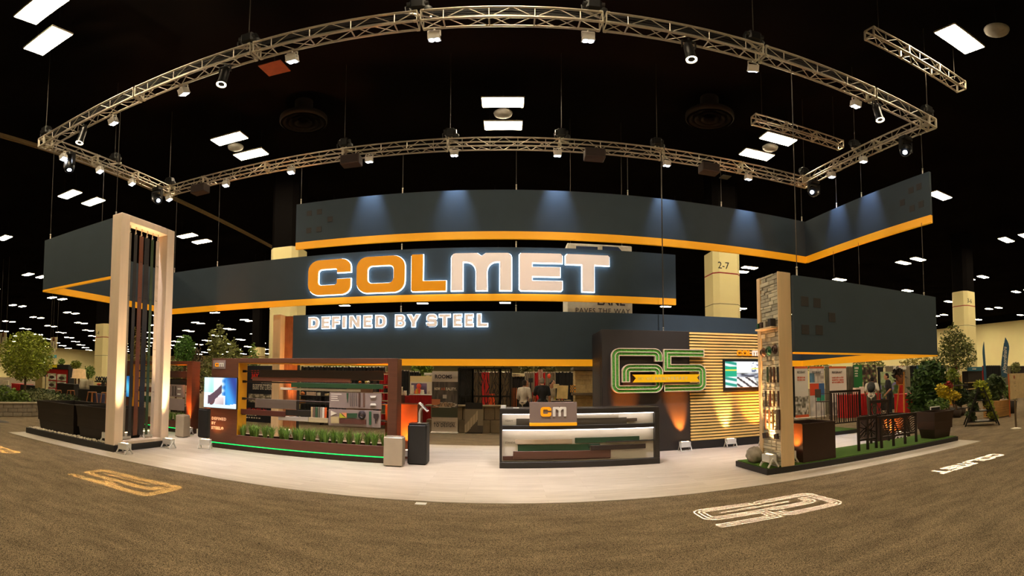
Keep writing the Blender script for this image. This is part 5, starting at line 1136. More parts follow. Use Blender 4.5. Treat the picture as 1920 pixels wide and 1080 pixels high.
canvas('sheet', X_(906, 16.1) - X_(872, 16.1), Z_(890, 767, 16.1) - .03, (X_(872, 16.1), 16.1, .03), walk, m_print, t, res=(24, 30)); MB().box(X_(873, 16.1), X_(905, 16.1), 16.11, 16.13, 0, 1).obj('backing', m_black, t)
# cut-out screens
rnd = random.Random(11)
for k, (a, b, lab) in enumerate(((860, 886, 'black screen panel, leftmost of the cut-out screens behind the block wall'), (887, 938, 'wide black cut-out screen with branching pattern'), (938, 958, 'narrow black cut-out screen beside the man in the white shirt'))):
    Y = 17.0; x0 = X_(a, Y); x1 = X_(b, Y); z0 = .25; z1 = Z_(900, 691, Y); t = thing('cutout_screen', lab, 'screen', ((x0 + x1) / 2, Y, 0))
    f = MB(); f.bar((x0, Y, 0), (x0, Y, z1), .07, .05); f.obj('post', m_blackm, t); f = MB(); f.bar((x1, Y, 0), (x1, Y, z1), .07, .05); f.obj('post', m_blackm, t)
    for z in (z0, (z0 + z1) / 2, z1): MB().bar((x0, Y, z), (x1, Y, z), .05, .06).obj('rail', m_blackm, t)
    lt = MB(); nn = max(3, int((x1 - x0) / .11))
    for i in range(nn):
        x = x0 + (x1 - x0) * (i + .5) / nn; pts = [Vector((x + rnd.uniform(-.06, .06), Y, z0 + (z1 - z0) * j / 9)) for j in range(10)]
        for j in range(9): lt.bar(pts[j], pts[j + 1], .025, .012 + .03 * rnd.random())
        for j in range(6): z = rnd.uniform(z0, z1); lt.bar((x, Y, z), (x + rnd.uniform(-.16, .16), Y, z + .18), .02, .02)
    lt.obj('branch_lattice', m_blackm, t, kind='stuff')
    if k == 0: MB().box(x0, x1, Y + .04, Y + .06, .1, z1).obj('back_sheet', m_black, t)
for k, (x0, x1, y0, y1, c) in enumerate(((903, 917, 698, 730, (196, 30, 26)), (905, 911, 732, 760, (120, 26, 28)), (914, 928, 738, 760, (226, 90, 30)), (872, 878, 712, 740, (210, 110, 40)))): pbox('hidden_display', ['red display panel behind the wide cut-out screen', 'dark red stand behind the wide cut-out screen', 'orange cabinet behind the wide cut-out screen', 'orange panel behind the left cut-out screen'][k], 'display', x0, x1, y0, y1, 18.6 + .2 * k, c, .2, z0=0)
drape(858, 960, 697, 20.5, (90, 78, 56), 'long dull drape behind the cut-out screens')
# stand behind the reception desk
drape(960, 984, 705, 19.5, (30, 24, 22), 'dark drape below the small white booth sign'); drape(984, 1002, 697.5, 19.9, (146, 134, 116), 'grey pleated drape right of the booth sign'); drape(1002.5, 1022, 697.5, 19.9, (190, 22, 24), 'red drape behind the man in the black polo'); drape(1022.5, 1041, 697.5, 19.9, (140, 130, 112), 'grey drape with an orange balloon in front'); drape(1041.5, 1076, 697, 19.8, (22, 21, 22), 'black drape beside the stone fireplace')
t = pbox('booth_sign', 'white booth sign left above the man in the white shirt', 'sign', 958, 983, 700, 706, 19.44, (232, 216, 176), .03); dashes(t, X_(961, 19.43), Z_(970, 704, 19.43), 19.43, .3, .06, 6, mdk, 7)
clutter('balloon', 'orange balloon floating before the grey drape', 'balloon', 1026, 1033, 700.5, 710, 19.3, (236, 84, 50), 'ball')
MB().cyl((X_(1029.5, 19.3), 19.3, 0), (X_(1029.5, 19.3), 19.3, Z_(1029, 709, 19.3)), .008, n=5).obj('string', m_wire, bpy.data.objects['balloon'])
MBk = clutter('display_case', 'small black display box before the grey drape', 'box', 991, 999, 709, 717, 19.2, (20, 20, 20)); MB().cyl((X_(995, 19.2), 19.2, 0), (X_(995, 19.2), 19.2, Z_(995, 716, 19.2)), .03, n=8).obj('stand', m_blackm, MBk)
t = thing('tool_poster', 'poster on the red drape beside the grey haired head', 'poster', (X_(1013, 19.6), 19.6, 0)); canvas('sheet', X_(1018, 19.6) - X_(1009, 19.6), 1.0, (X_(1009, 19.6), 19.6, 1.2), lambda u, v: mixc((130, 60, 50), (226, 210, 190), vn(u, v, 6, 9)), m_print, t, res=(8, 10)); MB().cyl((X_(1013, 19.6), 19.64, 0), (X_(1013, 19.6), 19.64, 2), .015, n=6).obj('pole', m_alu2, t)
t = thing('easel_board', 'blank tan board on an easel right of the man in the black polo', 'board', (X_(1055, 16.6), 16.6, 0)); e0 = [X_(1043, 16.6), X_(1045.5, 16.6), X_(1066, 16.6), X_(1064, 16.6)]
MB().add([(e0[0], 16.6, Z_(1055, 747, 16.6)), (e0[3], 16.6, Z_(1055, 748, 16.6)), (e0[2], 16.68, Z_(1055, 723, 16.6)), (e0[1], 16.68, Z_(1055, 722.5, 16.6))], [(0, 1, 2, 3)]).prism([[(e0[0], 0), (e0[3], 0), (e0[3], .03), (e0[0], .03)]], lambda p, q, d: Vector((p, 16.62 + d, Z_(1055, 747.5, 16.6) + q)), .03).obj('sheet', pm((222, 196, 134)), t)
for x in (1046, 1062): MB().cyl((X_(x, 16.7), 16.75, 0), (X_(1054, 16.7), 16.7, Z_(1055, 722, 16.7)), .018, n=6).obj('easel_leg', pm((110, 80, 50)), t)
cn = pbox('demo_table', 'narrow display table between the desk and the men', 'table', 1036, 1070, 752, 800, 16.9, (60, 50, 44), .5, z0=0, top=(200, 190, 170))
for k, (x0, x1, y0, y1, c) in enumerate(((1038, 1048, 720, 728, (230, 210, 160)), (1044, 1048, 748, 752, (90, 30, 26)), (1052, 1056, 747, 752, (190, 50, 40)), (1058, 1062, 747, 752, (40, 30, 30)), (1033, 1039, 746, 752, (220, 210, 190)))): clutter('table_box', ['cream carton above the yellow vest', 'dark red pot at the left of the demo table', 'red pot on the demo table', 'black pot on the demo table', 'white cup on the demo table edge'][k], 'box', x0, x1, y0, y1, 17.1, c, 'jar' if k else 'box')
MB().cyl((X_(1043, 17.1), 17.1, 0), (X_(1043, 17.1), 17.1, Z_(1043, 728, 17.1)), .03, n=8).obj('stand', m_blackm, bpy.data.objects['table_box'])
for k, x in enumerate((959, 963, 967, 998, 1003)): pbox('timber_post', ['first slim upright orange timber left of the white shirt', 'second slim upright timber left of the white shirt', 'third slim upright timber left of the white shirt', 'red upright pole between the two men', 'orange upright pole beside the black polo'][k], 'post', x, x + 1.8, 727 if k < 3 else 735, 790, 17.8, (176, 96, 40) if k != 3 else (170, 40, 30), .06, z0=0)
fp = thing('stone_fireplace', 'beige ledger stone fireplace wall right behind the reception desk', 'fireplace', (X_(1098, 17), 17.3, 0)); m_led2 = mat('ledger_beige', (184, 160, 112), .85, var=.15, scale=8, bump=.4)
x0 = X_(1078, 17); x1 = X_(1122, 17); zc = Z_(1095, 694, 17); r_ = random.Random(4); z = 0
while z < zc - .02:
    h = .16; x = x0
    while x < x1 - .01:
        L = min(r_.uniform(.25, .5), x1 - x); L = L if x1 - x - L > .12 else x1 - x; MB().bbox(x + .003, x + L - .003, 17 - r_.uniform(0, .03), 17.5, z + .003, min(z + h, zc) - .003, .006).obj('ledger_stone', m_led2, fp); x += L
    z += h
MB().bbox(x0 - .08, x1 + .08, 16.88, 17.6, zc, zc + .09, .01).obj('cap_slab', pm((96, 84, 66)), fp); MB().bbox(x0 - .14, x1 + .05, 16.72, 17.0, Z_(1095, 741, 17), Z_(1095, 736.5, 17), .01).obj('mantel', pm((104, 92, 74)), fp); MB().box(x0 + .2, x1 - .1, 16.95, 16.98, .05, .4).obj('firebox', m_black, fp)
t = thing('picture_stand', 'small colourful picture stand on the fireplace mantel', 'picture', (X_(1074, 16.8), 16.8, Z_(1074, 736, 16.8))); canvas('sheet', .2, .24, (X_(1069, 16.8), 16.8, Z_(1074, 735.5, 16.8)), lambda u, v: (230, 150, 40) if sin(u * 17) * sin(v * 14) > 0 else (60, 110, 100), m_print, t, res=(6, 7)); MB().bbox(X_(1069, 16.8), X_(1069, 16.8) + .2, 16.81, 16.84, Z_(1074, 736, 16.8), Z_(1074, 735.5, 16.8), .003).obj('stand', m_black, t)
# hall signs above the stand
hb = thing('hall_banner', 'large white hanging banner partly hidden behind the slate banners', 'banner', (X_(1123, 16), 16, 2.9)); Yh = 15.5; xh0 = X_(1064, Yh); xh1 = X_(1187, Yh)
MB().bbox(xh0, xh1, Yh, Yh + 1.2, Z_(1120, 586, Yh) - .2, Z_(1120, 458, Yh), .02).obj('cube_body', pm((226, 220, 206)), hb); mnv = mat('letter_navy', (34, 54, 92), .6)
MB().box(X_(1081, Yh), X_(1122, Yh), Yh - .006, Yh, Z_(1100, 500, Yh), Z_(1100, 462, Yh)).obj('printed_letter', mnv, hb); MB().prism([[(X_(1131, Yh), Z_(1150, 500, Yh)), (X_(1172, Yh), Z_(1150, 500, Yh)), (X_(1172, Yh), Z_(1150, 474, Yh)), (X_(1161, Yh), Z_(1150, 463, Yh)), (X_(1131, Yh), Z_(1150, 463, Yh))]], lambda p, q, d: Vector((p, Yh - .006 + d, q)), .006).obj('printed_letter', mnv, hb); text('PAVES THE WAY', .225, (X_(1079, Yh), Yh - .005, Z_(1120, 587, Yh)), mdk, hb, spacing=1.15, off=.001); text('LANE', .4, (X_(1120, Yh), Yh - .005, Z_(1120, 571.5, Yh)), mdk, hb, off=.01)
for x in (xh0 + .2, xh1 - .2): MB().cyl((x, Yh + .6, Z_(1120, 458, Yh)), (x, Yh + .6, 11.2), .01, n=5).obj('wire', m_wire, hb)

# --- trees and plants behind
G1 = (106, 132, 44); G2 = (76, 120, 34); G3 = (124, 130, 66); G4 = (150, 164, 56)
def treeat(lab, cx, Y, ybase, ytop, wpx, c, n, s, seed, tall=False):
    p = atY(cx, ybase, Y); top = Z_(cx, ytop, Y); z0 = .0; H = top - p.z; w_ = abs(X_(cx + wpx / 2, Y) - X_(cx - wpx / 2, Y)) / 2; b = p.z
    if tall: blobs = [(0, 0, b + H * .25, w_, w_, H * .3), (.15 * w_, 0, b + H * .5, w_ * .8, w_ * .8, H * .28), (-.1 * w_, 0, b + H * .72, w_ * .55, w_ * .55, H * .22), (0, 0, b + H * .9, w_ * .22, w_ * .22, H * .14)]
    else: blobs = [(0, 0, b + H * .5, w_ * .8, w_ * .8, H * .5), (-.45 * w_, .2, b + H * .42, w_ * .55, w_ * .5, H * .36), (.45 * w_, -.1, b + H * .4, w_ * .55, w_ * .5, H * .34), (.1 * w_, 0, b + H * .8, w_ * .4, w_ * .4, H * .2)]
    return plant('tree', lab, p.x, Y, 0, blobs, n, s, c, trunk=b + H * .5, seed=seed, cat='tree', pot=(.3, .4, (50, 40, 34)))
treeat('tall speckled tree left of the television tower', 408, 15.2, 740, 603, 60, G3, 2600, .075, 1, True)
treeat('round dark green tree right of the strip portal', 346, 16.5, 690, 628, 42, G2, 1800, .07, 2)
treeat('thin brown-leaved tree between the two green ones', 370, 16.0, 735, 645, 32, (84, 70, 44), 900, .07, 3, True)
treeat('slim grey-green tree behind the cm logo plate', 438, 17.0, 700, 633, 30, G3, 900, .07, 4, True)
treeat('tall thin tree seen through the hanging strips', 258, 16.0, 700, 600, 26, (128, 116, 50), 1000, .07, 5, True)
treeat('pale bushy tree behind the far display frame', 330, 18.0, 720, 672, 80, (110, 112, 60), 1600, .08, 6)
treeat('small tree by the small far column', 474, 22.0, 700, 642, 26, G1, 600, .08, 7, True)
treeat('large garden tree with yellow-green crown at the far left', 47, 12.2, 716, 621, 72, (136, 148, 36), 6500, .08, 8)
treeat('tall conical tree before the yellow wall at right', 1791, 17.35, 692, 606, 50, (92, 98, 40), 2600, .1, 9, True)
for k, (a, b, y0, y1, Y) in enumerate(((608, 640, 683, 697, 23), (642, 690, 684, 697, 24), (975, 1000, 684, 698, 23), (1002, 1045, 683, 697, 24), (770, 812, 686, 700, 24), (1600, 1660, 678, 690, 21), (1690, 1760, 672, 686, 21), (1490, 1560, 672, 690, 25))):
    p = atY((a + b) / 2, y1, Y); w_ = X_(b, Y) - X_(a, Y); plant('palm_bush', ['dark palm bush showing over the black drape behind the frame, left one', 'bright green bush over the black drape behind the frame', 'palm leaves over the booth sign', 'spreading palm leaves over the red drape', 'small bush over the flower poster', 'pale bush over the leaf poster', 'long yellowish bush over the grey drape at right', 'bush hidden by the lower right banner'][k], p.x, Y, 0, [(0, 0, p.z + .2, w_ / 2, .5, .45)], 420, .12, (G2, G4, (110, 104, 50), (104, 100, 56), G1, G3, (150, 140, 70), G1)[k], trunk=p.z, seed=20 + k)

# --- left side: garden stand, bar stools
gw = thing('garden_wall', 'low grey block garden wall at the left edge', 'wall', (-15.6, 9.5, 0)); m_gb = mat('garden_block', (128, 116, 98), .85, var=.2, scale=5); gx = -15.2
for r in range(3):
    for k in range(16): y = 5.2 + k * .42 + (.2 if r % 2 else 0); MB().bbox(gx - .3, gx, y + .004, y + .414, r * .15 + .003, r * .15 + .147, .012).obj('block', m_gb, gw)
MB().bbox(gx - .36, gx + .04, 5.2, 12.1, .45, .5, .012).obj('coping', mat('garden_coping', (150, 136, 112), .85), gw)
for r in range(3):
    for k in range(12): x = gx - .42 * k - .42; MB().bbox(x + .004, x + .414, 11.9, 12.2, r * .15 + .003, r * .15 + .147, .012).obj('block', m_gb, gw)
plant('flower_bed', 'bright green and yellow plants at the far left of the garden wall', -16.2, 9.0, .3, [(0, 0, .35, .5, .9, .4), (.1, .8, .3, .4, .5, .3)], 900, .09, (96, 120, 34), seed=31)
plant('flower_bed', 'grey-green low plants spilling over the garden wall', -16.3, 10.6, .3, [(0, 0, .3, .6, .9, .3), (.2, .7, .25, .5, .6, .24)], 1200, .06, (116, 120, 74), seed=32)
plant('flower_bed', 'dark green low hedge behind the grey-green plants', -18.4, 12.3, .3, [(0, 0, .35, 1.5, .7, .28), (1.4, .3, .25, 1.2, .5, .22)], 1600, .07, (60, 76, 28), seed=33)
clutter('boulder', 'dark boulder on the aisle at the far left edge', 'rock', -4, 17, 789, 809, 7.6, (58, 52, 44), 'ball')
pl_ = pbox('cream_post', 'cream square post behind the garden tree', 'post', 66, 79.5, 706, 750, 14.0, (206, 188, 140), .4, z0=0)
t = pbox('red_booth_table', 'table with red pleated skirt beside the garden tree trunk', 'table', 22, 47, 720.5, 750, 15.0, (190, 22, 28), .6, z0=0, top=(200, 40, 40))
for k in range(8): MB().bbox(X_(22.5 + k * 3, 14.98), X_(24 + k * 3, 14.98), 14.96, 15.0, .02, Z_(35, 721.5, 15), .01).obj('pleat', pm((170, 18, 22)), t)
pbox('covered_cart', 'black covered cart beside the red skirted table', 'cart', 39, 66, 722, 750, 14.6, (22, 20, 20), .6, z0=0)
for k, (x0, x1, y0, y1, c) in enumerate(((4, 15, 713, 722, (226, 216, 186)), (9, 16, 722, 740, (96, 92, 110)), (0, 4, 724, 734, (70, 90, 110)), (16, 21, 724, 742, (140, 136, 140)))): pbox('poster_stand', ['cream lampshade-like stand at the far left', 'lavender panel at the far left', 'blue panel at the very left edge', 'grey poster panel left of the red table'][k], 'panel', x0, x1, y0, y1, 15.6, c, .1, z0=(None if k == 0 else 0))
rb = thing('product_wall', 'red product wall with picture panels under a black header at left', 'display wall', (X_(104, 17), 17, 0)); x0 = X_(80, 17); x1 = X_(128, 17)
MB().bbox(x0, x1, 17, 17.3, 0, Z_(104, 692, 17), .01).obj('panel', pm((176, 26, 22)), rb); MB().bbox(x0 - .05, x1 + .08, 16.9, 17.4, Z_(104, 692, 17), Z_(104, 683.5, 17), .01).obj('header', m_black, rb); MB().bbox(x1, x1 + .09, 16.95, 17.4, 0, Z_(104, 684, 17), .01).obj('side_post', m_black, rb)
text('nwood', .3, (X_(91, 16.88), 16.88, Z_(98, 688.5, 16.88)), mat('letter_yellow', (240, 220, 30), .5), rb, off=.02)
def prod(seed): return lambda u, v: (60, 44, 34) if (u - .5) ** 2 + ((v - .4) * 1.3) ** 2 < .1 else (mixc((120, 140, 90), (236, 230, 216), vn(u, v, 4, seed) * 1.3))
for k, (a, b, y0, y1) in enumerate(((89, 105, 700, 712), (107, 124, 701, 713), (89, 105, 714.5, 727), (107, 124, 715, 719), (80, 87, 700, 711), (80, 87, 713, 718), (88, 104, 729, 742), (80, 87, 729, 742))): canvas('picture_panel', X_(b, 16.97) - X_(a, 16.97), Z_(100, y0, 16.97) - Z_(100, y1, 16.97), (X_(a, 16.97), 16.97, Z_(100, y1, 16.97)), prod(k), m_print, rb, res=(18, 14))
def stool(x, y, lab, h=.76):
    t = thing('bar_stool', lab, 'stool', (x, y, 0), 'wooden bar stools by the black tables'); m = mat('stool_wood', (150, 92, 44), .5, var=.12, scale=5)
    MB().lathe([(0, h - .035), (.16, h - .035), (.175, h - .015), (.16, h), (0, h)], (x, y, 0), 16).obj('seat', m, t)
    ft = [Vector((x + .2 * sx, y + .2 * sy, 0)) for sx, sy in ((-1, -1), (1, -1), (1, 1), (-1, 1))]; tp = [Vector((x + .11 * sx, y + .11 * sy, h - .03)) for sx, sy in ((-1, -1), (1, -1), (1, 1), (-1, 1))]
    for f, p in zip(ft, tp): MB().cyl(f, p, .017, .019, 8).obj('leg', m, t)
    for q in (.3, .55):
        for i in range(4): MB().cyl(ft[i].lerp(tp[i], q), ft[(i + 1) % 4].lerp(tp[(i + 1) % 4], q), .011, n=6).obj('rung', m, t)
    return t
for k, (x, y) in enumerate(((109, 731), (133, 731.5), (173, 734.5), (199, 735.5), (208, 732))):
    Yq = (14.6, 13.4, 11.6, 11.4, 12.6)[k]; p = atZ(x, y, .76); stool(p.x * .0 + atY(x, y, Yq).x, Yq, ['wooden bar stool at the left black table, the left one', 'wooden bar stool in front of the left black table', 'wooden bar stool left of the stack of leaflets', 'wooden bar stool right of the stack of leaflets', 'wooden bar stool beside the strip portal post'][k], max(.5, atY(x, y, Yq).z))
def draped(x0, x1, y0, Y, lab): return pbox('draped_table', lab, 'table', x0, x1, y0, 760, Y, (26, 21, 20), .6, z0=0, top=(30, 26, 26))
draped(107, 139, 720.5, 15.2, 'high table under a black cloth behind the left stools'); draped(147, 169, 731, 14.0, 'low black draped table between the stools'); draped(168, 211, 725, 13.4, 'long black draped counter beside the strip portal')
t = pbox('red_cabinet', 'small red cabinet between the black tables', 'cabinet', 139, 148, 721, 755, 16.3, (170, 26, 26), .4, z0=0, top=(60, 40, 36))
t = thing('rattan_lantern', 'large pale wooden lantern planter above the black tables', 'planter', (X_(148, 16), 16, 0)); zt = Z_(148, 692, 16); zb = Z_(148, 709, 16); wl = (X_(156, 16) - X_(139, 16)) / 2
MB().lathe([(wl * 1.15, zb - .02), (wl * 1.15, zb), (wl, zb), (wl * .88, zt), (wl * .8, zt), (0, zt - .04)], (X_(148, 16), 16, 0), 18).obj('drum', pm((214, 176, 126)), t); MB().cyl((X_(148, 16), 16, 0), (X_(148, 16), 16, zb), .05, n=8).obj('stem', pm((120, 90, 60)), t)
for k, (cx, Y, yb, yt, w_, c) in enumerate(((142, 16.2, 692, 676, 16, (120, 130, 40)), (165, 17, 710, 685, 22, G1), (133, 17.5, 712, 690, 14, (90, 110, 90)), (206, 15, 735, 700, 14, (96, 110, 50)), (115, 22, 684, 673, 10, G1))): treeat(['yellow-green plant on the wooden lantern', 'shrub between lantern and cream column', 'bluish shrub left of the lantern', 'shrub beside the strip portal post', 'small plant above the red product wall'][k], cx, Y, yb, yt, w_, c, 420, .08, 50 + k)
CTZ = Z_(190, 725, 13.4) + .03
for k, (x0, x1, y0, y1, c, kd) in enumerate(((152, 164, 711, 722, (206, 196, 170), 'jar'), (153, 160, 722, 731, (30, 28, 28), 'box'), (164, 172, 713, 730, (206, 190, 160), 'jar'), (183, 189, 718, 725, (220, 96, 60), 'ball'), (191, 197, 717, 725, (70, 66, 64), 'jar'), (199, 204, 716, 725, (150, 90, 70), 'jar'), (183, 198, 738, 752, (60, 60, 90), 'box'))): clutter('counter_item', ['pale urn behind the black tables', 'black coffee machine on the low table', 'cream jug on the low table', 'orange ball on the long black counter', 'dark grey jar on the long black counter', 'brown jar at the right of the black counter', 'stack of colourful leaflets under the black counter'][k], 'tableware', x0, x1, y0, y1, 13.7 if 3 <= k < 6 else (14.3 if k < 3 else 12.8), c, kd, z0=CTZ if 3 <= k < 6 else (0 if k == 6 else Z_(158, 731, 14.0) + .03))
t = thing('wreath_rack', 'row of black round wreaths on a bar over the long black counter', 'rack', (X_(190, 13.6), 13.6, .0)); [MB().lathe([(.075, -.03), (.11, 0), (.075, .03), (.045, 0), (.075, -.03)], (X_(182 + 4.6 * q, 13.6), 13.6, Z_(190, 710.5, 13.6)), 12, axis=(.3 * (q % 2), 1, .2)).obj('wreath', m_blackm, t) for q in range(5)]; MB().box(X_(178, 13.6), X_(203, 13.6), 13.58, 13.65, Z_(190, 717, 13.6), Z_(190, 714.5, 13.6)).obj('stand', m_blackm, t)
def hsign(x0, x1, y0, y1, Y, lab, num):
    t = thing('hanging_sign', lab, 'sign', (X_((x0 + x1) / 2, Y), Y, Z_(x0, y1, Y))); a = X_(x0, Y); b = X_(x1, Y); z0 = Z_(x0, y1, Y); z1 = Z_(x0, y0, Y)
    MB().bbox(a, b, Y, Y + .05, z0, z1, .006).obj('board', pm((232, 220, 180)), t); MB().lathe([(0, -.004), (b - a) and ((b - a) * .2, 0), (0, .004)], ((a + b) / 2, Y - .006, z1 - (z1 - z0) * .15), 12, axis=(0, 1, 0)).obj('emblem', pm((150, 90, 50)), t)
    for i, s in enumerate(num): text(s, (b - a) * .42, (a + (b - a) * (.28 + .42 * (i // 3)), Y - .005, z1 - (z1 - z0) * (.48 + .18 * (i % 3))), mdk, t, align='CENTER')
    MB().bbox(a + (b - a) * .2, b - (b - a) * .2, Y, Y + .04, z0 - (z1 - z0) * .2, z0, .004).obj('tag_board', pm((232, 220, 190)), t)
    for x in (a, b): MB().cyl((x, Y + .02, z1), (x, Y + .02, 11.2), .01, n=5).obj('wire', m_wire, t)
hsign(92, 104, 633, 656, 22, 'white hanging aisle sign with a brown emblem above the red product wall', '180110'); hsign(-3, 8, 625, 648, 20, 'white hanging aisle sign at the far left edge', '888')
t = pbox('blue_sign', 'pale blue hanging sign below the aisle sign', 'sign', 88.5, 104, 665.5, 671.5, 30, (90, 176, 196), .06); MB().cyl((X_(96, 30), 30.03, Z_(96, 666, 30)), (X_(96, 30), 30.03, 11.2), .012, n=5).obj('wire', m_wire, t)
t = thing('flood_lamp', 'bright white flood lamp in the crown of the garden tree', 'lamp', atY(80.5, 681, 13.2)); c = atY(80.5, 681, 13.2); MB().ball(c, .085, 10, 8).obj('bulb', mat('bulb', (255, 240, 210), .3, emit=40, var=0), t); MB().cyl(c + Vector((0, .08, 0)), c + Vector((0, .25, .0)), .07, n=10).obj('housing', m_blackm, t); MB().cyl(c + Vector((0, .2, 0)), (c.x, c.y + .2, 0), .02, n=6).obj('stand', m_blackm, t)
spot('beam', c + Vector((.1, -.1, 0)), (c.x - 2.5, c.y - .6, 1.6), 30, (1, .85, .55), 100)

# --- right side
drape(1476, 1493, 686, 18.2, (18, 17, 17), 'black drape at the right of the stone pier'); drape(1546, 1558, 686, 18.3, (130, 122, 104), 'narrow grey drape between two white roll-ups'); drape(1586, 1603, 687, 18.3, (120, 112, 94), 'grey drape left of the leaf poster'); drape(1645, 1656, 687, 18.4, (22, 20, 20), 'narrow black drape right of the leaf poster'); drape(1660, 1706, 686, 18.6, (136, 126, 108), 'wide grey drape behind the man in black'); drape(1706, 1722, 685, 18.8, (20, 19, 19), 'black drape left of the blue wall panel'); drape(1800, 1815, 685, 18.8, (140, 130, 110), 'grey drape right of the blue wall panel'); drape(1845, 1876, 685, 18.6, (24, 22, 22), 'black drape between the two blue flags'); drape(1876, 1895, 686, 18.9, (126, 118, 100), 'grey drape behind the tan sign board'); drape(1895, 1925, 686, 18.9, (50, 38, 34), 'dark drape at the far right edge')
def wr(kind):
    def f(u, v):
        if v > .955: return (214, 96, 44)
        if kind == 0: return (226, 220, 210) if v > .42 else (mixc((70, 66, 50), (236, 230, 222), vn(u, v * 2.2, 11, 11) * 1.2 - .1) if v > .05 else (214, 90, 40))
        if kind == 1:
            if .68 < v < .86: return mixc((90, 140, 180), (60, 80, 70), vn(u, v, 9, 13)) if u < .33 else mixc((226, 220, 210), (140, 130, 120), vn(u, v * 2, 9, 14))
            if .42 < v <= .66: return (214, 76, 40) if u < .6 else (60, 104, 160)
            if .3 < v <= .42 and u > .45: return (44, 150, 120)
            return mixc((180, 178, 180), (230, 224, 216), vn(u, v * 2, 7, 12))
        return (224, 218, 208) if v > .25 else mixc((120, 116, 110), (226, 220, 210), vn(u, v * 2, 9, 15))
    return f
mor = mat('letter_rust', (206, 96, 70), .6)
for k, (a, b, yb) in enumerate(((1490, 1515, 783), (1518, 1545.5, 781), (1555, 1587, 776))):
    t = rollup(a, b, 687, yb, 17.2 + .1 * k, wr(k), ['white roll-up banner with a plant photo, first right of the pier', 'white roll-up banner with orange and blue squares', 'white roll-up banner with rust lettering, third right of the pier'][k], (36, 96)); Yr = 17.19 + .1 * k
    text('RECGRANT', .14, (X_(a + 5, Yr), Yr, Z_((a + b) / 2, 700, Yr)), mdk, t, off=.002, width=(X_(b, Yr) - X_(a, Yr)) * .6)
    if k != 1:
        for q in range(2 if k == 0 else 3): dashes(t, X_(a + 5, Yr), Z_((a + b) / 2, 709.5 + 4.4 * q, Yr), Yr, X_(b - 5, Yr) - X_(a + 5, Yr), .08, 9, mor, 20 + q + 4 * k)
bc = thing('bar_chair', 'brown metal bar chair before the second white roll-up', 'chair', (X_(1538, 16.2), 16.2, 0)); xb0 = X_(1533, 16.2); xb1 = X_(1549, 16.2); zs = Z_(1540, 752, 16.2); m = pm((64, 48, 40))
MB().bbox(xb0, xb1, 16, 16.4, zs - .04, zs, .01).obj('seat', m, bc)
for x in (xb0 + .02, xb1 - .02):
    for y in (16.02, 16.38): MB().cyl((x, y, 0), (x, y, zs), .016, n=6).obj('leg', m, bc)
MB().bbox(xb0 - .02, xb0 + .02, 16, 16.4, zs + .15, zs + .5, .01).obj('backrest', m, bc)
for y in (16.02, 16.38): MB().cyl((xb0, y, zs), (xb0, y, zs + .2), .014, n=6).obj('back_post', m, bc)
MB().cyl((xb0, 16.02, zs + .32), (xb1, 16.02, zs + .3), .012, n=6).obj('armrest', m, bc)
def leafp(u, v):
    if u < .36: return (24, 110, 52) if v > .12 else (30, 90, 46)
    s = vn(u, v * 1.2, 13, 16); return (196, 176, 140) if s > .72 else ((96, 128, 76) if s > .52 else ((90, 64, 56) if s > .3 else (40, 34, 30)))
lp_ = thing('leaf_poster', 'dark leaf picture wall with a green text strip', 'poster', (X_(1622, 17.6), 17.6, 0)); x0 = X_(1601, 17.6); x1 = X_(1644, 17.6)
canvas('sheet', x1 - x0, Z_(1620, 684, 17.6) - .5, (x0, 17.6, .5), leafp, m_print, lp_, res=(44, 50)); MB().bbox(x0, x1, 17.61, 17.66, 0, Z_(1620, 684, 17.6), .004).obj('frame', m_black, lp_)
for q in range(4): dashes(lp_, X_(1603, 17.59), Z_(1620, 692 + 4.6 * q, 17.59), 17.59, .22 if q else .27, .07 if q else .12, 5, m_ltext, 40 + q)
gp = thing('garden_poster', 'poster of a flowering garden behind the man in black', 'poster', (X_(1668, 17.8), 17.8, 0)); x0 = X_(1651, 17.8); x1 = X_(1685, 17.8)
def gar(u, v):
    s = vn(u, v * 1.5, 9, 17) * 2 - 1
    if v > .6: return mixc((120, 150, 90), (214, 220, 190), .5 + s * .5)
    return (130, 120, 190) if s > .4 else mixc((60, 84, 40), (140, 150, 120), .5 + s)
canvas('sheet', x1 - x0, Z_(1668, 697, 17.8) - .6, (x0, 17.8, .6), gar, m_print, gp, res=(24, 34)); MB().bbox(x0, x1, 17.81, 17.85, 0, Z_(1668, 697, 17.8), .004).obj('frame', m_black, gp)
def rtable(x0, x1, y0, Y, lab):
    t = pbox('red_table', lab, 'table', x0, x1, y0, 780, Y, (196, 24, 26), .7, z0=0, top=(206, 40, 36)); n = int((x1 - x0) / 4)
    for k in range(n): MB().bbox(X_(x0 + 1 + k * 4, Y - .02), X_(x0 + 3 + k * 4, Y - .02), Y - .03, Y, .02, Z_((x0 + x1) / 2, y0 + 1, Y), .01).obj('pleat', pm((176, 18, 22)), t)
    return t
rtable(1588, 1650, 740, 15.6, 'red skirted table behind the slatted gate'); rtable(1696, 1722, 739, 14.6, 'red skirted table behind the leafy planting')
for k, (x0, x1, y0, y1, c) in enumerate(((1601, 1611, 717, 724, (226, 216, 200)), (1612, 1618, 715, 722, (240, 236, 226)))): clutter('leaflet_box', ['white leaflet box on the red table, left one', 'white leaflet box on the red table, right one'][k], 'box', x0, x1, y0 + 10, y1 + 16, 15.9, c)
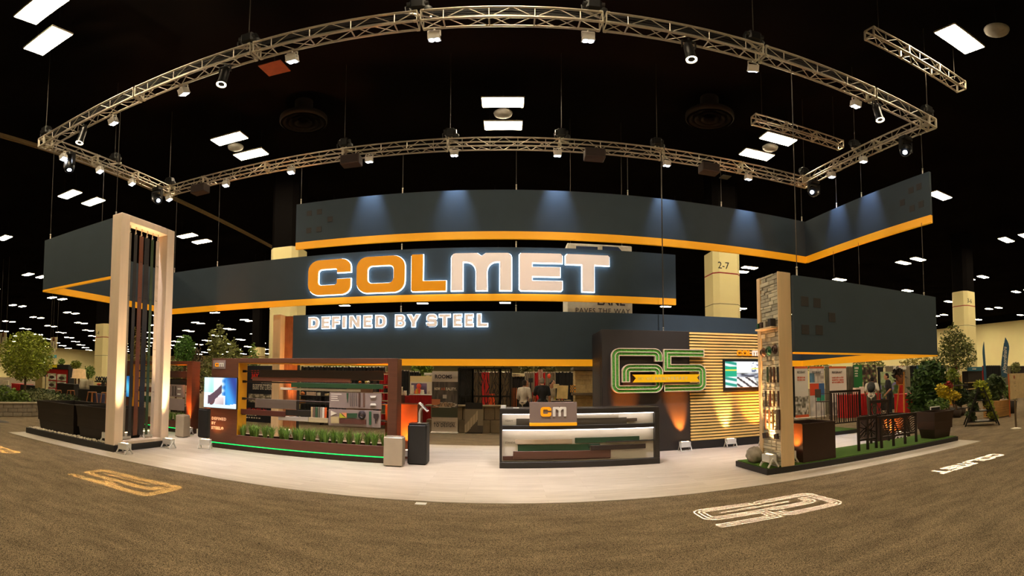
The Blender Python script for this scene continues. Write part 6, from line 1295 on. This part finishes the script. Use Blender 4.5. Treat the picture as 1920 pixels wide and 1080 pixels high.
es = thing('wooden_easel', 'tall orange wooden easel beside the man in black', 'easel', (X_(1694, 13.8), 13.8, 0)); MB().bar((X_(1693, 13.8), 13.8, 0), (X_(1695, 13.8), 13.8, Z_(1694, 697, 13.8)), .05, .05).obj('leg', pm((206, 142, 60)), es); MB().bar((X_(1684, 13.8), 13.8, Z_(1690, 721, 13.8)), (X_(1696, 13.8), 13.8, Z_(1690, 721, 13.8)), .04, .04).obj('ledge', pm((206, 142, 60)), es); MB().bar((X_(1681, 14.3), 14.4, 0), (X_(1690, 13.8), 13.85, Z_(1694, 700, 13.8)), .045, .045).obj('rear_leg', pm((206, 142, 60)), es)
MB().lathe([(0, 0), (.13, 0), (.18, .42), (.15, .42), (.13, .3), (0, .3)], (X_(1686, 14), 14, Z_(1686, 722, 14)), 14).obj('pot', pm((150, 84, 48)), es)
rnd = random.Random(8); m = MB(); leafset(m, (X_(1686, 14), 14, Z_(1686, 703, 14)), (.28, .25, .35), 120, .14, rnd); m.obj('dark_leaves', leafmat((60, 46, 34)), es, kind='stuff')
drape(1681, 1693, 686, 18.3, (180, 26, 24), 'red drape strip above the wooden easel')
t = pbox('booth_sign', 'white booth sign on the red strip at right', 'sign', 1676, 1700, 687.5, 693, 18.22, (232, 226, 210), .03); dashes(t, X_(1682, 18.21), Z_(1690, 691, 18.21), 18.21, .3, .05, 7, mdk, 50)
bl = pbox('blue_wall', 'blue panel wall behind the leafy planting', 'panel', 1721, 1776, 684.5, 760, 18.4, (40, 84, 116), .08, z0=0)
pbox('white_poster', 'white poster with dark symbols beside the blue wall', 'poster', 1777, 1795, 687, 696, 18.0, (226, 222, 214), .04); pbox('red_strip', 'red hanging strip beside the white poster', 'panel', 1790, 1799, 685, 700, 17.9, (196, 30, 34), .04, z0=0); pbox('orchid_counter', 'orange counter with white orchids in front of the grey drape', 'counter', 1776, 1803, 705, 760, 16.4, (206, 130, 62), .5, z0=0, top=(226, 160, 90))
for k in range(6):
    p = atY(1778 + 4.5 * k, 700, 16.5); plant('orchid', ['white orchid at the left end of the orange counter', 'second orchid on the orange counter', 'third orchid on the orange counter', 'fourth orchid on the orange counter', 'fifth orchid on the orange counter', 'white orchid at the right end of the orange counter'][k], p.x, 16.65, Z_(1790, 705, 16.4) + .03, [(0, 0, .2, .12, .12, .1)], 40, .06, (226, 214, 208) if k != 3 else (60, 30, 50), trunk=.18, seed=60 + k, group='orchids on the orange counter', pot=(.06, .08, (90, 70, 60)))
t = pbox('booth_sign', 'white booth sign between orchids and the teal booth', 'sign', 1802, 1816, 687, 692.5, 18.72, (232, 226, 210), .03)
tl = pbox('teal_header', 'teal header panel over a dark flower shelf', 'panel', 1815, 1843, 688, 695.5, 17.0, (44, 110, 136), .06); dashes(tl, X_(1824, 16.99), Z_(1830, 693, 16.99), 16.99, .45, .09, 6, m_ltext, 51)
ds = pbox('flower_shelf', 'dark flower shelf below the teal header', 'shelf', 1816, 1842, 695.5, 760, 17.05, (40, 34, 30), .5, z0=0)
for y in (716, 728): MB().bbox(X_(1814, 16.8), X_(1846, 16.8), 16.75, 17.05, Z_(1830, y + 1.4, 16.8), Z_(1830, y, 16.8), .004).obj('shelf_board', pm((196, 170, 110)), ds)
pbox('red_frame_post', 'red upright frame right of the flower shelf', 'post', 1843, 1848, 686, 720, 17.3, (190, 30, 40), .06, z0=.6)
def flag(lab, bx, x0, x1, y0, y1, Y, txt, m):
    b = X_(bx, Y); t = thing('feather_flag', lab, 'flag', (b, Y, 0)); zt = Z_(bx, y0, Y); zb = Z_(bx, y1, Y); w_ = X_(x1, Y) - X_(x0, Y); n = 14; L = []; Rr = []
    lean = X_((x0 + x1) / 2, Y) - b
    for i in range(n + 1):
        f = i / n; z = zb + (zt - zb) * f; off = lean * 1.2 * f ** 1.5; ww_ = w_ * .55 * (1 if f < .7 else max(.05, 1 - ((f - .7) / .3) ** 2)); L.append((b + off, z)); Rr.append((b + off + ww_ * (1 if lean >= 0 else -1), z))
    mm = MB(); mm.prism([L + Rr[::-1]], lambda p, q, d: Vector((p, Y + d, q)), .012); mm.fixn = True; mm.obj('sail', m, t)
    MB().tube([(b, Y + .02, 0)] + [(x, Y + .02, z) for x, z in L[::3]], .016, 6).obj('pole', m_blackm, t); MB().cyl((b, Y, 0), (b, Y, .05), .2, n=12).obj('base', m_blackm, t)
    if txt: text(txt, w_ * .5, (b + lean * .2 + w_ * .4, Y - .006, zb + (zt - zb) * .1), m_ltext, t, rot=(pi / 2, -pi / 2 + .12, 0), off=.008, width=(zt - zb) * .66)
    return t
mfl = mat('flag_teal', (38, 84, 112), .6)
flag('wide teal feather flag with vertical script at right', 1877, 1876, 1896, 632, 708, 17.6, 'pXtraordinaire', mfl); flag('slim teal feather flag left of the wide one', 1850, 1844, 1852, 641, 722, 17.2, '', mfl)
# leafy planting and racks
PLn = [('tall dark leafy mass of plants behind the tapered bronze planter', 1738, 11.2, [(0, 0, 1.35, .75, .5, .8), (-.5, 0, .9, .5, .4, .6), (.5, 0, 1.7, .55, .4, .5), (0, 0, .5, .9, .5, .4)], 2600, .11, (56, 86, 30)), ('golden yellow shrub behind the tapered bronze planter', 1772, 10.2, [(0, 0, .95, .25, .25, .35), (-.25, 0, 1.15, .2, .2, .2)], 420, .08, (206, 186, 40)), ('red and green plant right of the golden shrub', 1777, 11.5, [(0, 0, 1.2, .22, .2, .25)], 220, .08, (150, 40, 34)), ('lime green plant mass above the cart', 1786, 12.2, [(0, 0, 1.55, .4, .35, .4), (.1, 0, 1.2, .45, .35, .3)], 700, .09, (120, 136, 44)), ('yellow flowers in front of the plant cart', 1791, 11.2, [(0, 0, .85, .25, .2, .2)], 200, .07, (210, 186, 40)), ('dark low plants at the foot of the plant cart', 1800, 11.6, [(0, 0, .75, .6, .4, .35)], 700, .09, (48, 66, 30)), ('small green fern at the foot of the golden shrub', 1758, 9.9, [(0, 0, .7, .5, .3, .2)], 380, .08, (80, 110, 34))]
for k, (lab, x, Y, bl_, n, s, c) in enumerate(PLn): plant('leafy_plant', lab, X_(x, Y), Y, 0, bl_, n, s, c, trunk=.5, seed=70 + k, pot=(.22, .3, (60, 44, 34)))
ct = thing('plant_cart', 'black plant cart on castors left of the ladder rack', 'cart', (X_(1796, 11.6), 11.6, 0))
for z in (.28, .75, 1.2): MB().bbox(X_(1782, 11.6), X_(1808, 11.6), 11.4, 11.9, z, z + .04, .006).obj('shelf_board', pm((44, 38, 30)), ct)
for x in (1783, 1807):
    for y in (11.43, 11.87): MB().cyl((X_(x, 11.6), y, .1), (X_(x, 11.6), y, 1.5), .018, n=6).obj('upright', m_blackm, ct); MB().lathe([(0, -.02), (.05, -.02), (.05, .02), (0, .02)], (X_(x, 11.6), y, .05), 10, axis=(1, 0, 0)).obj('castor', m_blackm, ct)
st = thing('chalk_sign', 'small white framed black sign behind the tapered bronze planter', 'sign', (X_(1753, 9.6), 9.6, 0)); x0 = X_(1743, 9.6); x1 = X_(1761, 9.6); z0 = Z_(1752, 772, 9.6); z1 = Z_(1752, 762, 9.6)
MB().bbox(x0, x1, 9.6, 9.63, z0, z1, .004).obj('frame', m_white, st); MB().box(x0 + .03, x1 - .03, 9.59, 9.6, z0 + .03, z1 - .03).obj('board', m_black, st); MB().cyl(((x0 + x1) / 2, 9.65, 0), ((x0 + x1) / 2, 9.65, z0 + .02), .015, n=6).obj('stake', m_blackm, st)
ra = thing('ladder_rack', 'black A-frame ladder rack full of potted plants in the right aisle', 'plant rack', (X_(1840, 8.6), 8.6, 0)); c = atZ(1840, 797); xr = c.x; yr = c.y; rot = Matrix.Rotation(.67, 3, 'Z'); Q = lambda a, b, z: Vector((xr, yr, 0)) + rot @ Vector((a, b, z))
HW = .34
for s in (-1, 1):
    for dy in (-.56, .56): MB().bar(Q(s * HW, dy, 0), Q(s * HW, dy * .12, 1.22), .045, .045).obj('leg', m_blackm, ra)
for z, d in ((.12, .48), (.45, .36), (.78, .24), (1.05, .13)): MB().add([Q(a, b, zz) for zz in (z, z + .03) for a, b in ((-HW, -d), (HW, -d), (HW, d), (-HW, d))], F6).obj('shelf_board', m_blackm, ra)
k = 0
for z, d in ((.15, .36), (.48, .25), (.81, .14), (1.08, .06)):
    for a, sb in ((-.17, 1), (.17, 1), (-.17, -1), (.17, -1)):
        p = Q(a, sb * d, z); c = ((62, 80, 36), (50, 66, 30), (150, 160, 50), (90, 104, 60))[(k * 7) % 4] if z < 1.05 else (160, 168, 44)
        plant('potted_plant', nth[k % 4] + ' potted plant from the left on the ' + ('bottom', 'second', 'third', 'top')[k // 4] + ' shelf of the ladder rack', p.x, p.y, p.z, [(0, 0, .2, .17, .17, .15), (.06, -.06, .08, .13, .13, .12)], 170, .06, c, seed=100 + k, group='potted plants on the ladder rack', pot=(.07, .12, (40, 34, 30))); k += 1
cr_ = thing('timber_planter', 'tall tan timber box planter right of the ladder rack', 'planter', (X_(1877, 9.4), 9.4, 0)); x0 = X_(1866, 9.3); x1 = X_(1891, 9.3); zt = Z_(1878, 751, 9.3)
for q in range(7): MB().bbox(x0, x1, 9.3, 9.9, .02 + q * (zt - .02) / 7 + .004, .02 + (q + 1) * (zt - .02) / 7 - .004, .006).obj('plank', mat('plank_tan', (176, 130, 72), .7, var=.15, scale=4), cr_)
plant('tall_reeds', 'tall reed plants growing from the timber box planter', (x0 + x1) / 2, 9.6, zt, [(0, 0, .45, .4, .28, .5), (-.2, 0, .7, .3, .25, .3), (.25, 0, .65, .3, .25, .3)], 900, .1, (66, 84, 44), trunk=.3, seed=91)
ts_ = thing('tan_sign_board', 'tall tan sign board with a brown emblem at the right edge', 'sign', (X_(1908, 9.0), 9.0, 0)); x0 = X_(1894, 9.0); x1 = X_(1925, 9.0); z0 = Z_(1908, 747, 9.0); z1 = Z_(1908, 700, 9.0)
MB().bbox(x0, x1, 9.0, 9.04, z0, z1, .006).obj('board', pm((196, 170, 126)), ts_); MB().bar((x0 - .03, 9.05, 0), (x0 - .03, 9.05, z1), .035, .035).obj('frame_post', pm((190, 96, 40)), ts_); MB().bar((x1, 9.05, 0), (x1, 9.05, z1), .035, .035).obj('frame_post', pm((190, 96, 40)), ts_)
MB().lathe([(0, -.006), (.06, -.004), (.07, 0), (0, .004)], (X_(1902, 8.99), 8.995, Z_(1902, 707, 9)), 14, axis=(0, 1, 0)).obj('emblem', pm((150, 80, 40)), ts_)
for q, (w_, y) in enumerate(((.2, 716), (.16, 719), (.1, 724), (.06, 732))): MB().box(X_(1903, 8.99) - w_ / 2, X_(1903, 8.99) + w_ / 2, 8.994, 8.999, Z_(1903, y + .6, 9), Z_(1903, y, 9)).obj('print_line', mdk, ts_)
sp = thing('stanchion', 'slim steel crowd barrier post at the right edge', 'stanchion', (X_(1905, 7.2), 7.2, 0)); c = atZ(1905, 804); MB().lathe([(0, 0), (.17, 0), (.17, .015), (.05, .04), (.03, .05)], (c.x, c.y, 0), 20).obj('base', m_alu2, sp); MB().cyl((c.x, c.y, .04), (c.x, c.y, Z_(1905, 749, c.y)), .03, n=12).obj('post', mat('stanchion_steel', (120, 104, 84), .35, metal=.7), sp); sp.location = (c.x, c.y, 0)
for ch in sp.children: ch.location = Vector((X_(1905, 7.2), 7.2, 0)) - Vector((c.x, c.y, 0))
plant('potted_plant', 'green bush behind the crowd barrier post at the right edge', X_(1903, 9.6), 9.8, 0, [(0, 0, .85, .45, .35, .3)], 420, .08, (86, 110, 40), trunk=.5, seed=95, pot=(.24, .5, (40, 32, 28)))
plant('potted_plant', 'small bush on top of the drape at the right edge', X_(1905, 18), 18, 0, [(0, 0, 2.1, .5, .4, .45)], 320, .1, (104, 110, 50), trunk=1.7, seed=96, pot=(.2, .3, (50, 40, 30)))
# ------------------------------------------------------------------ people
m_skin = mat('skin', (196, 140, 108), .55, var=.04); m_skin2 = mat('skin_dark', (150, 100, 74), .55, var=.04)
def person(lab, x, y, head, shirt, trous, hair, skin=m_skin, bend=0.0, armL=None, armR=None, s=1.0, extra=None, shoes=(30, 26, 24), bald=False, tuck=True):
    # stands on the floor at (x, y); built facing -Y, turned by head; bend = forward lean of the trunk
    t = thing('person', lab, 'person', (x, y, 0)); t.rotation_euler = (0, 0, head); t.scale = (s, s, s); org = Vector((x, y, 0))
    V = Vector; RB = Matrix.Rotation(bend, 3, 'X'); pv = V((0, 0, .95))
    up = lambda p: pv + RB @ (V(p) - pv)      # trunk points follow the lean
    def limb(m, pts, rs, n=10):
        for i in range(len(pts) - 1): m.cyl(pts[i], pts[i + 1], rs[i], rs[i + 1], n)
        for p, r in zip(pts, rs): m.ball(p, r, n, 6)
    sh = {q: up((.185 * q, .01, 1.43)) for q in (-1, 1)}; arms = {}
    for q, a in ((-1, armR), (1, armL)):
        el, wr_ = a if a else ((.24 * q, .03, 1.14), (.25 * q, -.06, .89)); arms[q] = (sh[q], up(el), up(wr_))
    hips = {q: V((.095 * q, 0, .93)) for q in (-1, 1)}; knees = {q: V((.105 * q, -.02, .5)) for q in (-1, 1)}; ank = {q: V((.11 * q, .02, .09)) for q in (-1, 1)}
    hc = up((0, -.03, 1.645)); HR = Matrix.Rotation(bend * .6, 3, 'X'); hp = lambda a: hc + HR @ V(a)
    b = MB()
    b.ball(hc, (.076, .094, .112), 14, 10, R=HR); b.ball(hp((0, -.03, -.06)), (.058, .065, .06), 12, 8, R=HR); b.ball(hp((0, -.096, -.012)), (.014, .02, .024), 8, 6)
    for q in (-1, 1): b.ball(hp((.078 * q, .008, -.01)), (.012, .02, .032), 8, 6)
    limb(b, [up((0, .01, 1.5)), up((0, .0, 1.42)), up((0, -.01, 1.58))], [.056, .07, .05]); limb(b, [up((0, 0, 1.42)), up((0, 0, 1.2)), V((0, 0, .98))], [.1, .11, .12])
    for q in (-1, 1):
        s0, e, wv = arms[q]; limb(b, [s0, e, wv], [.05, .04, .028]); d = (wv - e).normalized(); side = d.cross(V((0, 0, 1)) if abs(d.z) < .8 else V((1, 0, 0))).normalized(); nb = d.cross(side)
        b.ball(wv + d * .05, (.03, .034, .042), 8, 6)
        for k in range(4):
            f0 = wv + d * .075 + side * (.03 - .02 * k); f1 = f0 + d * (.035 + .006 * (k in (1, 2))) + nb * .006; f2 = f1 + d * .022 + nb * .016; limb(b, [f0, f1, f2], [.0095, .0085, .0075], 6)
        th = wv + d * .035 + side * .03; limb(b, [th, th + side * .022 + d * .02, th + side * .026 + d * .048], [.011, .01, .0085], 6)
        limb(b, [hips[q], knees[q], ank[q]], [.085, .055, .04])
    o = b.obj('body', skin, t_part(t, org)); rem(o, .0105)
    m = MB(); limb(m, [up((0, .0, 1.44)), up((0, .0, 1.3)), up((0, 0, 1.1)), V((0, 0, .94))], [.1, .135, .13, .135])
    for q in (-1, 1):
        m.ball(up((.09 * q, .0, 1.3)), (.1, .11, .16), 10, 8); s0, e, wv = arms[q]; limb(m, [up((.06 * q, 0, 1.45)), s0, s0.lerp(e, .75)] if extra != 'long' else [up((.06 * q, 0, 1.45)), s0, e, e.lerp(wv, .9)], [.07, .072, .066] if extra != 'long' else [.07, .072, .055, .042])
        m.ball(V((.07 * q, .01, .98)), (.1, .115, .12), 10, 7)
    o = m.obj('shirt', pm(shirt, .8), t_part(t, org)); rem(o, .014)
    m = MB()
    for q in (-1, 1): limb(m, [hips[q] + V((0, 0, .03)), knees[q], ank[q] + V((0, 0, .02))], [.108, .076, .062]); m.ball(V((.06 * q, .015, .9)), (.1, .115, .1), 10, 7)
    o = m.obj('trousers', pm(trous, .8), t_part(t, org)); rem(o, .014)
    for q in (-1, 1): m = MB(); m.ball(ank[q] + V((0, -.06, -.045)), (.045, .13, .045), 10, 7); m.ball(ank[q] + V((0, .02, -.02)), (.042, .06, .06), 8, 6); m.obj('shoe', pm(shoes), t_part(t, org))
    if hair:
        m = MB(); m.ball(hp((0, .02, .03)), (.084, .088, .092), 14, 9, R=HR)
        if not bald: m.ball(hp((0, .04, -.02)), (.08, .07, .075), 12, 8, R=HR)
        m.obj('hair', pm(hair, .9), t_part(t, org))
    for q in (-1, 1): MB().ball(hp((.03 * q, -.087, .012)), (.011, .008, .008), 8, 6).obj('eye', pm((30, 24, 22)), t_part(t, org))
    MB().ball(hp((0, -.088, -.06)), (.024, .008, .007), 8, 6).obj('mouth', pm((150, 80, 70)), t_part(t, org))
    m = MB(); m.lathe([(.128, -.02), (.134, 0), (.128, .02)], V((0, 0, .985)), 16); m.obj('belt', pm((30, 24, 20)), t_part(t, org))
    return t
def t_part(t, org): ORG[t.name] = Vector((0, 0, 0)); return t
def rem(o, v):
    m = o.modifiers.new('remesh', 'REMESH'); m.mode = 'VOXEL'; m.voxel_size = v; m.use_smooth_shade = True
    m = o.modifiers.new('smooth', 'SMOOTH'); m.factor = .5; m.iterations = 3
p = atY(982, 740, 16.9); person('man in a white long-sleeved shirt and dark trousers seen from behind', p.x, 16.9, pi - .5, (216, 206, 192), (30, 27, 26), (44, 34, 28), m_skin2, .06, armL=((.25, .0, 1.15), (.16, -.2, 1.05)), armR=((-.25, .0, 1.15), (-.14, -.2, 1.05)), extra='long')
p = atY(991.5, 740, 17.6); person('bald man turned sideways behind the man in white shirt', p.x, 17.6, -pi / 2, (40, 60, 90), (30, 30, 40), None, m_skin, .1)
p = atY(1017, 740, 16.6); person('grey-haired man in a black polo shirt seen from behind', p.x, 16.6, pi, (24, 24, 28), (40, 36, 32), (120, 108, 96), m_skin, .1, armL=((.27, -.05, 1.16), (.3, -.25, 1.02)), s=1.04)
p = atY(1027, 740, 17.3); person('dark-haired man facing the black polo and looking down', p.x + .05, 17.8, .5, (196, 186, 170), (50, 46, 44), (28, 22, 20), m_skin, .35)
p = atY(1036, 740, 18.2); person('person in a yellow safety vest behind the tan easel board', p.x, 18.2, .3, (206, 206, 40), (60, 56, 50), (40, 30, 26), m_skin, .05)
p = atY(1634, 740, 13.0); bp2 = person('man in a white t-shirt bending forward with a black backpack', p.x, 13.0, pi - .9, (222, 212, 200), (70, 70, 56), (24, 20, 18), m_skin2, .45, armL=((.26, -.1, 1.2), (.3, -.36, 1.22)), armR=((-.26, .0, 1.15), (-.24, -.12, .9)))
m = MB(); RB = Matrix.Rotation(.45, 3, 'X'); pv = Vector((0, 0, .95)); U = lambda q: pv + RB @ (Vector(q) - pv)
m.ball(U((0, .2, 1.25)), (.16, .1, .22), 12, 9, R=RB); m.ball(U((0, .27, 1.17)), (.12, .06, .12), 10, 8, R=RB)
for q in (-1, 1): m.tube([U((.11 * q, .14, 1.1)), U((.12 * q, -.1, 1.2)), U((.11 * q, -.13, 1.38)), U((.1 * q, .05, 1.5)), U((.09 * q, .14, 1.42))], .02, 8)
m.obj('backpack', pm((22, 20, 20)), bp2)
p = atY(1668, 740, 13.2); person('man in a black t-shirt standing in profile looking to the booth', p.x, 13.2, -2.15, (26, 24, 30), (34, 32, 36), (30, 22, 18), m_skin, .12, armL=((.25, .0, 1.15), (.2, -.2, 1.0)), s=1.03)
